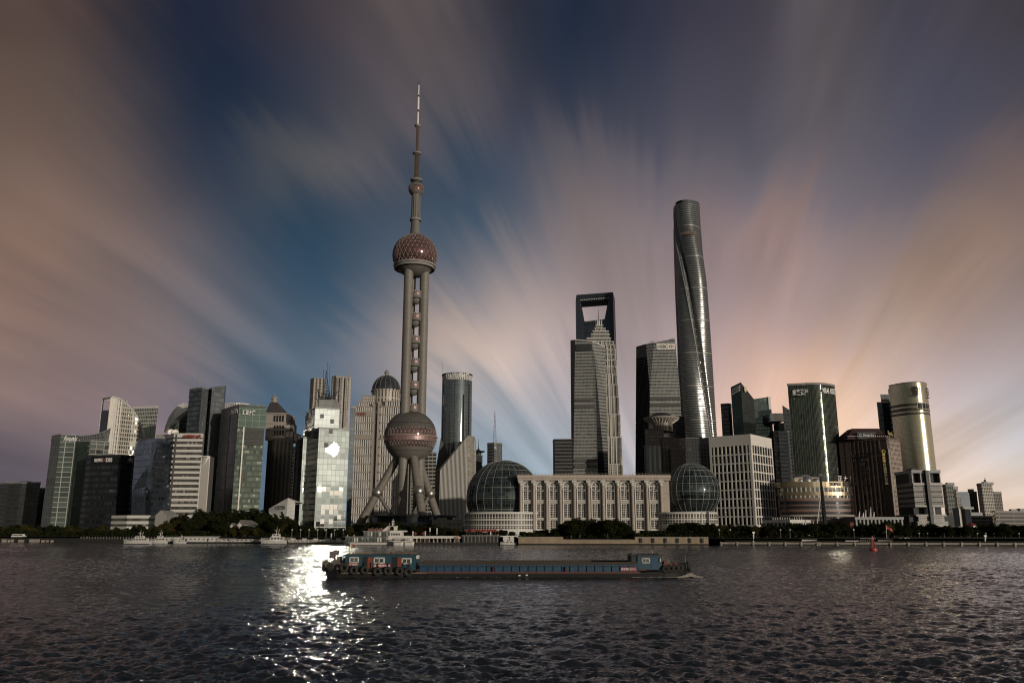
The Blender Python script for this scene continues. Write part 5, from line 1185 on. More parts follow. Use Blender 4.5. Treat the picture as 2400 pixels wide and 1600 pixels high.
for i, (pr_, yb, yt) in enumerate(tiers):
    z0, z1 = (GZ if i == 0 else Zp(yb, YJ)), Zp(yt, YJ); w = Xp(pr_, YJ, z1) - JX
    mb = MB(); c_ = w*.30; yc = YJ + 28
    def oct(k): W2 = w*k; cc = c_*k; return [(JX-W2+cc, yc-W2), (JX+W2-cc, yc-W2), (JX+W2-cc*.4, yc-W2+cc*.6), (JX+W2, yc-W2+cc), (JX+W2, yc+W2-cc), (JX+W2-cc, yc+W2), (JX-W2+cc, yc+W2), (JX-W2, yc+W2-cc), (JX-W2, yc-W2+cc), (JX-W2+cc*.4, yc-W2+cc*.6)]
    A = oct(.975); Bq = oct(1.03)
    for k in range(10):
        a, b, c, d = A[k], A[(k+1) % 10], Bq[(k+1) % 10], Bq[k]; L = hypot(a[0]-b[0], a[1]-b[1]); mb.face([(*a, z0), (*b, z0), (*c, z1), (*d, z1)], 0 if k not in (1, 2) else 1, [(k*9, z0), (k*9+L, z0), (k*9+L, z1), (k*9, z1)])
    mb.face([(*p, z1) for p in Bq], 2); obj('tier', mb, [f24, f24m, ROOF], t24)
    em = MB(); em.prism(oct(1.05), z1-.9, z1+.3); obj('tier_eave', em, OFFW, t24)
    vb = MB()
    for fx in (-.98, -.62, -.3, .06, .40, .66, .98): vb.box(JX+w*fx-.55, JX+w*fx+.55, yc-w*1.03-1.4, yc-w*.98, z0, z1)
    obj('tier_mullions', vb, OFFW, t24)
cw = MB()
for (pl, pr_, yt, yb) in ((1376, 1432, 790, 800), (1387, 1430, 779, 790), (1391, 1428, 771, 779), (1396, 1421, 763, 771), (1399, 1416, 755, 763)):
    z0, z1 = Zp(yb, YJ), Zp(yt, YJ); x0, x1 = Xp(pl, YJ, z1), Xp(pr_, YJ, z1); yy = YJ + 28
    cw.box(x0, x1, yy-(x1-x0)*.5, yy+(x1-x0)*.5, z0-1, z1-1.4, 0); cw.box(x0-.8, x1+.8, yy-(x1-x0)*.55, yy+(x1-x0)*.55, z1-1.38, z1, 1)
for k in range(8):
    a_ = 2*pi*k/8 + .2; 
    for r0, r1, y0, y1, m_ in ((12, 14, 790, 766, 1), (5, 6.5, 764, 741, 1)):
        cw.tube((JX+r0*cos(a_), YJ+28+r0*sin(a_), Zp(y0, YJ)), (JX+r1*cos(a_), YJ+28+r1*sin(a_), Zp(y1, YJ)), 1.1, .5, n=4, m=m_)
obj('crown', cw, [f24m, OFFW], t24)
sp = MB(); sp.tube((JX, YJ+28, Zp(765, YJ)), (JX, YJ+28, Zp(742, YJ)), 2.2, 1.2, n=8); sp.tube((JX, YJ+28, Zp(742, YJ)), (JX, YJ+28, Zp(713, YJ)), .9, .15, n=6); obj('spire', sp, STEEL, t24)

# ============ HSBC tower
Y25 = 1010
f25 = facade('grey bank curtain glass', (.20, .20, .19), (.30, .29, .26), 1.6, 4.0, .10, .24, metal=.7, var=.8, tilt=.012, blind=.15, blindc=(.09, .085, .08), rough=.15)
f25d = facade('bank side glass in shade', (.035, .038, .042), (.025, .026, .028), 1.8, 4.0, .1, .2, metal=.6, var=.9, tilt=.01, blind=.02, blindc=(.09, .09, .09))  # darker copy for the tower's sides, their shade put into the colour
t25 = thing('bank_tower', 'tapering grey glass bank tower with the white HSBC sign', 'building', (C(1545, 1100, Y25)[0], Y25+15, GZ))
a0, a1, a2, a3 = C(1491, 812, Y25+22), C(1514, 806, Y25+6), C(1533, 803, Y25), C(1581.6, 793.5, Y25-2)
m1, m2 = C(1523, 914, Y25-1), C(1593.5, 914, Y25-2)
b0, b1, b2, b3 = dn(a0, 1488.5), dn(a1, 1512), dn(a2, 1530), dn(a3, 1612)
mb = MB(); uq = lambda P: [(p[0]+(p[1]-Y25)*.8, p[2]) for p in P]
for P, m_ in (([b0, b1, a1, a0], 1), ([b1, m1, a1], 1), ([m1, (a2[0], a2[1], a2[2]), a1], 0), ([b1, b2, m1], 0), ([b2, b3, m2, m1], 0), ([m1, m2, a3, a2], 0)): mb.face(P, m_, uq(P))
bk3 = [(x*1.035, y*1.035, z) for x, y, z in (b3, a3, a0, b0)]; mb.face([b3, bk3[0], bk3[1], a3], 1, [(0, 0), (20, 0), (20, 100), (0, 100)]); mb.face([a0, a1, a2, a3, bk3[1], bk3[2]], 1)
obj('wall', mb, [f25, f25d], t25)
rf_ = MB(); rf_.tube(C(1505, 808, Y25+12), C(1552, 802, Y25+8), .5, n=4); rf_.tube(C(1552, 803, Y25+8), C(1578, 792, Y25+10), .6, n=4); rf_.tube(C(1522, 803, Y25+10), C(1532, 799, Y25+10), .8, n=4)
for i in range(9): p = Vector(C(1556, 802, Y25+8)).lerp(Vector(C(1580, 792.5, Y25+8)), i/8); rf_.tube(p, (p.x, p.y, C(1556, 806, Y25+8)[2]), .25, n=4)
obj('roof_gantry', rf_, CONC, t25)
o_, ux_, uz_, L = face_frame(1539, 819.5, Y25-.5, 1581.8, 819.5, Y25-2.5); n_ = ux_.cross(uz_); ux_ = Vector((ux_.x, ux_.y, ux_.z))
bd = MB(); q0 = o_ + n_*1.0; q1 = o_ + ux_*L + n_*1.0; hs = 7.6
for P in ([q0, q1, q1+uz_*hs, q0+uz_*hs], [q0-n_*.6, q1-n_*.6, q1-n_*.6+uz_*hs, q0-n_*.6+uz_*hs][::-1]): bd.face(P)
bd.face([q0, q0+uz_*hs, q0+uz_*hs-n_*.6, q0-n_*.6]); bd.face([q1+uz_*hs, q1, q1-n_*.6, q1+uz_*hs-n_*.6]); bd.face([q0+uz_*hs, q1+uz_*hs, q1+uz_*hs-n_*.6, q0+uz_*hs-n_*.6]); obj('sign_board', bd, WHITE, t25)
text('sign_letters', 'HSBC', solid('dark sign letters', (.05, .05, .05), .5), t25, o_ + ux_*1.6 + uz_*1.7 + n_*1.2, ux_, uz_, 4.2, 12.5, depth=.25)
hx = MB(); e0 = o_ + ux_*(L-7.6) + uz_*2.0 + n_*1.35; w_, h_ = 6.4, 3.6
def tri(pts_, m_): P = [e0 + ux_*(x*w_) + uz_*(y*h_) for x, y in pts_]; hx.face(P, m_); hx.face([p - n_*.15 for p in P][::-1], m_)
tri([(.25, 0), (.5, .5), (.25, 1)], 1); tri([(.75, 0), (.75, 1), (.5, .5)], 1); tri([(.25, 0), (.25, 1), (0, .5)], 0); tri([(.75, 0), (1, .5), (.75, 1)], 0); tri([(.25, 0), (.75, 0), (.5, .5)], 0); tri([(.25, 1), (.5, .5), (.75, 1)], 0)
obj('hexagon_emblem', hx, [REDP, WHITE], t25)
for py in (933, 948): a, b = C(1524, py, Y25-2), C(1596, py, Y25-3); pm = MB(); pm.prism([(a[0], Y25-2), (b[0], Y25-3.2), (b[0], Y25-1), (a[0], Y25-.2)], a[2]-2, a[2]+1.5); obj('plant_floor', pm, DCONC, t25)

# ============ the twisting supertall
YT = 1518
t26 = thing('twisted_tower', 'tallest glass skyscraper, tapering and twisting with a spiral notch', 'building', (C(1640, 1100, YT)[0], YT, GZ))
f26 = facade('twisted tower glass', (.28, .285, .275), (.035, .037, .037), 2.4, 4.5, .12, .40, metal=.85, var=.6, tilt=.010, blind=.10, blindc=(.06, .06, .058), spanc=(.035, .037, .037), rough=.30)
f26r = solid('tower ring ledge', (.30, .295, .28), .38, metal=.35, var=.2)
cxp = [(479, 1610), (505, 1610), (700, 1619.4), (860, 1628.5), (1024, 1638), (1110, 1642)]; hwp = [(479, 28.3), (505, 29.6), (560, 32), (700, 36.5), (860, 40), (1024, 42.5), (1110, 44)]
ztop = Zp(479, YT); zl = np.linspace(GZ, ztop, 140); npt = 96; rows = []; vrow = []
pys = np.linspace(1300, 470, 400); zsamp = np.array([Zp(p, YT) for p in pys])
for z in zl:
    py = float(np.interp(z, zsamp, pys)); cxx = np.interp(py, [a for a, b in cxp], [b for a, b in cxp]); hw = np.interp(py, [a for a, b in hwp], [b for a, b in hwp])
    X0 = Xp(cxx, YT, z); Rw = (Xp(cxx+hw, YT, z) - Xp(cxx-hw, YT, z))/2
    f = (z-GZ)/(ztop-GZ); notch = radians(np.interp(f, [0, .33, .42, .55, .70, .82, .95, 1.0], [-22, -50, -64, -82, -108, -135, -172, -185])) # angle of notch: -90 faces the river
    row = []; 
    for j in range(npt):
        a_ = 2*pi*j/npt; rel = (a_ - notch + pi) % (2*pi) - pi
        rr = 1 + .075*cos(3*(a_ - notch - pi/3*0 - pi)) ; rr *= 1 - .20*exp(-(rel/.10)**2) + .03*exp(-((rel+.26)/.12)**2)
        row.append((rr*cos(a_), rr*sin(a_)))
    xa, xb = min(p[0] for p in row), max(p[0] for p in row); wmax = (xb-xa)/2; xm_ = (xa+xb)/2; row = [(X0 + (p[0]-xm_)/wmax*Rw, YT + p[1]/wmax*Rw, z + (0 if z < ztop-1 else 0)) for p in row]; rows.append(row)
mb = MB(); us = [2*pi*38*j/npt for j in range(npt+1)]
for i in range(len(rows)-1):
    a, b = rows[i], rows[i+1]
    if i == len(rows)-2: b = [(p[0], p[1], p[2] + (0 if cos(2*pi*j/npt - radians(0)) > -.55 else -14)) for j, p in enumerate(b)]
    mb.ring(a, b, 0, uvs=(us, us, zl[i], zl[i+1]))
mb.face(rows[-1], 1); obj('glass_skin', mb, [f26, ROOF], t26, smooth=True)
lg = MB(); kz = 0; zz = 12.0
while zz < ztop - 4:
    k = np.interp(zz, zl, range(len(zl))); i = int(k); r_ = k - i; A = [Vector(p).lerp(Vector(q_), r_) for p, q_ in zip(rows[i], rows[min(i+1, len(rows)-1)])]
    cc = Vector((sum(p.x for p in A)/npt, YT, zz)); O = [cc + (p-cc)*1.022 for p in A]; th_ = .28 if kz % 28 else 1.1
    lo = [p - Vector((0, 0, th_)) for p in O]; hi = [p + Vector((0, 0, th_)) for p in O]; lg.ring(lo, hi); lg.ring(hi, [p + Vector((0, 0, th_)) for p in A]); lg.ring([p - Vector((0, 0, th_)) for p in A], lo); zz += 4.5; kz += 2
obj('ring_ledges', lg, f26r, t26, smooth=False)
sm = MB()
for i in range(0, len(rows)-1):
    f = (zl[i]-GZ)/(ztop-GZ)
    def ntp(ii, off):
        f_ = (zl[ii]-GZ)/(ztop-GZ); nt_ = radians(np.interp(f_, [0, .33, .42, .55, .70, .82, .95, 1.0], [-22, -50, -64, -82, -108, -135, -172, -185])) + off
        k = (nt_ % (2*pi))/(2*pi)*npt; j = int(k) % npt; p = Vector(rows[ii][j]).lerp(Vector(rows[ii][(j+1) % npt]), k-int(k)); c0 = Vector((sum(q_[0] for q_ in rows[ii])/npt, YT, p.z)); return c0 + (p-c0)*1.03
    sm.tube(ntp(i, -.24), ntp(i+1, -.24), .7, n=4, caps=False)
obj('spiral_edge', sm, f26r, t26)
wn_ = MB(); a, b = C(1597, 546, YT-29), C(1634, 545, YT-28)
for i in range(10): x = a[0] + (b[0]-a[0])*i/10; t_ = (i-4.5)/5; wn_.box(x, x+(b[0]-a[0])/10*.8, YT-31+8*t_*t_, YT-29.5+8*t_*t_, a[2]-3.5, a[2]+3.5)
obj('sky_lobby_windows', wn_, solid('lobby bronze', (.14, .10, .075), .4, metal=.4), t26)

# saucer roofed tower in front
Y27 = 775
f27 = facade('brown hotel facade', (.06, .055, .05), (.10, .072, .058), 2.6, 3.6, .5, .5, metal=.35, var=1.2, blind=.12, blindc=(.24, .2, .16), tilt=.03)
f27s = facade('grey fins facade', (.10, .11, .115), (.16, .165, .165), 4.4, 40, .55, .0, metal=.4, var=.3, blind=0)
t27 = tower('hotel_tower', 'brown hotel tower under a domed saucer, in front of the twisted tower', [(1511, 1009, 786), (1519, 1009, 778), (1555, 1009, 778)], 24, f27, units=0, parapet=1.0, roofm=BROWN)
w27 = tower('x', 'x', [(1551, 1028, 776), (1592, 1030, 774), (1606, 1046, 776)], 26, f27, parapet=1.0, units=2, roofm=BROWN); absorb(t27, w27)
w27 = tower('x', 'x', [(1509, 1046, 772), (1514, 1046, 768), (1548, 1046, 768)], 8, [f27, f27s], [0, 1], parapet=.6, units=0); absorb(t27, w27)
w27 = tower('x', 'x', [(1571, 1052, 766), (1606, 1055, 764)], 14, f27, parapet=.8, units=0); absorb(t27, w27)
c27 = C(1550, 985, 792); dd = Xp(1592, 792, c27[2]) - c27[0]; zr = lambda p: Zp(p, 785)
sc = MB(); sc.lathe((c27[0], 792, 0), [(dd*.60, zr(1010)), (dd*.60, zr(989)), (dd*.66, zr(987)), (dd*.98, zr(980)), (dd*1.0, zr(977)), (dd*.72, zr(975.5)), (dd*.62, zr(976))], 40, mats=[1, 0, 0, 0, 0, 0]); obj('saucer', sc, [STONE2, facade('drum bays', (.05, .045, .04), (.27, .22, .18), 2.6, 30, .4, 0, metal=.3, blind=0)], t27, smooth=True)
bm_ = MB()
for i in range(30): t = 2*pi*i/30; bm_.tube((c27[0]+dd*.62*cos(t), 792+dd*.62*sin(t), zr(990)), (c27[0]+dd*.95*cos(t), 792+dd*.95*sin(t), zr(980.5)), .3, n=4)
obj('saucer_ribs', bm_, WHITE, t27)
dm = MB(); hd = zr(963.5) - zr(975.5); dm.lathe((c27[0], 792, zr(976)), [(dd*.62*cos(t), hd*sin(t)) for t in [i*pi/2/8 for i in range(9)]], 32); obj('dome', dm, DARK, t27, smooth=True)
sp = MB(); sp.tube((c27[0], 792, zr(966)), (c27[0], 792, zr(950)), .2, n=4); obj('lightning_rod', sp, DARK, t27)

# blocks behind the twisted tower's foot
tower('office_block', 'dark glass block at the foot of the twisted tower', [(1604, 1028, 892), (1664, 1026, 890)], 24, facade('foot glass', (.05, .05, .048), (.03, .03, .03), 3.2, 4, .45, .35, metal=.5, var=1, blind=.1, blindc=(.14, .13, .11)), units=1, parapet=.5)
tower('office_block', 'dark block between the bank tower and the twisted tower', [(1585, 976, 980), (1604, 976, 985)], 24, f25d, units=0, parapet=0)
# ============ white grid building
YG = 560
gw = thing('grid_building', 'white grid office building with rows of tall dark windows', 'building', (C(1758, 1200, YG)[0], YG+10, GZ))
ga, gb_, gc = None, C(1758, 1018.8, YG), None
zg = gb_[2]; ga = (Xp(1662.6, 580, zg), 580); gb_ = (Xp(1758, YG, zg), YG); gc = (Xp(1806.5, 589, zg), 589)
back = (ga[0]+gc[0]-gb_[0], ga[1]+gc[1]-gb_[1]+0)
gp = MB(); gp.prism([ga, gb_, gc, back], GZ, zg, 0, 1); obj('wall', gp, [BLACK, ROOF], gw)
GW = facade('white tile', (.62, .58, .52), (.40, .37, .33), 1.3, 1.3, .05, .05, metal=0, var=.12, blind=0, rough=.5, tilt=0)
hdr = MB(); o3 = .9
cxg, cyg = (ga[0]+gc[0])/2, (ga[1]+gc[1])/2
hp = [(cxg + (x-cxg)*1.025, cyg + (y-cyg)*1.025) for x, y in (ga, gb_, gc, back)]; zh = Zp(1042, YG)
obj('header_band', MB().prism(hp, zh, zg + .6), GW, gw)
rowsG = 10; zst = (zh - Zp(1231, YG)) / 9.0
gwin = None; nw_ = 0
WGm = facade('grid dark glass', (.018, .02, .022), (.05, .05, .05), 30, 3.1, .01, .03, metal=.4, var=1.0, blind=.03, blindc=(.1, .1, .1), tilt=.02)
for (p, q_, nb, dark) in ((ga, gb_, 10, True), (gb_, gc, 8, False)):
    u_ = Vector((q_[0]-p[0], q_[1]-p[1], 0)); L = u_.length; u_.normalize(); n_ = Vector((u_.y, -u_.x, 0)); P0 = Vector((p[0], p[1], 0))
    def slab_(s0, s1, z0, z1, d0, d1, mb):
        c_ = [P0 + u_*s0 + n_*d1, P0 + u_*s1 + n_*d1, P0 + u_*s1 + n_*d0, P0 + u_*s0 + n_*d0]; mb.prism([tuple(v_.xy) for v_ in c_], z0, z1)
    ps = MB()
    for i in range(nb + 1):
        w = .50 if 0 < i < nb else .8; s_ = min(max(L*i/nb, .5), L-.5); slab_(s_-w, s_+w, GZ, zh-.01, .03, .55, ps)
    obj('piers', ps, GW, gw)
    hs_ = MB()
    for k in range(1, 10): z = zh - zst*k; slab_(.0, L, z-.5, z+.35, .03, .50, hs_)
    obj('floor_beams', hs_, GW, gw)
    for k in range(9):
        stuff = MB()
        for i in range(nb):
            s0 = L*i/nb + .55; s1 = L*(i+1)/nb - .55; z0 = zh - zst*(k+1) + .4; z1 = zh - zst*k - .6
            tgt = MB() if nb == 10 else stuff
            for a, b in ((s0, s1),):
                A, Bv = P0 + u_*a + n_*.12, P0 + u_*b + n_*.12
                tgt.face([(A.x, A.y, z0), (Bv.x, Bv.y, z0), (Bv.x, Bv.y, z1), (A.x, A.y, z1)], 0, [(i*40+1.2, k*31+.2), (i*40+1.2+b-a, k*31+.2), (i*40+1.2+b-a, k*31+.2+z1-z0), (i*40+1.2, k*31+.2+z1-z0)])
            if nb == 10: obj('window', tgt, WGm, gw)
        if nb != 10: tag(obj('window_row', stuff, WGm, gw), kind='stuff')

# ============ towers right of the twisted one
f28 = facade('grey panel tower', (.14, .135, .13), (.06, .058, .055), 2.4, 4.4, .15, .4, metal=.5, var=.9, blind=.1, blindc=(.28, .27, .25), tilt=.03)
tk_ = tower('office_tower', 'short grey tower with white characters left of the slanted green tower', [(1689, 951, 912), (1707, 948, 908), (1714, 947, 912)], 26, [f28, f25d], [0, 1], units=1, parapet=.6, roofm=DARK)
sign('sign_letters', '余', OFFW, tk_, (1692, 979, 910.6), (1699, 979, 909), 5.2, out_=.8); sign('sign_letters', '日', OFFW, tk_, (1701.5, 973, 908.5), (1706.5, 973, 907.6), 2.8, out_=.8)
f29 = facade('deep green glass', (.045, .07, .07), (.02, .03, .03), 1.6, 4.2, .1, .14, metal=.6, var=.8, tilt=.008, blind=.06, blindc=(.12, .15, .14))
f29d = facade('dark olive glass', (.05, .052, .045), (.022, .024, .02), 1.8, 4.2, .1, .12, metal=.5, var=.6, tilt=.006, blind=.02, blindc=(.1, .1, .08))
t29 = tower('office_tower', 'dark green glass tower with a sharply slanted roof and round clock-like emblem', [(1712.6, 907, 880), (1736, 895.5, 872), (1767, 935, 884)], 30, [f29, f29d], [0, 1], flat=False, units=0, parapet=0)
em = MB(); c_ = Vector(C(1744, 912.5, 874)); n_ = Vector((.45, -.9, 0)).normalized(); 
for k in range(16):
    t0, t1 = 2*pi*k/16, 2*pi*(k+1)/16; tx = Vector((n_.y*-1, n_.x, 0)); em.face([c_ + n_*2.2, c_ + n_*2.2 + tx*1.7*cos(t0) + Vector((0, 0, 3.2*sin(t0))), c_ + n_*2.2 + tx*1.7*cos(t1) + Vector((0, 0, 3.2*sin(t1)))])
obj('round_emblem', em, solid('emblem yellow', (.45, .40, .24), .5), t29)
lt_ = MB()
for k in range(3):
    for i in range(8): p = C(1716 + i*2.4, 913 - i*1.2 + k*5, 877 - i); lt_.box(p[0]-.3, p[0]+.3, p[1]-2, p[1]-.9, p[2]-.8, p[2]+.8)
obj('roof_lamps', lt_, LETW, t29)
f30 = facade('pale green glass', (.20, .24, .22), (.10, .12, .11), 1.7, 4.0, .16, .16, metal=.75, var=.7, tilt=.01, blind=.1, blindc=(.35, .36, .32), rough=.12)
t30 = tower('office_tower', 'pale green glass slab with a white right edge beside the slanted tower', [(1765, 935, 930), (1800, 930, 926)], 26, f30, flat=False, units=0, parapet=0)
a, b = C(1800, 929, 925.5), C(1803.5, 929, 927); eg = MB(); eg.prism([(a[0], 925), (b[0]+1.2, 927), (b[0]+1.2, 955), (a[0], 955)], GZ, a[2]); obj('edge_fin', eg, OFFW, t30)
# dark tower group with bridging slab
f31 = facade('near black glass', (.022, .024, .028), (.012, .013, .015), 2.2, 4.0, .1, .2, metal=.4, var=1.2, tilt=.02, blind=.03, blindc=(.09, .09, .09))
t31 = tower('office_tower', 'near black tower with a projecting sky slab, behind the big green rounded tower', [(1833.5, 949.5, 905), (1850, 960, 905)], 34, f31, flat=False, units=0, parapet=0)
w31 = tower('x', 'x', [(1804, 1015, 900), (1812, 1011, 896), (1824, 1016, 896), (1850, 1016, 900)], 34, f31, units=2, parapet=.8); absorb(t31, w31)
bl_ = MB(); a, b = C(1805, 968, 898), C(1834, 967, 900); bl_.box(a[0], b[0], 898, 925, Zp(987, 898), a[2]); obj('sky_slab', bl_, facade('slab panels', (.12, .12, .115), (.07, .07, .07), 4, 4, .05, .1, metal=.4, blind=0), t31)
bl_ = MB(); a = C(1826, 990, 900); bl_.box(a[0], a[0]+6, 902, 920, Zp(1016, 900), a[2]); obj('sky_slab_support', bl_, DARK, t31)

# ============ big green rounded tower
f32 = facade('green black curtain glass', (.07, .085, .065), (.03, .035, .028), 1.5, 4.1, .14, .12, metal=.75, var=.9, tilt=.010, blind=.08, blindc=(.20, .22, .17), rough=.17)
Y32 = 632; A = C(1846, 907, 640); Bp = C(1905, 897.5, Y32-2); Cp = C(1924, 897, Y32+2); Dp = C(1957.5, 905, Y32+22); z32 = Bp[2]
pts = []
fl = lambda px, Y: (Xp(px, Y, z32), Y)
ptl = []; _y = 642.0; _p = 1846.0
while _p <= 1957.5:
    ptl.append((_p, _y)); _s = float(np.interp(_p, [1846, 1902, 1921, 1936, 1950, 1957], [-.30, -.22, .167, .75, 1.2, 3.0])); _st = 2.8 if _p < 1900 else 1.4; _y += _s*_st*.335; _p += _st
poly = [fl(*p) for p in ptl]; bkp = [(x*1.04+1, y*1.045) for x, y in poly[::-1]]
t32 = thing('rounded_tower', 'big dark green glass tower with a rounded corner and white sign letters', 'building', (poly[20][0], 745, GZ))
obj('wall', MB().prism(poly + bkp, GZ, z32, 0, 1), [f32, ROOF], t32, smooth=True)
fn = MB()
for i in range(0, len(poly)-1, 2):
    p = Vector(poly[i]); fn.obox((p.x, p.y-.15, GZ+30), .12, .4, z32-GZ-30, 0)
obj('mullion_fins', fn, solid('green grey fins', (.06, .065, .055), .35, metal=.5), t32)
rg = MB(); pp = [(x, y-.4) for x, y in poly]; rg.prism(pp + [(x, y+1.4) for x, y in poly[::-1]], z32+.01, z32+1.6); obj('parapet', rg, CONC, t32)
obj('roof_unit', MB().box(poly[20][0]-2, poly[20][0]+4, 645, 652, z32, z32+3), DCONC, t32)
sign('sign_letters', '未来资产', LETW, t32, (1857, 928, 639.5), (1894, 922, 636.5), 5.2, out_=1.5, bold=.03)
sign('sign_letters', 'MIRAE ASSET', LETW, t32, (1924, 921.5, 636.5), (1955.5, 925, 644), 4.4, out_=1.6, bold=.03)

# ============ oval shopping mall
Y33 = 548
f33 = facade('gold cladding', (.22, .175, .11), (.17, .135, .085), 3.0, 8, .05, .05, metal=.55, var=.3, tilt=.01, blind=0, rough=.34)
f33w = facade('mall gallery windows', (.10, .10, .09), (.40, .35, .27), 2.9, 6, .32, .1, metal=.4, var=1.0, tilt=.03, blind=.2, blindc=(.3, .28, .22))
f33b = facade('brown red tiles', (.14, .075, .05), (.10, .055, .04), 3, 1.4, .03, .06, metal=.05, var=.3, tilt=0, blind=0, rough=.5)
t33 = thing('shopping_mall', 'oval tiered shopping mall with gold top ring and brown bands', 'building', (C(1925, 1220, Y33)[0], Y33+10, GZ))
def oval(pl, pr_, k=1.0, yo=0):
    z = 30; a, b = Xp(pl, Y33, z), Xp(pr_, Y33, z); c_ = (a+b)/2; r_ = (b-a)/2; rr = min(r_*.55, 22); out_ = []
    for i in range(64):
        t = 2*pi*i/64; e = 2/2.6; x = r_*k*(abs(cos(t))**e)*(1 if cos(t) > 0 else -1); y = rr*(abs(sin(t))**e)*(1 if sin(t) > 0 else -1); out_.append((c_+x, Y33 + rr + 0 + y + yo))
    return out_
zp = lambda p: Zp(p, Y33)
for nm__, pl, pr_, y0, y1, mt in (('gold_ring', 1833, 2013, 1141, 1128, f33), ('gallery', 1839, 2012, 1152, 1141, f33w), ('gold_ring', 1837, 2014, 1160, 1152, f33), ('gallery', 1841, 2010, 1166, 1160, f33w), ('brown_band', 1839, 2014, 1173, 1166, f33b),
        ('gallery', 1843, 2009, 1181, 1173, f31), ('brown_band', 1841, 2012, 1185, 1181, f33b), ('gallery', 1843, 2008, 1192, 1185, f31), ('brown_band', 1841, 2012, 1199, 1192, f33b), ('gallery', 1845, 2008, 1205, 1199, f31), ('brown_band', 1843, 2016, 1210, 1205, STONE2),
        ('gallery', 1845, 2008, 1216, 1210, f31), ('brown_band', 1843, 2012, 1224, 1216, f33b), ('gallery', 1846, 2008, 1246, 1224, f31)):
    obj(nm__, MB().prism(oval(pl, pr_), zp(y0) + (.0), zp(y1) - .01, 0, 1 if nm__ != 'gold_ring' else 1), [mt, ROOF], t33, smooth=False)
for px, py, w in ((1872, 1122, 4.5), (1888, 1118, 5.5), (1908, 1122, 5.0)):
    c_ = C(px, 1128, Y33+22); d_ = MB(); h_ = Zp(py-7, Y33+22) - c_[2]; d_.lathe(tuple(c_), [(w*cos(t), h_*sin(t)) for t in [i*pi/2/7 for i in range(8)]], 20); obj('roof_dome', d_, STEEL, t33, smooth=True)
tr_ = MB(); tr_.prism([tuple(p) for p in [(Xp(1862, 566, 40), 566), (Xp(1920, 566, 40), 566), (Xp(1915, 588, 40), 588), (Xp(1868, 588, 40), 588)]], zp(1129), Zp(1119, 568)); obj('roof_terrace', tr_, f33, t33)
po = oval(1833, 2013); ovc = ((po[0][0]+po[32][0])/2, Y33+22)
def oval_text(s_, px0, px1, py, h_, mat, out_, zo=0):
    n = len(s_); 
    for i, ch in enumerate(s_):
        if ch == ' ': continue
        px = px0 + (px1-px0)*(i+.5)/n; best = None
        for k in range(64):
            a, b = Vector(po[k]), Vector(po[(k+1) % 64])
            if a.y > Y33+22 or b.y > Y33+22.5: continue
            for f in (.0, .25, .5, .75):
                p = a.lerp(b, f); q_ = 1200 + FL*p.x/(p.y*cos(TH)+(30-H)*sin(TH))
                if best is None or abs(q_-px) < best[0]: best = (abs(q_-px), p, (b-a).normalized())
        _, p, tx = best; 
        if tx.x < 0: tx = -tx
        nn_ = Vector((tx.y, -tx.x)); text('sign_letter', ch, mat, t33, (p.x+nn_.x*out_-tx.x*h_*.4, p.y+nn_.y*out_-tx.y*h_*.4, zp(py)), (tx.x, tx.y, 0), (0, 0, 1), h_, h_*.75 if ord(ch) < 256 else h_, depth=.25, bold=.02)
oval_text('SUPER BRAND MALL', 1949, 2026, 1138, 2.5, solid('dark bronze letters', (.05, .04, .03), .5), .5)
oval_text('正大广场', 1966, 2017, 1126.5, 3.4, LETW, -.6)
lb_ = MB(); 
# crane-like mast in front of the mall
cr = thing('mast_pole', 'tall dark twin mast with a slanting white brace in front of the oval mall', 'mast', C(1934, 1230, 470))
m_ = MB(); m_.tube(C(1923, 1113, 470), C(1931, 1228, 470), .55, .75, n=6); m_.tube(C(1928, 1146, 468), C(1937, 1228, 468), .4, .5, n=6)
for k in range(10): m_.tube(C(1924+k*.8, 1122+k*10.5, 470), C(1929+k*.8, 1146+k*8.5, 468), .15, n=4)
obj('mast', m_, DARK, cr); m_ = MB(); m_.tube(C(1923, 1162, 466), C(1915.5, 1226, 466), .3, n=5); obj('brace', m_, OFFW, cr); m_ = MB(); c_ = C(1922.5, 1114, 470); m_.box(c_[0]-1.4, c_[0]+1.4, 469, 471, c_[2]-.6, c_[2]+1); obj('cap', m_, DARK, cr)
# white pavilion with columns
pv = thing('pavilion', 'white flat roofed pavilion with slender columns below the white grid building', 'building', C(1850, 1240, 470))
a, b, c_ = C(1796, 1219, 482), C(1851, 1217, 464), C(1906, 1218, 476); rp = [(a[0], 482), (b[0], 464), (c_[0], 476), (c_[0]+4, 496), (a[0]+3, 500)]; zr_ = b[2]
obj('roof', MB().prism(rp, zr_-1.7, zr_), OFFW, pv); obj('wall', MB().prism([(x*.992+.8, y+1.6) for x, y in rp], GZ, zr_-1.71), BLACK, pv)
for (p, q_, n) in ((rp[0], rp[1], 6), (rp[1], rp[2], 9)):
    for i in range(n+1): x = p[0] + (q_[0]-p[0])*i/n; y = p[1] + (q_[1]-p[1])*i/n; obj('pillar', MB().box(x-.35, x+.35, y+.1, y+.8, GZ, zr_-1.7), OFFW, pv)
for i in range(14): p = C(1812+i*5.6, 1216, 478); obj('roof_post', MB().box(p[0]-.15, p[0]+.15, 478, 478.4, zr_, zr_ + R.uniform(.8, 1.7)), OFFW, pv)
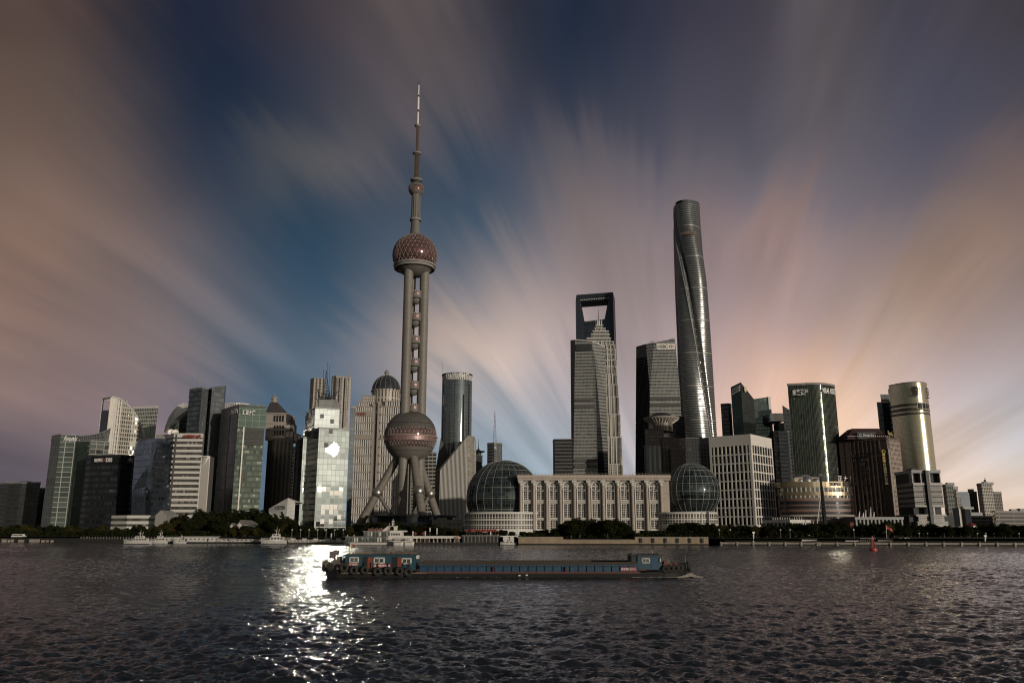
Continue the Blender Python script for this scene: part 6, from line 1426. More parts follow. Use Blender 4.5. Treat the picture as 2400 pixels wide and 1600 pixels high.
# glass annex right of mall
tower('office_block', 'low dark striped glass block between the mall and the brown hotel', [(2010, 1144, 640), (2066, 1151, 640)], 24, facade('striped dark glass', (.04, .055, .055), (.02, .025, .025), 12, 2.0, .04, .35, metal=.5, var=.6, blind=.03, blindc=(.2, .2, .18), tilt=.02), units=3, parapet=.4)
ter = thing('terrace_building', 'low concrete terrace block in front of the brown hotel', 'building', C(2060, 1225, 520)); a, b = C(2005, 1212, 520), C(2112, 1217, 520); obj('wall', MB().box(a[0], b[0], 520, 545, GZ, a[2]), DCONC, ter)
tr_ = MB()
for i in range(13): x = a[0] + (b[0]-a[0])*i/12; tr_.box(x-.5, x+.5, 518.8, 519.9, GZ, a[2]-1.4)
tr_.box(a[0]-1, b[0]+1, 518.4, 519.98, a[2]-1.38, a[2]+.3); obj('beams', tr_, GREYP, ter)
for px, h_ in ((2013, 4), (2022, 3.2), (2028, 5), (2040, 6.5), (2047, 3.6)): p = C(px, 1213, 522); obj('white_sculpture', MB().tube(p, (p[0]+.8, 522, p[2]+h_), .55, .2, n=5), WHITE, ter)

# ============ brown hotel
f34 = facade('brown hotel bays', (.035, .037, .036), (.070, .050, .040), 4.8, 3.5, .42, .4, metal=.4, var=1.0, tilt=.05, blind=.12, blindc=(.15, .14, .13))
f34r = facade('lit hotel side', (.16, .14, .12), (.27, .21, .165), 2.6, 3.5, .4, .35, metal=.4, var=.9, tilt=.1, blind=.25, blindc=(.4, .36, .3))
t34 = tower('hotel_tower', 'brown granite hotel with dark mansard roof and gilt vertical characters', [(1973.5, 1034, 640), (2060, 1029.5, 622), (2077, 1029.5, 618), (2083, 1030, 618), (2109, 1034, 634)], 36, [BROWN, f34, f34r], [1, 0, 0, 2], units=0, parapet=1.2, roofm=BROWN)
zt34 = t34['zt']
o_, ux_, uz_, L = face_frame(1973.5, 1034, 640, 2060, 1030, 622); n_ = ux_.cross(uz_); o_ = Vector((Xp(1973.5, 640, zt34), 640, 0))
pil = MB(); 
for i in range(10):
    s_ = L*i/9; p = o_ + ux_*s_ + n_*.5
    pil.obox((p.x, p.y, GZ), .9 if i > 1 else 4.5, 1.3, zt34-GZ-.1, atan2(ux_.y, ux_.x))
obj('pilasters', pil, BROWN, t34)
for zz in (zt34-1.0, zt34-13.0):
    cb = MB(); P = [o_ - ux_*.5 + n_*1.4, o_ + ux_*(L+6.5) + n_*1.4, o_ + ux_*(L+6.5) + n_*.05, o_ - ux_*.5 + n_*.05]; cb.prism([tuple(p.xy) for p in P], zz, zz+.7); obj('cornice', cb, BROWN, t34)
a = Vector((Xp(2079, 617, zt34), 617)); obj('corner_strip', MB().box(a.x-.5, a.x+.7, 616, 617.5, GZ, zt34-8), STONE2, t34)
rf_ = MB(); y0, y1 = 628, 656
lo = [C(1984, 1031, y0+6), C(2099, 1028, y0+4)]; zlo = zt34 + .2; x0, x1 = Xp(1985, y0, zlo), Xp(2098, y0, zlo); zhi = Zp(1003.5, y0+8); xm0, xm1 = Xp(1999, y0+8, zhi), Xp(2061, y0+8, zhi)
Q0 = [(x0, y0, zlo), (x1, y0, zlo), (x1, y1, zlo), (x0, y1, zlo)]; zk = zlo + (zhi-zlo)*.5; Q1 = [(x0+4, y0+3, zk), (x1-7, y0+3, zk), (x1-7, y1-3, zk), (x0+4, y1-3, zk)]; Q2 = [(xm0, y0+9, zhi), (xm1, y0+9, zhi), (xm1, y1-9, zhi), (xm0, y1-9, zhi)]
for U_, V_ in ((Q0, Q1), (Q1, Q2)):
    for i in range(4): rf_.face([U_[i], U_[(i+1) % 4], V_[(i+1) % 4], V_[i]])
rf_.face(Q2); obj('roof', rf_, BRROOF, t34)
ltm = MB()
for i in range(22): p = C(1988 + i*4.6, 1031 - min(i, 14)*.15, 617); ltm.box(p[0]-.25, p[0]+.25, 616.6, 617.2, zt34+1.2, zt34+1.7)
obj('roof_lamps', ltm, LETW, t34)
y_ = y0 - .6; p = C(2013, 1024.5, y_); bb = MB(); q_ = C(2050, 1024.5, y_); bb.box(p[0]-1, q_[0]+1, y_-.1, y_+.6, p[2]-1.2, p[2]+4.2); obj('sign_board', bb, BLACK, t34)
em = MB(); em.torus((p[0]+1.2, y_-.3, p[2]+1.4), 1.0, .25, 'y', 12, 4); obj('emblem', em, OFFW, t34)
text('sign_letters', 'Shangri-La', OFFW, t34, (C(2022, 1024.5, y_)[0], y_-.5, p[2]+.2), (1, 0, 0), (0, 0, 1), 2.6, C(2047, 1024, y_)[0]-C(2022, 1024, y_)[0], bold=.01)
text('sign_letters', 'Shangri-La', GOLDL, t34, Vector(C(2081, 1021, 622)), (C(2099, 1027, 632)[0]-C(2081, 1021, 622)[0], 14, 0), (0, 0, 1), 4.2, 16, bold=.03)
for i, ch in enumerate('浦东香格里拉大酒店'):
    py = 1068 + i*8.4; px = 2070 + i*.95; c_ = C(px, py, 617.2); text('sign_character', ch, GOLDL if i < 3 else solid('darker gilt letters', (.14, .11, .05), .5), t34, (c_[0]-1.1, 617.0, c_[2]), (1, -.05, 0), (0, 0, 1), 2.5, 2.4, bold=.02)  # lower characters get a darker gilt
em = MB(); c_ = C(2070, 1058, 617); em.torus((c_[0], 616.8, c_[2]), 1.25, .5, 'y', 14, 5); obj('gilt_emblem', em, GOLDL, t34)

# ============ gold curved tower
Y35 = 715; z35 = Zp(897, Y35)
f35 = facade('gold curtain glass', (.78, .70, .50), (.36, .32, .23), 1.5, 2.05, .14, .16, metal=.88, var=.12, tilt=.004, blind=.012, blindc=(.25, .2, .12), rough=.30, fmetal=.3)
t35 = thing('gold_tower', 'curved gold glass tower with two large dark characters near its top', 'building', (Xp(2131, Y35, 20), Y35+16, GZ))
xs = [Xp(2087, 727, z35), Xp(2175.6, 729, z35)]; xc = sum(xs)/2 + 1; hwid = (xs[1]-xs[0])/2; poly = []
for i in range(25):
    t = -1 + 2*i/24; poly.append((xc + hwid*sin(t*1.15)/sin(1.15), 735 - 22*(cos(t*1.15) - cos(1.15))/(1-cos(1.15)) + .135*hwid*sin(t*1.15)/sin(1.15)))
bk5 = [(poly[-1][0]*1.035, poly[-1][1]*1.035), (poly[0][0]*1.035, poly[0][1]*1.035)]
obj('wall', MB().prism(poly + bk5, GZ, z35, 0, 1), [f35, ROOF], t35, smooth=True)
def band35(py0, py1, k0, k1, mat, nm, out_=.3):
    zq = [Zp(p, 715) for p in (py0, py1)]; P = poly[k0:k1+1]; mb = MB(); mb.prism([(x, y-out_) for x, y in P] + [(x, y+.2) for x, y in P[::-1]], zq[1], zq[0]); obj(nm, mb, mat, t35)
band35(944.5, 951, 0, 24, facade('mechanical louvres', (.06, .058, .045), (.16, .14, .10), 1.5, 1.1, .2, .3, metal=.4, blind=0), 'louvre_band'); band35(955, 962, 0, 24, _mc['mechanical louvres'], 'louvre_band'); band35(966, 971, 0, 24, _mc['mechanical louvres'], 'louvre_band')
band35(943.5, 962, 10, 18, facade('sky window', (.03, .03, .03), (.40, .36, .28), 4.2, 5.2, .12, .1, metal=.4, blind=0, var=.5), 'sky_window', .6)
dkl = solid('dark tower characters', (.07, .065, .055), .5)
def t35txt(ch, k, py, h_, w):
    p = Vector(poly[k]); q_ = Vector(poly[k+1]); tx = (q_-p).normalized(); nn_ = Vector((tx.y, -tx.x)); z = Zp(py, 715); text('sign_character', ch, dkl, t35, (p.x + nn_.x*.7, p.y + nn_.y*.7, z), (tx.x, tx.y, 0), (0, 0, 1), h_, w, bold=.012)
t35txt('震', 8, 931, 9.4, 8.2); t35txt('旦', 16, 931.5, 9.0, 5.6)
sd_ = MB(); a = C(2081, 905, 672); sd_.prism([(Xp(2080.5, 742, z35), 742), (poly[0][0]+.1, poly[0][1]), (poly[0][0]*1.03, poly[0][1]*1.03), (Xp(2082, 765, z35), 765)], GZ, z35-1.5); obj('side_wall', sd_, f9d, t35)
ed = MB(); ed.prism([(x, y-.25) for x, y in poly] + [(x, y+.4) for x, y in poly[::-1]], z35+.01, z35+.9); obj('parapet', ed, GOLDL if False else STONE2, t35)
f36 = facade('striped side tower', (.08, .085, .085), (.30, .29, .27), 9, 4.2, .05, .3, metal=.5, var=1.0, blind=.1, tilt=.04)
t36 = tower('office_tower', 'dark stepped tower tucked behind the left edge of the gold tower', [(2055, 945, 776), (2067, 943, 774), (2070, 946, 778)], 22, f36, units=0, parapet=.6)
w36 = tower('x', 'x', [(2063.5, 927, 786), (2092, 925, 786)], 22, [f9d], units=0, parapet=.6); absorb(t36, w36)
w36 = tower('x', 'x', [(2067, 946, 773), (2100, 943, 770)], 10, f31, units=0, parapet=0); absorb(t36, w36)

# ============ grey symmetrical block with dark centre
Y37 = 520; f37 = facade('grey ledge panels', (.17, .155, .14), (.13, .12, .11), 1.2, 3.3, .08, .12, metal=.15, var=.35, blind=0, rough=.5)
f37l = facade('grey ledge windows', (.05, .05, .048), (.19, .175, .155), 1.4, 3.3, .15, .62, metal=.4, var=.8, blind=.1, blindc=(.2, .19, .17))
t37 = thing('office_building', 'symmetrical grey block with a dark central slot and recessed black corners', 'building', (C(2172, 1220, Y37)[0], Y37+10, GZ))
zq = lambda p: Zp(p, Y37)
def B37(nm, px0, px1, py0, py1, mat, y=Y37, d=22, ref=1150): obj(nm, MB().box(Xp(px0, Y37, zq(ref)), Xp(px1, Y37, zq(ref)), y, y+d, zq(py1), zq(py0)), mat, t37)
B37('core', 2142, 2207, 1102, 1245, BLACK, Y37+3, 20); B37('crown', 2140, 2208.5, 1101, 1108, GREYP, Y37-.6, 24)
B37('upper_corner', 2166, 2180, 1108, 1131, f37, Y37, 4); B37('upper_corner', 2140.5, 2143, 1108, 1131, f37, Y37, 4); B37('upper_corner', 2206, 2208, 1108, 1131, f37, Y37, 4)
B37('upper_corner', 2160.5, 2168, 1108, 1131, f37, Y37, 4); B37('upper_corner', 2178, 2184, 1108, 1131, f37, Y37, 4)
for l, r_ in ((2141, 2168.5), (2177.5, 2208)): B37('wall', l, r_, 1137, 1184, f37l, Y37, 22); B37('belt', l-1, r_+1, 1131, 1136.8, f37, Y37-1, 22); B37('belt', l-1.5, r_+1.5, 1184.2, 1188, f37, Y37-1, 22)
for k in range(11): z = 1141 + k*4.2; B37('ledge', 2140.5, 2168.8, z, z+1.4, f37, Y37-.9, .88); B37('ledge', 2177.2, 2208.5, z, z+1.4, f37, Y37-.9, .88)
B37('pillar', 2166, 2169.5, 1188, 1207, OFFW, Y37-.3, 3); B37('pillar', 2182, 2185.5, 1188, 1207, OFFW, Y37-.3, 3)
B37('belt', 2139, 2210, 1205, 1209, f37, Y37-1.2, 24); B37('base', 2145, 2205, 1209.2, 1221, f37, Y37-.5, 23); B37('base', 2140, 2211, 1221.2, 1236, f37, Y37-1.5, 24); B37('dark_wing', 2128, 2145, 1207, 1245, BLACK, Y37+2, 18); B37('dark_wing', 2206, 2232, 1207, 1245, BLACK, Y37+2, 18)
B37('slot', 2170, 2177, 1101.5, 1236, DARK, Y37-2.2, 3); B37('roof_room', 2150, 2160, 1096, 1101, DCONC, Y37+4, 8); B37('canopy', 2140, 2228, 1233, 1239, OFFW, Y37-8, 6)
an = MB(); an.tube((Xp(2157, Y37, zq(1096)), Y37+8, zq(1097)), (Xp(2157, Y37, zq(1096)), Y37+8, zq(1086)), .15, n=4); obj('antenna', an, DARK, t37)

# ============ right-hand background
f38 = facade('grey green flats', (.08, .09, .085), (.13, .13, .12), 2.6, 3.2, .3, .35, metal=.4, var=.8, blind=.1, blindc=(.2, .19, .17))
f38b = facade('pale flats', (.10, .10, .09), (.33, .30, .26), 2.4, 3.1, .4, .35, metal=.3, var=.8, blind=.1)
tower('apartment_tower', 'green grey apartment tower just right of the symmetrical grey block', [(2208, 1137, 640), (2216, 1136, 636), (2233, 1137, 640)], 20, [f38b, f38], [0, 1], units=1, parapet=.6)
tower('apartment_tower', 'second grey apartment tower from the symmetrical grey block, slightly lower', [(2228, 1148, 720), (2240, 1149, 716), (2243, 1152, 720)], 20, [f38, f38b], [0, 1], units=1, parapet=.6)
tower('apartment_tower', 'brownish slim apartment tower beside a blank grey block', [(2241, 1166, 800), (2251, 1166, 800)], 16, facade('brown flats', (.07, .065, .06), (.17, .135, .11), 2.4, 3.1, .4, .35, metal=.3, blind=.1), units=0, parapet=.4)
tower('office_block', 'plain grey slab block with a white edge behind the riverside trees', [(2232, 1192, 560), (2247, 1191, 556), (2250, 1192, 558)], 18, [GREYP, OFFW], [0, 1], units=0, parapet=.4)
tower('office_block', 'dark box block with a white frame right of the grey slab block', [(2252, 1193, 580), (2261, 1192, 576), (2274, 1194, 580)], 18, [DCONC, f31], [0, 1], units=2, parapet=.5, roofm=OFFW)
tower('office_building', 'faint blue grey blank tower in the distance behind the flats', [(2238, 1152, 1500), (2276, 1155, 1500)], 40, facade('far grey glass', (.20, .21, .23), (.18, .19, .21), 6, 8, .1, .1, metal=.3, blind=0, var=.2), units=0, parapet=0)
t39 = tower('apartment_complex', 'tall central tower of the spired apartment group at far right', [(2289, 1138, 820), (2300, 1134, 812), (2325, 1137, 818)], 26, f38b, units=1, parapet=1.0)
for pxs, lab in (([(2271, 1153, 850), (2289, 1154, 850)], 'l'), ([(2327, 1155, 850), (2347, 1157, 856)], 'r')):
    w = tower('x', 'x', pxs, 22, facade('shaded flats', (.07, .065, .06), (.17, .15, .13), 2.6, 3.2, .4, .35, metal=.3, blind=.08), units=1, parapet=.8); absorb(t39, w)
w = tower('x', 'x', [(2296, 1134.5, 830), (2318, 1134, 830)], 14, f38b, units=0, parapet=.5); absorb(t39, w)
w = tower('x', 'x', [(2301, 1129, 834), (2314, 1129, 834)], 10, f38, units=0, parapet=.5); absorb(t39, w)
sp = MB(); sp.tube(C(2308, 1130, 838), C(2308.5, 1124, 838), 1.4, .9, n=8); sp.tube(C(2308.5, 1124, 838), C(2308.5, 1118, 838), .3, n=5); obj('spire', sp, DARK, t39)
f40 = facade('low warehouse', (.11, .105, .10), (.19, .175, .155), 14, 2.6, .03, .3, metal=.2, var=.5, blind=.1, blindc=(.25, .23, .2))
tower('office_block', 'long low grey banded block at the far right edge', [(2324, 1200, 600), (2332, 1199, 590), (2372, 1200, 596), (2430, 1202, 606)], 26, f40, units=3, parapet=.8, roofm=CONC)
tower('office_block', 'low pale block under the spired apartment group', [(2272, 1212, 640), (2326, 1210, 640)], 20, f40, units=1, parapet=.6)
hut = tower('small_building', 'tiny white house with a red roof among the trees at right', [(2281, 1231, 500), (2291, 1231, 500)], 6, WHITE, units=0, parapet=0)
a, b = C(2280, 1231, 499), C(2292, 1231, 499); hr = MB(); zt = a[2]; hr.prism([(a[0], 499), (b[0], 499), (b[0], 507), (a[0], 507)], zt+.01, zt+.2); hr.face([(a[0], 499, zt+.2), (b[0], 499, zt+.2), (b[0]-1, 503, zt+1.6), (a[0]+1, 503, zt+1.6)]); hr.face([(b[0], 507, zt+.2), (a[0], 507, zt+.2), (a[0]+1, 503, zt+1.6), (b[0]-1, 503, zt+1.6)]); obj('roof', hr, REDP, hut)
tower('office_tower', 'very distant dark block on the far right horizon', [(2384, 1196, 1200), (2410, 1196, 1200)], 30, f31, units=0, parapet=0)
# small white house with gables left of centre
vh = thing('gabled_villa', 'pale villa with grey gabled roofs among the trees left of the glitter', 'house', C(566, 1240, 455))
wl = MB(); a, b = C(536, 1236, 455), C(596, 1234, 455); wl.box(a[0], b[0], 455, 466, GZ, C(540, 1229, 455)[2]); obj('wall', wl, OFFW, vh)
def gab(px0, px1, pyb, pya, Y, d, side=True):
    mb = MB(); A, Bq, Cq = Vector(C(px0, pyb, Y)), Vector(C(px1, pyb, Y)), Vector(C((px0+px1)/2, pya, Y)); D_ = Vector((0, d, 0))
    A.z = Bq.z = (A.z+Bq.z)/2; w = MB(); w.face([(A.x+.4, Y+.3, GZ), (Bq.x-.4, Y+.3, GZ), (Bq.x-.4, Y+.3, A.z), (Cq.x, Y+.3, Cq.z-.4), (A.x+.4, Y+.3, A.z)]); obj('gable_wall', w, OFFW, vh)
    t_ = Vector((0, 0, .25)); mb.face([A, Cq, Cq+D_, A+D_]); mb.face([Cq, Bq, Bq+D_, Cq+D_]); mb.face([A-t_, A, A+D_, A+D_-t_]); mb.face([A-t_, Cq-t_, Cq, A]); mb.face([Cq-t_, Bq-t_, Bq, Cq]); obj('roof', mb, solid('grey roof tiles', (.16, .14, .125), .8), vh)
gab(534, 552, 1238, 1225, 450, 12); gab(553, 570, 1231, 1222, 452, 12)
mb = MB(); P = [Vector(C(*p)) for p in ((554, 1231, 455), (598, 1229, 455), (588, 1218.5, 460), (564, 1217.5, 460))]; D_ = Vector((0, 9, 0)); mb.face(P); mb.face([P[1], P[1]+D_, P[2]+Vector((0, 2, 0)), P[2]]); mb.face([P[3], P[2], P[2]+D_-Vector((0, 0, 2.5)), P[3]+D_-Vector((0, 0, 2.5))]); obj('roof', mb, _mc['grey roof tiles'], vh)
# ------------------------------------------------------------------ trees
def leaf_mat(name, col, var=.55):
    m, g_ = new_mat(name); geo = g_.n('ShaderNodeNewGeometry'); oi = g_.n('ShaderNodeObjectInfo')
    n1 = g_.noise(geo.outputs['Position'], .55, 2)[0]; r_ = geo.outputs['Random Per Island']
    k = g_.m('ADD', 1-var, g_.m('ADD', g_.m('MULTIPLY', n1, var*.9), g_.m('ADD', g_.m('MULTIPLY', r_, var*.7), g_.m('MULTIPLY', oi.outputs['Random'], var*.6))))
    warm = g_.mix(g_.m('MULTIPLY', g_.ramp(n1, .45, .75), .5), tuple(col), (col[0]*1.7, col[1]*1.15, col[2]*.7))
    d = g_.n('ShaderNodeBsdfDiffuse'); g_.put(d.inputs[0], g_.vm('SCALE', warm, scale=k)); tr = g_.n('ShaderNodeBsdfTranslucent'); g_.put(tr.inputs[0], g_.vm('SCALE', warm, scale=g_.m('MULTIPLY', k, .6)))
    mx = g_.n('ShaderNodeMixShader'); mx.inputs[0].default_value = .25; g_.nt.links.new(d.outputs[0], mx.inputs[1]); g_.nt.links.new(tr.outputs[0], mx.inputs[2]); out(g_, mx.outputs[0]); return m
LEAF = [leaf_mat('dark foliage', (.017, .021, .008)), leaf_mat('olive foliage', (.042, .038, .013)), leaf_mat('light foliage', (.055, .055, .018))]
BARK = solid('bark', (.07, .055, .042), .9, var=.5, scale=2)
def tree_proto(seed, h, cw, kind='round', lm=0):
    rs = np.random.RandomState(seed); root = thing('riverside_tree', 'x', 'tree')
    tk = MB(); r0 = h*.028; pts_ = [Vector((0, 0, -.3))]
    for k in range(1, 5): pts_.append(Vector((rs.uniform(-.03, .03)*h*k/2, rs.uniform(-.03, .03)*h*k/2, h*.16*k)))
    for k in range(4): tk.tube(pts_[k], pts_[k+1], r0*(1-.18*k), r0*(1-.18*(k+1)), n=6)
    cl = []
    nc = 22 if kind == 'round' else 16
    for i in range(nc):
        if kind == 'round':
            while True:
                p = rs.uniform(-1, 1, 3)
                if .15 < (p**2).sum() < 1: break
            c = np.array([p[0]*cw*.40, p[1]*cw*.40, h*.60 + p[2]*h*.32]); rr = cw*rs.uniform(.13, .24)
        else:
            f = (i+.5)/nc; w = cw*.42*(1-f*.86); a = rs.uniform(0, 6.28); c = np.array([cos(a)*w*.7, sin(a)*w*.7, h*(.16+.80*f)]); rr = cw*(.26-.19*f)
        cl.append((c, rr))
        if i % 3 == 0: tk.tube(pts_[2] if kind == 'round' else (0, 0, c[2]-rr), Vector(c), r0*.35, r0*.1, n=4)
    if kind != 'round': tk.tube(pts_[4], (0, 0, h*.97), r0*.3, .03, n=4)
    obj('trunk', tk, BARK, root)
    V = []; s = .30
    for c, rr in cl:
        n = int(110 * (rr/1.4)**2) + 40; d = rs.normal(size=(n, 3)); d /= np.linalg.norm(d, axis=1)[:, None]
        pos = c + d*rr*(rs.uniform(.55, 1.08, n)[:, None]) * np.array([1, 1, .8])
        nr = d*.6 + rs.normal(size=(n, 3))*.6; nr /= np.linalg.norm(nr, axis=1)[:, None]
        t1 = np.cross(nr, rs.normal(size=(n, 3))); t1 /= np.linalg.norm(t1, axis=1)[:, None]; t2 = np.cross(nr, t1)
        sz = s*rs.uniform(.6, 1.5, n)[:, None]; V.append(np.stack([pos - t1*sz, pos - t2*sz*.7, pos + t1*sz, pos + t2*sz*.7], 1))
    V = np.concatenate(V); nq = len(V)
    me = bpy.data.meshes.new('crown'); me.vertices.add(nq*4); me.vertices.foreach_set('co', V.reshape(-1)); me.loops.add(nq*4); me.loops.foreach_set('vertex_index', np.arange(nq*4, dtype=np.int32))
    me.polygons.add(nq); me.polygons.foreach_set('loop_start', (np.arange(nq)*4).astype(np.int32)); me.polygons.foreach_set('loop_total', np.full(nq, 4, np.int32)); me.update(calc_edges=True); me.materials.append(LEAF[lm])
    o = bpy.data.objects.new('crown', me); COL.objects.link(o); o.parent = root; root['h'] = float(h); return root
TP = [tree_proto(1, 10, 9, 'round', 0), tree_proto(2, 10, 10.5, 'round', 0), tree_proto(3, 9, 9, 'round', 0), tree_proto(4, 9, 8.5, 'round', 1), tree_proto(5, 10, 10, 'round', 1), tree_proto(6, 8, 7.5, 'round', 2), tree_proto(7, 13, 6.5, 'cone', 0)]
tused = [False]*len(TP)
def put_tree(k, px, top, dy, wide=1.0, label='', group=None):
    Y = shoreY(px) + dy; z1 = Zp(top, Y); h = max(2.0, z1 - GZ); p0 = TP[k]
    o = p0 if not tused[k] else copy_tree(p0)
    tused[k] = True; s = h / p0['h']; o.location = (Xp(px, Y, GZ+h*.6), Y, GZ - .1); o.scale = (s*wide*R.uniform(.92, 1.1), s*wide*R.uniform(.92, 1.1), s); o.rotation_euler = (0, 0, R.uniform(0, 6.28))
    o['label'] = label; o['group'] = group or label
    return o
prof = [(0, 1233), (60, 1228), (100, 1231), (140, 1227), (175, 1231), (215, 1237), (240, 1230), (270, 1236), (300, 1232), (350, 1230), (390, 1222), (430, 1214), (470, 1210), (510, 1206), (525, 1230), (600, 1228), (640, 1212), (700, 1226), (760, 1236), (800, 1234), (840, 1222), (880, 1222), (940, 1224), (1000, 1226), (1060, 1236), (1090, 1242),
        (1240, 1242), (1300, 1238), (1320, 1219), (1360, 1213), (1400, 1216), (1450, 1217), (1485, 1236), (1500, 1247), (1560, 1246), (1575, 1222), (1640, 1222), (1690, 1226), (1750, 1228), (1800, 1230), (1870, 1225), (1940, 1222), (2000, 1228), (2080, 1218), (2120, 1228), (2200, 1226), (2260, 1232), (2330, 1226), (2400, 1228)]
SEG = [(-60, 130, 'dark green tree in the row at the far left bank'), (130, 262, 'warm brown green tree below the black bank building'), (262, 400, 'olive tree below the white banded podium'), (400, 525, 'tall dark tree below the banded tower and lattice screen'), (525, 640, 'low rounded tree around the pale villa'), (640, 830, 'olive tree below the mirror tower behind the pier'),
       (830, 1075, 'dark tree behind the white ferry at the feet of the television tower'), (1075, 1300, 'small dark tree along the edge of the riverside terrace'), (1300, 1500, 'big dark tree overhanging the crumbling quay wall before the hall'), (1500, 1700, 'dark tree on the tan quay wall below the smaller globe'),
       (1700, 1820, 'dark tree below the white grid building'), (1820, 1960, 'dark tree below the white pavilion and mast'), (1960, 2130, 'dark tree between the oval mall and the brown hotel'), (2130, 2470, 'dark tree in the long row at the far right bank')]
def seglab(px):
    for a, b, l in SEG:
        if a <= px < b: return l
    return SEG[-1][2]
GAPS = [(1090, 1235), (1488, 1530)]
px = -50.0
while px < 2460:
    if not any(a < px < b for a, b in GAPS):
        t_ = float(np.interp(px, [a for a, b in prof], [b for a, b in prof])) + R.uniform(-1, 6); k = R.choice([0, 1, 2, 3, 4]) if px < 850 else R.choice([0, 1, 2, 0, 1, 3])
        if 60 < px < 260 and R.random() < .6: k = R.choice([3, 4])
        put_tree(k, px, t_, R.uniform(9, 20), 1.08, seglab(px))
    px += R.uniform(17, 27)
px = -50.0
while px < 2460:                                    # second, denser row behind
    if not (1190 < px < 1300 or 1475 < px < 1560 or 524 < px < 605):
        t_ = float(np.interp(px, [a for a, b in prof], [b for a, b in prof])) + R.uniform(-3, 4) + (10 if 1300 < px < 1480 else 0); put_tree(R.choice([0, 1, 2, 0]), px, t_, R.uniform(26, 38), 1.1, seglab(px), None)
    px += R.uniform(22, 34)
for px in (420, 436, 452, 470, 488, 505, 520, 536, 548, 568, 586, 604, 618, 632, 646, 660, 676, 690): # tall dark conifers behind the villa
    put_tree(6 if R.random() < .55 else 0, px + R.uniform(-3, 3), R.uniform(1190, 1206) + (8 if px < 470 or px > 660 else 0), R.uniform(75, 95), 1.25 if px % 3 else 1.0, 'tall dark pointed tree behind the pale villa', None)
for px, t_, dy, k in ((548, 1238, 8, 3), (572, 1236, 9, 4), (600, 1236, 10, 5), (606, 1232, 14, 5), (664, 1228, 12, 4), (2080, 1226, 10, 5), (1068, 1238, 8, 4)): put_tree(k, px, t_, dy, 1.15, 'light olive rounded tree standing forward of its row', None)
for px, t_ in ((1318, 1226), (1338, 1216), (1358, 1212), (1382, 1214), (1404, 1219), (1424, 1216), (1444, 1215), (1462, 1226), (1478, 1242), (1490, 1252), (1300, 1236)): put_tree(R.choice([0, 1]), px, t_+1, R.uniform(1, 6), 1.35, 'big dark tree overhanging the crumbling quay wall before the hall')
for px, t_ in ((1532, 1246), (1545, 1246), (1556, 1248), (1225, 1243), (1240, 1244), (1262, 1240), (1096, 1246), (1108, 1244), (1122, 1242), (1136, 1245), (1160, 1241), (1180, 1240), (1200, 1243)): put_tree(2, px, t_, R.uniform(8, 14) if px > 1210 else 7, 1.1, 'small dark tree along the edge of the riverside terrace')
# low hedges close the gap between trunks and bank
def hedge(px0, px1, dy, zt, lab):
    rs = np.random.RandomState(int(px0)+1000); V = []
    n = int((px1-px0)*11)
    P = rs.uniform(px0, px1, n); yy = np.array([shoreY(p) for p in P]) + dy + rs.uniform(0, 4.5, n); z = GZ + (zt-GZ)*rs.uniform(0, 1, n)**.8; x = np.array([Xp(p, y, 4) for p, y in zip(P, yy)])
    pos = np.stack([x, yy, z], 1); nr = rs.normal(size=(n, 3)) + np.array([0, -.8, .5]); nr /= np.linalg.norm(nr, axis=1)[:, None]; t1 = np.cross(nr, rs.normal(size=(n, 3))); t1 /= np.linalg.norm(t1, axis=1)[:, None]; t2 = np.cross(nr, t1); sz = rs.uniform(.25, .6, n)[:, None]
    V = np.stack([pos-t1*sz, pos-t2*sz, pos+t1*sz, pos+t2*sz], 1); me = bpy.data.meshes.new('hedge'); me.from_pydata(V.reshape(-1, 3).tolist(), [], np.arange(n*4).reshape(-1, 4).tolist()); me.materials.append(LEAF[0]); o = bpy.data.objects.new('hedge', me); COL.objects.link(o); tag(o, lab, 'hedge', kind='stuff')
hedge(-60, 700, 9, 5.6, 'dark undergrowth below the trees of the left bank'); hedge(700, 1090, 10, 5.4, 'dark undergrowth behind the pier and ferry'); hedge(1225, 1500, 4, 4.8, 'dark undergrowth below the trees before the hall'); hedge(1500, 1960, 10, 5.8, 'dark undergrowth below the trees of the white grid building'); hedge(1960, 2470, 14, 6.2, 'dark undergrowth below the trees of the far right bank')
cv = hedge

# ------------------------------------------------------------------ river bank furniture
def px_at(px, py, Y): return Vector(C(px, py, Y))
# left bank: moored pontoons and boats
def pontoon(px0, px1, pyt, Y, label, win=True, col=OFFW):
    t = thing('pontoon_house', label, 'pontoon', (C((px0+px1)/2, 1270, Y)[0], Y, 0)); a, b = C(px0, pyt, Y), C(px1, pyt, Y)
    obj('hull', MB().box(a[0]-1.5, b[0]+1.5, Y-1, Y+8, -.4, .75), DARKQ, t); obj('wall', MB().box(a[0], b[0], Y, Y+6, .76, a[2]-.4), col, t); obj('roof', MB().box(a[0]-.6, b[0]+.6, Y-.7, Y+6.6, a[2]-.39, a[2]), GREYP, t)
    if win:
        n = int((b[0]-a[0])/1.9)
        for i in range(n):
            x = a[0] + (b[0]-a[0])*(i+.5)/n; dz = 0 if i % 5 else -.9; obj('window' if i % 5 else 'door', MB().box(x-.45, x+.45, Y-.06, Y-.01, 1.9+dz, a[2]-1.0), BLACK, t)
    rl_ = MB()
    for i in range(int((b[0]-a[0])/1.5)+1): x = a[0] + 1.5*i; rl_.box(x-.05, x+.05, Y-.95, Y-.85, .75, 1.7)
    rl_.box(a[0], b[0], Y-.95, Y-.88, 1.65, 1.72); obj('railing', rl_, OFFW, t); return t
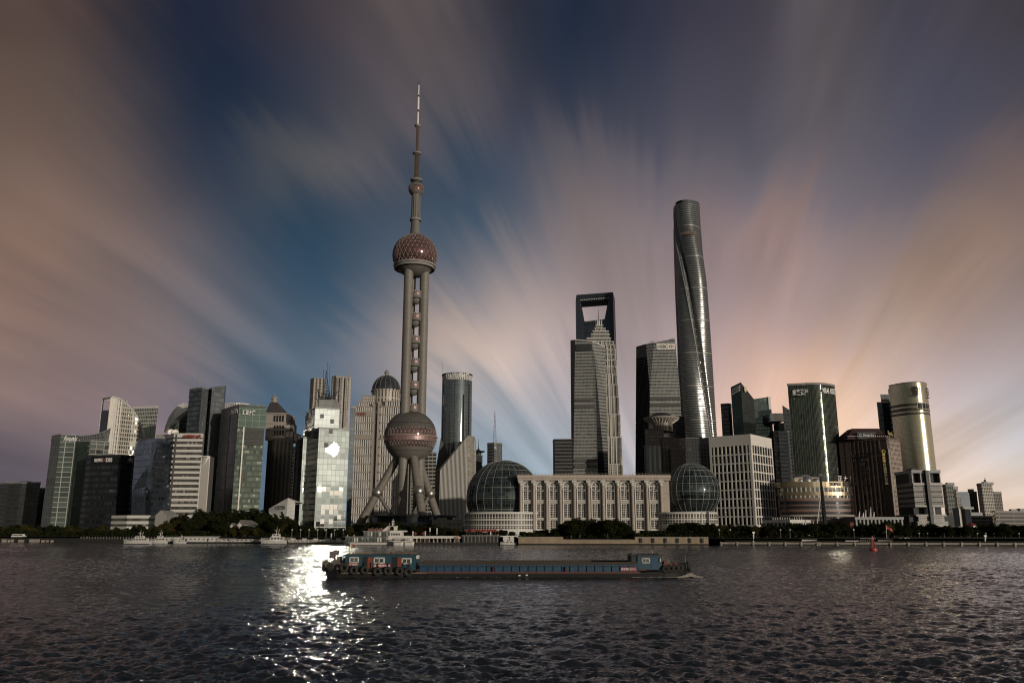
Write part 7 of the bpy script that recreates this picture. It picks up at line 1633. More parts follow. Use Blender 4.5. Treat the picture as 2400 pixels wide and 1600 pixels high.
pontoon(385, 430, 1257, 402, 'left part of the long white pontoon house with dark doors'); pontoon(432, 503, 1256, 400, 'long white pontoon house right of the two moored launches'); pontoon(510, 540, 1261, 402, 'small open white pontoon shed between the long pontoon and the grey tug', True); pontoon(541, 603, 1262, 401, 'low white awning pontoon left of the grey patrol boat', True); pontoon(657, 681, 1259, 400, 'tan timber shed pontoon right of the grey patrol boat', False, WOOD)
def launch(px0, px1, Y, label, hgt=3.2, name='motor_launch', flip=False, hull=None):
    """a small cabin boat seen side on; bow at px0"""
    BW = solid('boat white', (.44, .42, .385), .5, var=.3, scale=.8); hull = hull or BW; a, b = Xp(px0, Y, 1), Xp(px1, Y, 1); L = b-a; t = thing(name, label, 'boat', ((a+b)/2, Y, 0)); fx = (lambda u: a + L*u) if not flip else (lambda u: b - L*u)
    W = L*.13; hb = MB(); st = [(0.0, .02, .95, 1.9), (.12, .55, .6, 1.55), (.3, .92, .4, 1.3), (.6, 1, .3, 1.15), (.9, .95, .3, 1.15), (1.0, .8, .4, 1.2)]; prev = None
    k = hgt/3.2
    for u_, w, kz, dz in st: 
        cur = [(fx(u_), Y-W*w, dz*k), (fx(u_+(.03 if u_ < .2 else 0)), Y-W*w*.7, -.3), (fx(u_+(.03 if u_ < .2 else 0)), Y+W*w*.7, -.3), (fx(u_), Y+W*w, dz*k)]
        if prev: hb.ring(prev, cur, 0, True)
        prev = cur
    hb.face(prev); obj('hull', hb, hull, t)
    bt = MB(); bt.box(fx(.08), fx(1.0), Y-W*.98, Y-W*.9, -.2, .22*k); obj('boot_stripe', bt, BLACK, t)
    def cab(u0, u1, z0, z1, w, nm='cabin', s0=.0, s1=.0):
        c_ = MB(); P = [(fx(u0), z0), (fx(u1), z0), (fx(u1-s1), z1), (fx(u0+s0), z1)]; c_.face([(x, Y-w, z) for x, z in P]); c_.face([(x, Y+w, z) for x, z in P][::-1])
        for i in range(4): p, q_ = P[i], P[(i+1) % 4]; c_.face([(p[0], Y-w, p[1]), (p[0], Y+w, p[1]), (q_[0], Y+w, q_[1]), (q_[0], Y-w, q_[1])])
        o = obj(nm, c_, BW, t); n = max(2, int(abs(fx(u1)-fx(u0))/1.3)); 
        for i in range(n): x0_, x1_ = fx(u0+s0+(u1-u0-s0-s1)*(i+.2)/n), fx(u0+s0+(u1-u0-s0-s1)*(i+.8)/n); obj('window', MB().box(x0_, x1_, Y-w-.05, Y-w-.01, z0+(z1-z0)*.4, z0+(z1-z0)*.85), BLACK, o)
    cab(.34, .88, 1.1*k, 2.3*k, W*.8, s0=.05); cab(.42, .74, 2.31*k, 3.3*k, W*.65, 'wheelhouse', s0=.05, s1=.02)
    m_ = MB(); x = fx(.58); m_.tube((x, Y, 3.3*k), (x+.3, Y, 5.6*k), .16, .05, n=5); m_.box(x-.9, x+.9, Y-.05, Y+.05, 4.3*k, 4.42*k); m_.tube((fx(.66), Y, 3.3*k), (fx(.70), Y, 4.9*k), .10, n=4); obj('mast', m_, BW, t)
    rl_ = MB()
    for i in range(9): x = fx(.05+.035*i); rl_.box(x-.04, x+.04, Y-W*.5, Y-W*.44, 1.3*k, 2.0*k)
    rl_.box(fx(.05), fx(.34), Y-W*.5, Y-W*.46, 1.95*k, 2.0*k); obj('railing', rl_, BW, t); return t
launch(289, 354, 384, 'white motor launch with a swept mast, leftmost boat on the river', 3.6)
launch(350, 392, 390, 'smaller white launch moored just right of the swept mast launch', 3.6)
launch(406, 436, 393, 'tiny white dinghy cabin boat before the long pontoon house', 2.4)
launch(611, 672, 386, 'pale grey patrol boat with two stubby masts left of the glitter', 4.4, 'patrol_boat')
launch(1172, 1206, 362, 'small dim launch moored at the left end of the tan quay wall', 2.2)
# pier with pale bollard posts, left of ferry
pr_ = thing('pier', 'pale low pier with short posts between the patrol boat and the ferry', 'pier', C(750, 1272, 388))
a, b = Xp(680, 388, 1), Xp(810, 385, 1); obj('deck', MB().box(a, b, 385, 389, .55, 1.05), PALEQ, pr_)
pp = MB()
for i in range(44): x = a + (b-a)*i/43; pp.box(x-.12, x+.12, 385.1, 385.35, 1.05, 2.0)
pp.box(a, b, 385.15, 385.28, 1.9, 1.98); obj('railing', pp, OFFW, pr_)
for i in range(5): x = a + (b-a)*(i+.3)/5; obj('pier_box', MB().box(x-.9, x+.9, 386, 388, 1.05, 2.5), OFFW, pr_)
obj('piles', MB().box(a, b, 386, 388.5, -.5, .54), DARKQ, pr_)
# lamps along the promenade
lp = thing('street_lamp', 'x', 'lamp', (0, 0, 0)); m_ = MB(); m_.tube((0, 0, 0), (0, 0, 4.6), .09, .06, n=5); obj('pole', m_, GREYP, lp)
m_ = MB(); m_.lathe((0, 0, 4.6), [(.02, 0), (.3, .1), (.36, .35), (.2, .6), (.02, .65)], 8); obj('globe', m_, LETW, lp)
lu = False
for lab, lst in (('white globe lamp on the promenade behind the pier left of the ferry', [(684 + 20*i, 4) for i in range(7)]), ('white globe lamp on the grass slope at the far right bank', [(2096 + 19.5*i, 14) for i in range(17)]), ('white globe lamp below the trees of the white grid building', [(1686, 9), (1712, 12), (1795, 14), (1830, 9), (1852, 9), (1960, 12), (2002, 10)])):
    for px, dy in lst:
        o = copy_tree(lp) if lu else lp; lu = True; Y = shoreY(px)+dy; o.location = (Xp(px, Y, 4), Y, 1.0 if px > 2090 else GZ-1.0); o['label'] = lab; o['group'] = lab
        o.scale = (1.1, 1.1, .78 if px > 2090 else .9)
# pale fence posts on the left bank
fn_ = thing('railing_row', 'row of short white posts along the dark left quay', 'railing', C(250, 1262, 425)); m_ = MB()
for i in range(34): px = 190 + i*6.6; p = C(px, 1264, shoreY(px)-.2); m_.box(p[0]-.16, p[0]+.16, p[1]-.2, p[1], 1.8, 2.9)
obj('posts', m_, CONC, fn_)
for i, (px0, px1, pyt, pyb, mt_n) in enumerate([(8, 18, 1263, 1270, PALEQ), (22, 28, 1264, 1270, PALEQ), (30, 34, 1263, 1270, PALEQ), (46, 58, 1264, 1270, PALEQ), (72, 96, 1263, 1270, PALEQ), (100, 108, 1265, 1270, PALEQ), (112, 116, 1265, 1270, PALEQ), (122, 127, 1265, 1270, PALEQ)]):
    Y = shoreY(px0)-.4; p, q_ = C(px0, pyt, Y), C(px1, pyt, Y); tag(obj('concrete_block', MB().box(p[0], q_[0], Y-1.4, Y-.3, C(px0, pyb, Y)[2], p[2]), mt_n, None), 'pale concrete block on the quay edge at the far left', 'concrete block', 'pale concrete blocks on the left quay')
for px, lab in ((36, 'parked white van on the far left quay'), (48, 'parked pale car on the far left quay, right of the white van')):
    Y = shoreY(px)+3; c_ = Vector((Xp(px, Y, 3), Y, 2.0)); v_ = thing('parked_van', lab, 'van', tuple(c_)); m_ = MB(); m_.box(c_.x-2.2, c_.x+2.0, Y, Y+1.9, 2.5, 3.4); m_.box(c_.x-1.9, c_.x+1.2, Y+.1, Y+1.8, 3.4, 4.2); obj('body', m_, WHITE, v_)
    obj('side_window', MB().box(c_.x-1.7, c_.x+1.0, Y+.03, Y+.09, 3.45, 4.0), BLACK, v_)
    for dx in (-1.3, 1.2): m_ = MB(); m_.torus((c_.x+dx, Y-.05, 2.45), .28, .12, 'y', 12, 5); obj('wheel', m_, BLACK, v_)

# ferry terminal terrace right of the ferry
tm = thing('floating_terrace', 'long dark floating terrace with a white awning roof right of the ferry', 'pontoon', C(1020, 1275, 366))
a, b = C(966, 1256, 364), C(1076, 1256, 364); obj('hull', MB().box(a[0], Xp(1176, 364, 1), 363, 372, -.5, 1.05), DARKQ, tm)
rf_ = MB(); rf_.prism([(a[0], 364), (b[0], 364), (b[0]+1, 369), (a[0], 369)], a[2]-.9, a[2]-.2); rf_.tube((a[0], 366.5, a[2]-.3), (b[0], 366.5, a[2]-.3), .45, n=6); obj('awning', rf_, OFFW, tm)
for i in range(12): x = a[0] + (b[0]-a[0])*i/11; obj('post', MB().box(x-.09, x+.09, 364.1, 364.3, 1.05, a[2]-.9), OFFW, tm)
m_ = MB(); rs_ = random.Random(5)
for i in range(40): x = rs_.uniform(a[0], b[0]); m_.box(x-.25, x+.25, 365, 365.5, 1.05, 1.05+rs_.uniform(.5, 1.7))
obj('deck_clutter', m_, WOOD, tm)
ga_ = thing('glass_terrace', 'dark glazed two storey floating restaurant beside the awning terrace', 'pontoon', C(1130, 1275, 366)); a, b = C(1084, 1255.5, 365), C(1168, 1255.5, 365)
obj('wall', MB().box(a[0], b[0], 365, 371, 1.06, a[2]), facade('terrace glazing', (.05, .05, .045), (.13, .12, .11), 1.6, 40, .22, 0, metal=.3, blind=.3, blindc=(.16, .15, .13)), ga_); obj('roof', MB().box(a[0]-.4, b[0]+.4, 364.4, 371.5, a[2]+.01, a[2]+.3), GREYP, ga_)
wc = thing('white_kiosk', 'small white kiosk house at the right end of the floating restaurant', 'kiosk', C(1195, 1270, 366)); a, b = C(1179, 1255, 366), C(1210, 1255, 366); obj('wall', MB().box(a[0], b[0]-1, 366, 370, 1.0, a[2]-.3), OFFW, wc); obj('roof', MB().box(a[0]-1.2, b[0]+.3, 365.4, 370.6, a[2]-.29, a[2]), WHITE, wc); obj('window', MB().box(a[0]+2.4, a[0]+3.1, 365.95, 365.99, 2.2, 3.4), BLACK, wc); obj('base', MB().box(a[0]-1, b[0], 365.6, 371, -.5, .99), DARKQ, wc)
um = thing('parasol', 'x', 'parasol'); m_ = MB(); m_.lathe((0, 0, 0), [(1.5, 2.0), (1.48, 2.2), (.1, 3.1), (.02, 3.25)], 8); obj('canopy', m_, DKRED, um); m_ = MB(); m_.tube((0, 0, 0), (0, 0, 3.1), .05, n=5); obj('pole', m_, GREYP, um)
uu_ = False
for lab, z, lst in (('folded dark red parasol on the upper terrace below the larger globe', 0, [(1094+6.1*i, R.uniform(-1, 1)) for i in range(12)]),):
    for px, j in lst:
        o = copy_tree(um) if uu_ else um; uu_ = True; o.location = (Xp(px, 376, 6), 376 + j, C(px, 1256.5, 376)[2] + .0); o.scale = (.75, .75, 1.05); o['label'] = lab; o['group'] = 'dark red parasols on the terrace'
for px, lab in ((973, 'small red pennant parasol just right of the ferry stern'), (992, 'second small red parasol on the awning roof right of the ferry')):
    o = copy_tree(um); o.location = (Xp(px, 366, 4), 366, C(px, 1257, 366)[2]-.6); o.scale = (.6, .6, .85); o['label'] = lab; o['group'] = 'dark red parasols on the terrace'
u_ = thing('parasol', 'pale striped parasol at the right end of the white awning', 'parasol', (Xp(1073, 365, 3), 364, 1.0)); m_ = MB(); c_ = u_.location; m_.lathe((c_.x, c_.y, 1.0), [(1.5, 1.8), (1.48, 2.0), (.1, 2.9)], 8); obj('canopy', m_, solid('pink canopy', (.5, .3, .26), .7), u_)
m_ = MB(); m_.tube((c_.x, c_.y, 1), (c_.x, c_.y, 3.7), .05, n=5); obj('pole', m_, GREYP, u_)
for px, py0, py1, lab in ((1008, 1236, 1245, 'leftmost white banner post among trees right of the television tower'), (1024.5, 1237, 1251, 'tall white banner post right of the leftmost banner'), (997, 1244, 1254, 'short white banner post above the awning terrace'), (968, 1244, 1257, 'white flag post at the ferry stern'), (777, 1249, 1264, 'single white post on the pier promenade left of the ferry'), (1150, 1245, 1254, 'white lantern column amid the red parasols'), (1213, 1237, 1259, 'slim white column at the right edge of the globe podium')):
    Y = 384 if px < 1100 else 375; p, q_ = C(px, py0, Y), C(px, py1, Y); t_ = thing('banner_post', lab, 'post', (p[0], Y, GZ)); obj('panel', MB().box(p[0]-.28, p[0]+.28, Y-.1, Y+.1, q_[2], p[2]), OFFW, t_); obj('post', MB().box(p[0]-.06, p[0]+.06, Y-.04, Y+.04, GZ-1, q_[2]), GREYP, t_)
# pyramid skylight and canopy at hall foot
sk = thing('entrance_canopy', 'dark low canopy with white slanting ribs at the foot of the hall', 'canopy', C(1290, 1250, 420)); m_ = MB()
for (x0_, y0_), (x1_, y1_) in (((1279, 1239), (1273, 1247)), ((1281, 1239), (1277, 1247)), ((1302, 1247), (1311, 1238)), ((1303, 1247), (1306, 1243))): m_.tube(C(x0_, y0_, 420), C(x1_, y1_, 420), .16, n=4)
obj('ribs', m_, WHITE, sk); a, b = C(1274, 1247.5, 420), C(1320, 1247.5, 420); obj('roof', MB().box(a[0], b[0], 419, 432, a[2]-.5, a[2]), DARK, sk); obj('wall', MB().box(a[0]+4, b[0]-1, 421, 430, GZ, a[2]-.51), f9d, sk)
# white hut and marker posts on right bank
ht = thing('boathouse', 'small pale flat roofed boathouse on the right bank below the pavilion', 'boathouse', C(1896, 1266, 358)); a, b = C(1879, 1261, 357), C(1914, 1261, 357); obj('wall', MB().box(a[0], b[0], 357, 362, .5, a[2]-.3), OFFW, ht); obj('roof', MB().box(a[0]-.4, b[0]+.4, 356.6, 362.4, a[2]-.29, a[2]), WHITE, ht); obj('opening', MB().box(a[0]+2.5, a[0]+4.6, 356.95, 356.99, 1.1, 1.6), BLACK, ht); obj('opening', MB().box(a[0]+4.9, a[0]+5.9, 356.95, 356.99, .9, 1.3), BLACK, ht)
ld = thing('landing_stage', 'white low landing stage behind the red buoy', 'landing stage', C(2040, 1267, 352)); a, b = C(2014, 1267, 350), C(2092, 1267, 350)
obj('deck', MB().box(a[0], b[0], 349, 352, .9, 1.3), PALEQ, ld); obj('kiosk', MB().box(C(2057, 1262, 352)[0], C(2092, 1262, 352)[0], 352, 355, 1.3, C(2057, 1262, 352)[2]), CONC, ld)
m_ = MB(); 
for p0, p1 in (((1981, 1267), (2012, 1267)), ((2016, 1261.5), (2052, 1261.5))): m_.tube(C(*p0, 353), C(*p1, 353), .22, n=5)
for i in range(9): m_.tube(C(2016+4.4*i, 1261.5, 353), C(2016+4.4*i, 1268, 353), .09, n=4)
obj('gangway', m_, OFFW, ld)
for px, py0, py1, lab, c1 in ((1766, 1247, 1270, 'white striped tide marker post before the white grid building', True), (2309, 1255, 1275, 'white tide marker post at far right', True), (2076.5, 1229, 1262, 'tall pale flagpole with a red flag behind the landing stage', False)):
    Y = shoreY(px)-2 if c1 else 352; p, q_ = C(px, py0, Y), C(px+(0 if c1 else 2), py1, Y); t_ = thing('marker_post' if c1 else 'flagpole', lab, 'post' if c1 else 'flagpole', (q_[0], Y, q_[2])); m_ = MB()
    if c1:
        for k in range(6): m_.tube(Vector(p).lerp(Vector(q_), k/6), Vector(p).lerp(Vector(q_), (k+1)/6), .22, n=6, m=(1 if k in (4,) else 0))
        m_.box(p[0]-.5, p[0]+.5, Y-.2, Y+.2, p[2]-.4, p[2]+.3); m_.lathe((q_[0]*.4+p[0]*.6, Y, q_[2]*.35+p[2]*.65), [(.1, -.5), (.45, 0), (.1, .5)], 8); obj('post', m_, [WHITE, BLACK], t_)
    else:
        m_.tube(q_, p, .14, .07, n=6); obj('pole', m_, OFFW, t_); fl_ = MB()
        for k in range(5): z0, z1 = p[2]-.3-k*.28, p[2]-1.6-k*.28; fl_.face([(p[0]+.5*k, Y+.12*sin(k*1.5), z1), (p[0]+.5*(k+1), Y+.12*sin((k+1)*1.5), z1-.28), (p[0]+.5*(k+1), Y+.12*sin((k+1)*1.5), z0-.28), (p[0]+.5*k, Y+.12*sin(k*1.5), z0)])
        obj('flag', fl_, REDP, t_)
for px, lab in ((1994.5, 'left of two rust red slanting masts at the right bank'), (1998.5, 'right of two rust red slanting masts at the right bank')):
    m_ = MB(); m_.tube(C(px-1, 1225, 366), C(px+2, 1258, 366), .38, n=6); m_.tube(C(px-1, 1225, 366), C(px-1, 1223.5, 366), .5, n=6); tag(obj('red_mast', m_, solid('rust red paint', (.22, .07, .045), .6), origin=C(px+2, 1258, 366)), lab, 'mast', 'rust red masts')
# white cars / people-sized pale dots on the promenade
k = 0
for px in [1697, 1703, 1712, 1718, 1722, 1732, 1745, 1752, 1772, 1778] + [2112, 2118, 2124, 2131]:
    Y = shoreY(px) + 11 + (k % 3); p = C(px, 1262 if px < 2000 else 1261.5, Y); w = [1.9, 1.2, 2.2][k % 3]; v_ = thing('parked_car', 'distant white car parked on the promenade below the white grid building' if px < 2000 else 'distant white car parked by the trees right of the landing stage', 'car', p, 'white cars parked on the promenade')
    m_ = MB(); m_.box(p[0]-w*.6, p[0]+w*.6, Y, Y+1.7, p[2]-.55, p[2]-.05); m_.box(p[0]-w*.35, p[0]+w*.3, Y+.1, Y+1.6, p[2]-.05, p[2]+.35); obj('body', m_, WHITE, v_)
    for dx in (-.4, .4): m_ = MB(); m_.torus((p[0]+dx*w, Y-.04, p[2]-.55), .2, .09, 'y', 10, 4); obj('wheel', m_, BLACK, v_)
    k += 1
# red conical buoy
Yb = 6.5 / tan(atan((1290-800)/FL) - TH); by = thing('channel_buoy', 'red conical lattice buoy with a top mark, floating at right', 'buoy', (Xp(2047, Yb, 0), Yb, 0)); bx = by.location.x; sc_ = Yb*1.0/FL
RB = solid('buoy red', (.30, .05, .045), .5, var=.4, scale=.8); m_ = MB(); m_.lathe((bx, Yb, 0), [(.05, -.6), (7.8*sc_, -.4), (8.8*sc_, .15), (8.4*sc_, .7), (5.2*sc_, .9)], 20); obj('float', m_, RB, by, smooth=True)
m_ = MB(); ztp = Zp(1264, Yb)
m_.lathe((bx, Yb, 0), [(5.4*sc_, .85), (2.4*sc_, ztp), (.02, ztp+.05)], 4, a0=.6, a1=.6+2*pi); obj('tower', m_, solid('buoy dark red', (.13, .025, .025), .6), by)
m_ = MB()
for k in range(4): t = .6 + k*pi/2; m_.tube((bx+5.8*sc_*cos(t), Yb+5.8*sc_*sin(t), .8), (bx+2.6*sc_*cos(t), Yb+2.6*sc_*sin(t), ztp), .13, n=5)
for f in (.35, .7): 
    r_ = (5.8-3.2*f)*sc_; z = .9+(ztp-.9)*f
    for k in range(4): t, t2 = .6+k*pi/2, .6+(k+1)*pi/2; m_.tube((bx+r_*cos(t), Yb+r_*sin(t), z), (bx+r_*cos(t2), Yb+r_*sin(t2), z), .08, n=4)
obj('lattice', m_, RB, by); m_ = MB(); m_.tube((bx, Yb, ztp), (bx, Yb, ztp+1.2), .09, n=5); m_.lathe((bx, Yb, ztp+.5), [(.02, -.35), (.42, 0), (.02, .6)], 8); m_.tube((bx-.5, Yb, ztp+.2), (bx+.5, Yb, ztp+.2), .08, n=4); obj('top_mark', m_, solid('faded orange', (.4, .2, .16), .6), by)

# ------------------------------------------------------------------ white ferry
YF = 362
fy = thing('river_ferry', 'white three deck sightseeing ferry moored left of the awning terrace', 'ferry', (Xp(885, YF, 0), YF, 0))
X = lambda px: Xp(px, YF, 3); Z = lambda py: Zp(py, YF); W = 4.2
FW = solid('ferry white', (.52, .49, .445), .5, var=.25, scale=.6)
hb = MB(); prev = None
for px, w, zk in ((802, .05, 1266), (812, .5, 1268.5), (826, .9, 1269.5), (860, 1, 1270), (920, 1, 1270), (948, .95, 1270), (950, .9, 1270)):
    cur = [(X(px), YF-W*w, Z(zk)), (X(px+(9 if px < 815 else 2)), YF-W*w*.8, -.4), (X(px+(9 if px < 815 else 2)), YF+W*w*.8, -.4), (X(px), YF+W*w, Z(zk))]
    if prev: hb.ring(prev, cur)
    else: hb.face(cur)
    prev = cur
hb.face(prev); obj('hull', hb, FW, fy); bt = MB(); bt.box(X(822), X(922), YF-W-.06, YF-W+.2, -.3, .22); obj('boot_stripe', bt, BLACK, fy)
def deck(px0, px1, pyb, pyt, w, nm, n, mat=DARK, glassy=True, doors=()):
    z0, z1 = Z(pyb), Z(pyt); obj(nm, MB().box(X(px0), X(px1), YF-W*w, YF+W*w, z0, z1-.02), facade('ferry glazing', (.09, .105, .095), (.05, .055, .05), .8, 9, .04, .0, metal=.5, var=1.2, blind=.2, blindc=(.3, .29, .26), tilt=.03), fy)
    fr_ = MB()
    for i in range(n+1): x = X(px0) + (X(px1)-X(px0))*i/n; fr_.box(x-.07, x+.07, YF-W*w-.07, YF-W*w-.005, z0, z1)
    fr_.box(X(px0), X(px1), YF-W*w-.06, YF-W*w-.005, z1-.42, z1-.3); obj('window_frames', fr_, GREYP, fy)
    for d in doors: obj('door', MB().box(X(d), X(d+3), YF-W*w-.1, YF-W*w-.008, z0, z1-.25), FW, fy)
    obj('deck_edge', MB().box(X(px0)-.6, X(px1)+.4, YF-W*w-.3, YF+W*w+.3, z1, z1+.22), GREYP, fy)
deck(815, 913, 1268.8, 1257.6, .93, 'lower_saloon', 13, doors=(834, 840, 888, 894)); deck(856, 916, 1255.6, 1245, .82, 'upper_saloon', 9, doors=(872, 892))
obj('stern_saloon', MB().box(X(913), X(966), YF-W*.9, YF+W*.9, Z(1268), Z(1257.5)), FW, fy); obj('stern_roof', MB().box(X(912), X(967), YF-W*.98, YF+W*.98, Z(1257.4), Z(1255)), FW, fy)
sw = MB()
for i in range(12): x0_ = X(923 + i*3.4); sw.box(x0_, x0_+.42, YF-W*.9-.05, YF-W*.9-.01, Z(1266), Z(1260.5))
obj('stern_windows', sw, BLACK, fy); obj('bridge_house', MB().box(X(916), X(944), YF-W*.78, YF+W*.78, Z(1255), Z(1246)), FW, fy); sw = MB(); 
for i in range(6): x0_ = X(919+i*3.6); sw.box(x0_, x0_+.5, YF-W*.78-.05, YF-W*.78-.01, Z(1253.6), Z(1249))
obj('bridge_windows', sw, BLACK, fy); obj('bridge_roof', MB().box(X(914), X(952), YF-W*.86, YF+W*.86, Z(1245.9), Z(1242.5)), FW, fy)
for px in (939, 944.5): obj('roof_post', MB().box(X(px), X(px)+.16, YF-W*.8, YF-W*.76, Z(1251), Z(1246)), FW, fy)
ar = MB(); P = [(897, 1243.5), (907, 1243.5), (913, 1233.5), (924, 1233.5), (925, 1243.5), (928, 1243.5), (929.5, 1231.5), (911, 1231.5)]
for y in (YF-W*.7, YF+W*.7-.3):
    for q4 in ([0, 1, 2, 7], [7, 2, 3, 6], [3, 4, 5, 6]):
        f = [(X(P[i][0]), y, Z(P[i][1])) for i in q4]; b_ = [(x, y+.3, z) for x, y, z in f]; ar.face(f); ar.face(b_[::-1])
        for i in range(4): ar.face([f[i], b_[i], b_[(i+1) % 4], f[(i+1) % 4]])
ar.box(X(911), X(929.5), YF-W*.7, YF+W*.7, Z(1232.5), Z(1231.4)); obj('radar_arch', ar, FW, fy)
ms = MB(); ms.tube((X(919), YF, Z(1232)), (X(920), YF, Z(1216)), .35, .1, n=6)
for py in (1221, 1224.5, 1228): ms.box(X(917), X(924), YF-.1, YF+.1, Z(py), Z(py)+.18)
ms.tube((X(912), YF, Z(1232)), (X(912), YF, Z(1225)), .09, n=4); obj('mast', ms, FW, fy)
ob = MB(); rs_ = random.Random(9)
for i in range(16): x = X(866 + i*3.2); ob.box(x-.16, x+.16, YF-W*.6, YF-W*.5, Z(1243.4), Z(1243.4)+rs_.uniform(.7, 1.5))
obj('deck_chairs', ob, solid('red brown seats', (.2, .09, .07), .7), fy)
for (px, py, nm) in ((816, 1257, 'bow_light'), (831, 1257, 'deck_lamp')): obj(nm, MB().tube((X(px), YF-2, Z(py)), (X(px+1), YF-2, Z(py-5)), .22, .12, n=6), FW, fy)
for px0, px1, lab in ((921, 946, 'left of two small white workboats alongside the ferry stern'), (946, 971, 'right of two small white workboats alongside the ferry stern')):
    launchb = thing('workboat', lab, 'boat', (X((px0+px1)/2), YF-7, 0)); Yw = YF-7; m_ = MB(); x0_, x1_ = Xp(px0, Yw, 0), Xp(px1, Yw, 0); prev = None
    for f, w, z in ((0, .5, 1.5), (.15, .9, 1.25), (.8, 1, 1.2), (1.0, .25, 1.75)):
        cur = [(x0_+(x1_-x0_)*f, Yw-1.5*w, z), (x0_+(x1_-x0_)*(f*.92+.04), Yw-1.1*w, -.2), (x0_+(x1_-x0_)*(f*.92+.04), Yw+1.1*w, -.2), (x0_+(x1_-x0_)*f, Yw+1.5*w, z)]
        if prev: m_.ring(prev, cur)
        else: m_.face(cur)
        prev = cur
    m_.face(prev); obj('hull', m_, FW, launchb); cw_ = MB(); a_, b_ = x0_+(x1_-x0_)*.2, x0_+(x1_-x0_)*.75
    for k in range(6): x = a_+(b_-a_)*k/5; cw_.box(x-.07, x+.07, Yw-1.3, Yw-1.2, 1.2, 2.5)
    cw_.box(a_-.2, b_+.2, Yw-1.4, Yw+1.4, 2.5, 2.65); obj('awning', cw_, FW, launchb)

# ------------------------------------------------------------------ the barge
YBg = 118.0
bg_ = thing('cargo_barge', 'long low blue cargo barge with tyre fenders and red doors', 'barge', (Xp(1190, YBg, 0), YBg, 0))
X = lambda px, py=1335: C(px, py, YBg)[0]; Z = lambda py: Zp(py, YBg); W = 3.6; Yf = YBg
BLUE = solid('worn blue paint in shade', (.010, .042, .080), .55, var=.55, scale=1.4, streak=True); TEAL = solid('worn teal paint in shade', (.010, .042, .062), .55, var=.45, scale=1.2, streak=True)  # worn paints darkened so that the shade over the barge is in their colour
HULL = solid('tarred hull', (.006, .006, .0058), .7, var=.6, scale=1.0); RUST = solid('rusty rubbing strake', (.075, .030, .024), .8, var=.6, scale=1.5); BRN = solid('brown hatch edge', (.038, .030, .023), .85, var=.6, scale=1.3); RDOOR = solid('rust red door', (.16, .032, .014), .6, var=.4, scale=1.5); TYRE = solid('old tyre rubber', (.022, .020, .017), .9, var=.5, scale=3)
hb = MB(); prev = None
for px, w, pyd in ((757, .62, 1330), (766, .85, 1333), (790, .98, 1337), (830, 1, 1340), (1000, 1, 1342), (1300, 1, 1342), (1500, 1, 1341), (1560, .98, 1338), (1590, .85, 1335), (1612, .55, 1331), (1626, .14, 1328)):
    zt = Z(pyd); bow = px > 1580 or px < 770
    cur = [(X(px), Yf+W-W*w, zt), (X(px - (9 if px > 1600 else (-7 if px < 760 else 0))), Yf+W-W*w*.92, -.5), (X(px - (9 if px > 1600 else (-7 if px < 760 else 0))), Yf+W+W*w*.92, -.5), (X(px), Yf+W+W*w, zt)]
    if prev: hb.ring(prev, cur)
    else: hb.face(cur)
    prev = cur
hb.face(prev); obj('hull', hb, HULL, bg_)
st = MB(); st.box(X(975), X(1500), Yf-.16, Yf-.01, Z(1343.2), Z(1338.5)); obj('rubbing_strake', st, RUST, bg_)
st = MB(); st.box(X(800), X(1000), Yf-.2, Yf-.015, Z(1343), Z(1340.6)); obj('rubbing_strake', st, WOOD, bg_)
# hold
obj('hold_side', MB().box(X(982), X(1497), Yf+.35, Yf+2*W-.35, Z(1339), Z(1323.5)), BLUE, bg_)
obj('hatch_coaming', MB().box(X(980), X(1496), Yf+.28, Yf+.62, Z(1323.4), Z(1316.2)), BRN, bg_); obj('hatch_coaming', MB().box(X(980), X(1496), Yf+2*W-.62, Yf+2*W-.28, Z(1323.4), Z(1316.2)), BRN, bg_)
obj('coaming_ledge', MB().box(X(980), X(1498), Yf+.12, Yf+.34, Z(1324.6), Z(1322.8)), BLUE, bg_)
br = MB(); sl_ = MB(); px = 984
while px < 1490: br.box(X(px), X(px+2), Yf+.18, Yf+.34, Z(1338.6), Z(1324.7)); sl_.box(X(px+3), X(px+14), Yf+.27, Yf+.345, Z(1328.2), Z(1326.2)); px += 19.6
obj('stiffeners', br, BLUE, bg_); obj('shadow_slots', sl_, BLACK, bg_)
for px in (1155, 1325): obj('bitt', MB().box(X(px), X(px+3.5), Yf-.05, Yf+.3, Z(1339), Z(1327.5)), RUST, bg_)
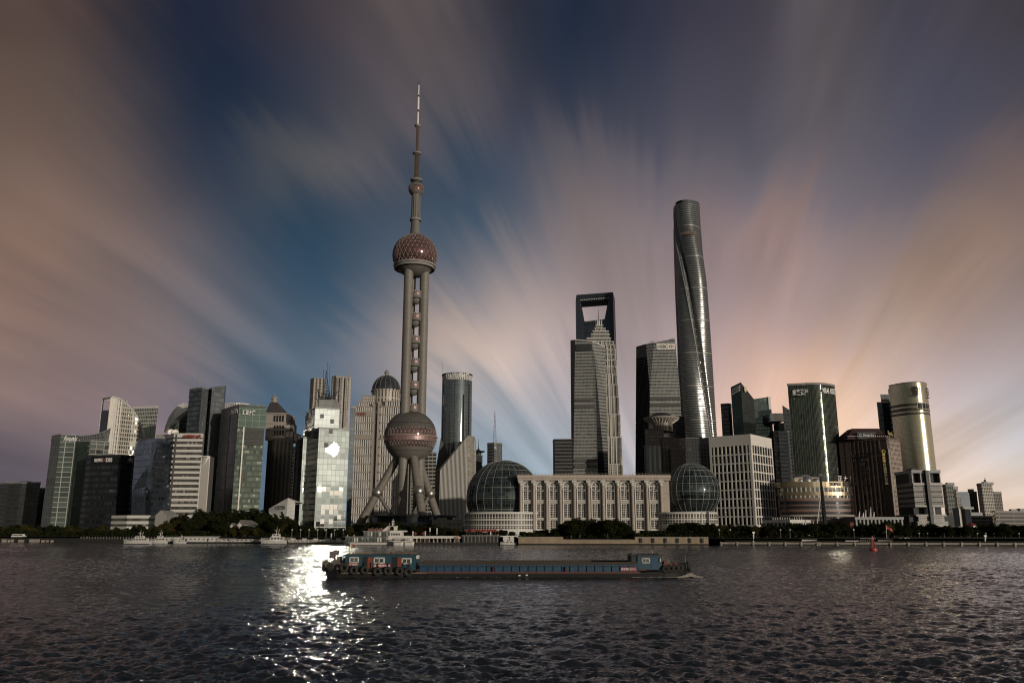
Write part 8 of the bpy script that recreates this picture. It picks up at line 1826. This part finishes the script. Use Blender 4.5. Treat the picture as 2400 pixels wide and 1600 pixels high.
# aft cabin
obj('cabin', MB().box(X(807), X(973), Yf+.30, Yf+2*W-.9, Z(1336), Z(1301)), TEAL, bg_); rf_ = MB(); rf_.box(X(803), X(977), Yf-.05, Yf+2*W-.5, Z(1301)+.01, Z(1299)); obj('cabin_roof', rf_, TEAL, bg_)
ck = MB(); rs_ = random.Random(3)
for i in range(30): px = rs_.uniform(806, 955); L_ = rs_.uniform(8, 40); y = Yf + rs_.uniform(0, 1.6); z = Z(1299) + rs_.uniform(.05, .22); ck.box(X(px), X(min(px+L_, 976)), y, y+.12, z, z+.07)
for px, py in ((826, 1292.5), (917, 1294), (816, 1295), (960, 1296)): ck.tube((X(px), Yf+.6, Z(1299)), (X(px+2), Yf+.6, Z(py)), .12, n=5)
obj('roof_planks', ck, WOOD, bg_)
def barred(px0, px1, py0, py1, par):
    w_ = MB(); w_.box(X(px0), X(px1), Yf+.24, Yf+.296, Z(py1), Z(py0)); o = obj('window', w_, BLACK, par); f = MB(); x0_, x1_, z0, z1 = X(px0), X(px1), Z(py1), Z(py0); t_ = .16
    for a in ((x0_-.03, x0_+t_, z0, z1), (x1_-t_, x1_+.03, z0, z1), (x0_, x1_, z0-.02, z0+t_), (x0_, x1_, z1-t_, z1+.02), ((x0_+x1_)/2-.05, (x0_+x1_)/2+.05, z0, z1)): f.box(a[0], a[1], Yf+.18, Yf+.236, a[2], a[3])
    obj('frame', f, LETW, o); b_ = MB(); n = 9
    for i in range(1, n): x = x0_+(x1_-x0_)*i/n; b_.box(x-.018, x+.018, Yf+.13, Yf+.17, z0+.03, z1-.03)
    obj('bars', b_, GREYP, o)
for a in ((817.8, 839, 1304.6, 1318.4), (875, 900, 1306, 1320), (941, 963, 1307, 1320.8)): barred(*a, bg_)
for px0, px1 in ((848.5, 859.3), (917.2, 930)): obj('doorway', MB().box(X(px0), X(px1), Yf+.25, Yf+.297, Z(1334), Z(1304.5)), BLACK, bg_)
for px0, px1 in ((860, 871), (930.5, 940)): obj('door', MB().box(X(px0), X(px1), Yf+.16, Yf+.29, Z(1332.5), Z(1305.5)), RDOOR, bg_)
for px0, px1, py0, py1 in ((873.5, 914.5, 1320.8, 1329.4), (815, 838.5, 1319.2, 1325)): obj('name_board', MB().box(X(px0), X(px1), Yf+.22, Yf+.297, Z(py1), Z(py0)), REDP, bg_)
wl = solid('faded white letters', (.62, .52, .48), .6, var=.2)
text('sign_letters', '浙平湖货', wl, bg_, (X(875), Yf+.2, Z(1327.8)), (1, 0, 0), (0, 0, 1), .34, X(899)-X(875), depth=.03, bold=.02); text('sign_letters', '01716', wl, bg_, (X(900), Yf+.2, Z(1328)), (1, 0, 0), (0, 0, 1), .33, X(913.5)-X(900), depth=.03, bold=.02)
text('sign_letters', '平湖货', wl, bg_, (X(816), Yf+.2, Z(1324.2)), (1, 0, 0), (0, 0, 1), .2, X(837)-X(816), depth=.03, bold=.02)
obj('name_board', MB().box(X(1454), X(1492), Yf+.24, Yf+.343, Z(1337.8), Z(1328.6)), REDP, bg_); text('sign_letters', '浙平湖货01716', wl, bg_, (X(1456), Yf+.22, Z(1336)), (1, 0, 0), (0, 0, 1), .34, X(1490)-X(1456), depth=.03, bold=.02)
lb = MB(); lb.box(X(974), X(981), Yf+.2, Yf+.8, Z(1309), Z(1300)); obj('side_lamp_box', lb, OFFW, bg_)
# side walkway clutter
cl_ = MB()
for px in (852, 868, 884, 908, 944, 958): cl_.box(X(px), X(px+1.4), Yf-.02, Yf+.1, Z(1340), Z(1318))
cl_.box(X(800), X(970), Yf-.04, Yf+.05, Z(1334.5), Z(1333.5)); obj('stanchions', cl_, HULL, bg_)
for px, py, r_ in ((774.8, 1327.5, .42), (807.5, 1329.4, .55), (830.4, 1335.3, .52), (856, 1334.7, .50), (885.7, 1337.8, .52), (910, 1336.3, .50), (937.5, 1337.3, .52), (957.5, 1339.2, .54)):
    m_ = MB(); m_.torus((X(px), Yf-.42, Z(py)), r_*.78, .21, 'y', 22, 8); obj('tyre_fender', m_, TYRE, bg_, smooth=True)
for i, (px, py) in enumerate(((1560, 1333), (1572, 1332), (1583, 1331), (1594, 1330), (1603, 1328), (1611, 1327), (1618, 1326), (1622, 1332))): m_ = MB(); m_.torus((X(px), Yf + (.0 if px < 1590 else (px-1590)*.06), Z(py)), .36, .19, 'y' if px < 1595 else 'x', 18, 7); obj('tyre_fender', m_, TYRE, bg_, smooth=True)
m_ = MB(); m_.lathe((X(757), Yf+2.2, 0), [(.2, Z(1341)), (.62, Z(1338)), (.66, Z(1322)), (.35, Z(1316)), (.1, Z(1315))], 14); obj('stern_fender', m_, solid('frayed rope', (.10, .09, .07), .95, var=.6, scale=3), bg_, smooth=True)
sg = MB()
for x0_, x1_, y0_, y1_ in ((766, 776, 1308, 1291), (776, 784.5, 1300, 1288.5), (770, 800, 1330, 1320), (775, 792, 1320, 1313), (786, 792, 1314, 1304), (798, 808, 1334, 1308), (764, 800, 1336, 1331)): sg.box(X(x0_), X(x1_), Yf+1.0, Yf+2.6, Z(y0_), Z(y1_))
sg.tube((X(777), Yf+1.6, Z(1316)), (X(777), Yf+1.6, Z(1300)), .14, n=6); sg.tube((X(782), Yf+1.6, Z(1296)), (X(785), Yf+1.6, Z(1290)), .25, n=6); obj('stern_gear', sg, solid('stern gear grey', (.09, .075, .068), .8, var=.5, scale=1.5), bg_)
# flag
fg = MB(); fg.tube((X(814), Yf+1.6, Z(1300)), (X(814), Yf+1.6, Z(1271)), .035, n=5); obj('flag_staff', fg, OFFW, bg_)
fl_ = MB(); 
for k in range(6):
    x0_, x1_ = X(814.5+2.5*k), X(817+2.5*k); dz0, dz1 = .03*sin(k*1.3), .03*sin((k+1)*1.3); zt, zb = Z(1274.5), Z(1282.5+k*.2); fl_.face([(x0_, Yf+1.6+.1*sin(k), zb+dz0), (x1_, Yf+1.6+.1*sin(k+1), zb+dz1), (x1_, Yf+1.6+.1*sin(k+1), zt+dz1-.03*k), (x0_, Yf+1.6+.1*sin(k), zt+dz0-.03*k)])
obj('flag', fl_, solid('faded brown red flag', (.22, .11, .08), .9, var=.3, scale=2), bg_)
# wheelhouse
obj('wheelhouse', MB().box(X(1496), X(1553), Yf+.30, Yf+4.6, Z(1334), Z(1302)), TEAL, bg_); obj('wheelhouse_back', MB().box(X(1482), X(1495.6), Yf+.5, Yf+4.6, Z(1320), Z(1302)), solid('dark boards', (.03, .033, .035), .8), bg_)
obj('wheelhouse_roof', MB().box(X(1479), X(1559), Yf-.02, Yf+5, Z(1302)+.01, Z(1300.2)), DARK, bg_); ck = MB()
for i in range(22): px = rs_.uniform(1481, 1552); y = Yf + rs_.uniform(.1, 3); ck.box(X(px), X(px+rs_.uniform(2, 9)), y, y+.3, Z(1300.2), Z(1300.2)+rs_.uniform(.05, .22))
obj('roof_clutter', ck, HULL, bg_); barred(1506, 1524.5, 1307, 1319, bg_)
w_ = MB(); w_.box(X(1545), X(1551), Yf+.24, Yf+.297, Z(1317), Z(1307)); o = obj('window', w_, BLACK, bg_); f = MB(); f.box(X(1548), X(1550.4), Yf+.2, Yf+.236, Z(1316), Z(1308)); obj('frame', f, OFFW, o)
obj('doorway', MB().box(X(1528), X(1541), Yf+.27, Yf+.298, Z(1333), Z(1306)), BLUE, bg_); ms = MB(); ms.tube((X(1534), Yf+1, Z(1300)), (X(1533), Yf+1, Z(1291)), .035, n=5); ms.tube((X(1549), Yf+1, Z(1300)), (X(1549), Yf+1, Z(1293)), .025, n=4); ms.box(X(1531), X(1536), Yf+.9, Yf+1.1, Z(1293.5), Z(1292)); ms.tube((X(1619), Yf+3.4, Z(1326)), (X(1618.5), Yf+3.4, Z(1303)), .035, n=5); ms.tube((X(1573), Yf+2, Z(1322)), (X(1573), Yf+2, Z(1307)), .03, n=4); obj('masts', ms, GREYP, bg_)
sg = MB(); 
for x0_, x1_, y0_, y1_ in ((1558, 1582, 1333, 1321.5), (1560, 1568, 1321, 1316), (1584, 1592, 1330, 1320), (1500, 1516, 1337, 1330)): sg.box(X(x0_), X(x1_), Yf+.9, Yf+2.6, Z(y0_), Z(y1_))
obj('bow_winch', sg, solid('red brown winch', (.16, .042, .028), .75, var=.5, scale=1.5), bg_); rl_ = MB(); rl_.tube((X(1592), Yf+1.4, Z(1321.5)), (X(1620), Yf+3, Z(1319.5)), .07, n=5); rl_.tube((X(1555), Yf+.6, Z(1322)), (X(1592), Yf+1.4, Z(1321.5)), .04, n=4)
for px in (1598, 1606, 1614): rl_.tube((X(px), Yf+2.2, Z(1331)), (X(px), Yf+2.2, Z(1320.8)), .05, n=4)
obj('bow_rail', rl_, HULL, bg_); dm_ = MB(); dm_.tube((X(944), Yf-.06, Z(1349)), (X(944), Yf-.06, Z(1342.5)), .035, n=4); dm_.box(X(946.5), X(948.5), Yf-.08, Yf-.04, Z(1346.5), Z(1345)); dm_.box(X(1215), X(1220), Yf-.08, Yf-.04, Z(1349), Z(1346.5)); dm_.box(X(1232), X(1237), Yf-.08, Yf-.04, Z(1348.5), Z(1345.5)); obj('draught_marks', dm_, LETW, bg_)
# bow wave foam
rs = np.random.RandomState(11); V = []
def foam(n, fx_, spread, sz):
    for i in range(n):
        u_ = rs.rand(); px, yy, z = fx_(u_); p = np.array([X(px) + rs.normal()*spread, yy + rs.normal()*spread*.7, max(.02, z*rs.rand())]); s_ = sz*rs.uniform(.5, 1.4)
        d = rs.normal(size=(4, 3))*s_*.5; d[:, 2] = abs(d[:, 2])*.8; t4 = [p + np.array([0, 0, s_*.6]) + d[0]*.2, p + np.array([-s_, 0, 0]) + d[1]*.3, p + np.array([s_*.7, -s_*.5, 0]) + d[2]*.3, p + np.array([s_*.4, s_*.7, 0])]; V.append(t4)
foam(420, lambda u_: (1586 + 46*u_, Yf + .4 + 2.6*u_*u_ - .3, .55*u_), .14, .085); foam(260, lambda u_: (1626 + 16*u_, Yf + 3.2 - 3*u_, .35*(1-u_)), .3, .09); foam(120, lambda u_: (1480 + 110*u_, Yf - .15, .08), .12, .06); foam(60, lambda u_: (960 + 240*u_, Yf - .2, .05), .12, .05)
vv = [tuple(p) for t4 in V for p in t4]; ff = []
for i in range(len(V)): b4 = i*4; ff += [(b4, b4+1, b4+2), (b4, b4+2, b4+3), (b4, b4+3, b4+1), (b4+1, b4+3, b4+2)]
me = bpy.data.meshes.new('bow_foam'); me.from_pydata(vv, [], ff); me.materials.append(solid('foam', (.42, .38, .33), .9, var=.1)); o = bpy.data.objects.new('bow_foam', me); COL.objects.link(o); tag(o, 'thin white bow wave foam at the barge bow', 'foam', kind='stuff')
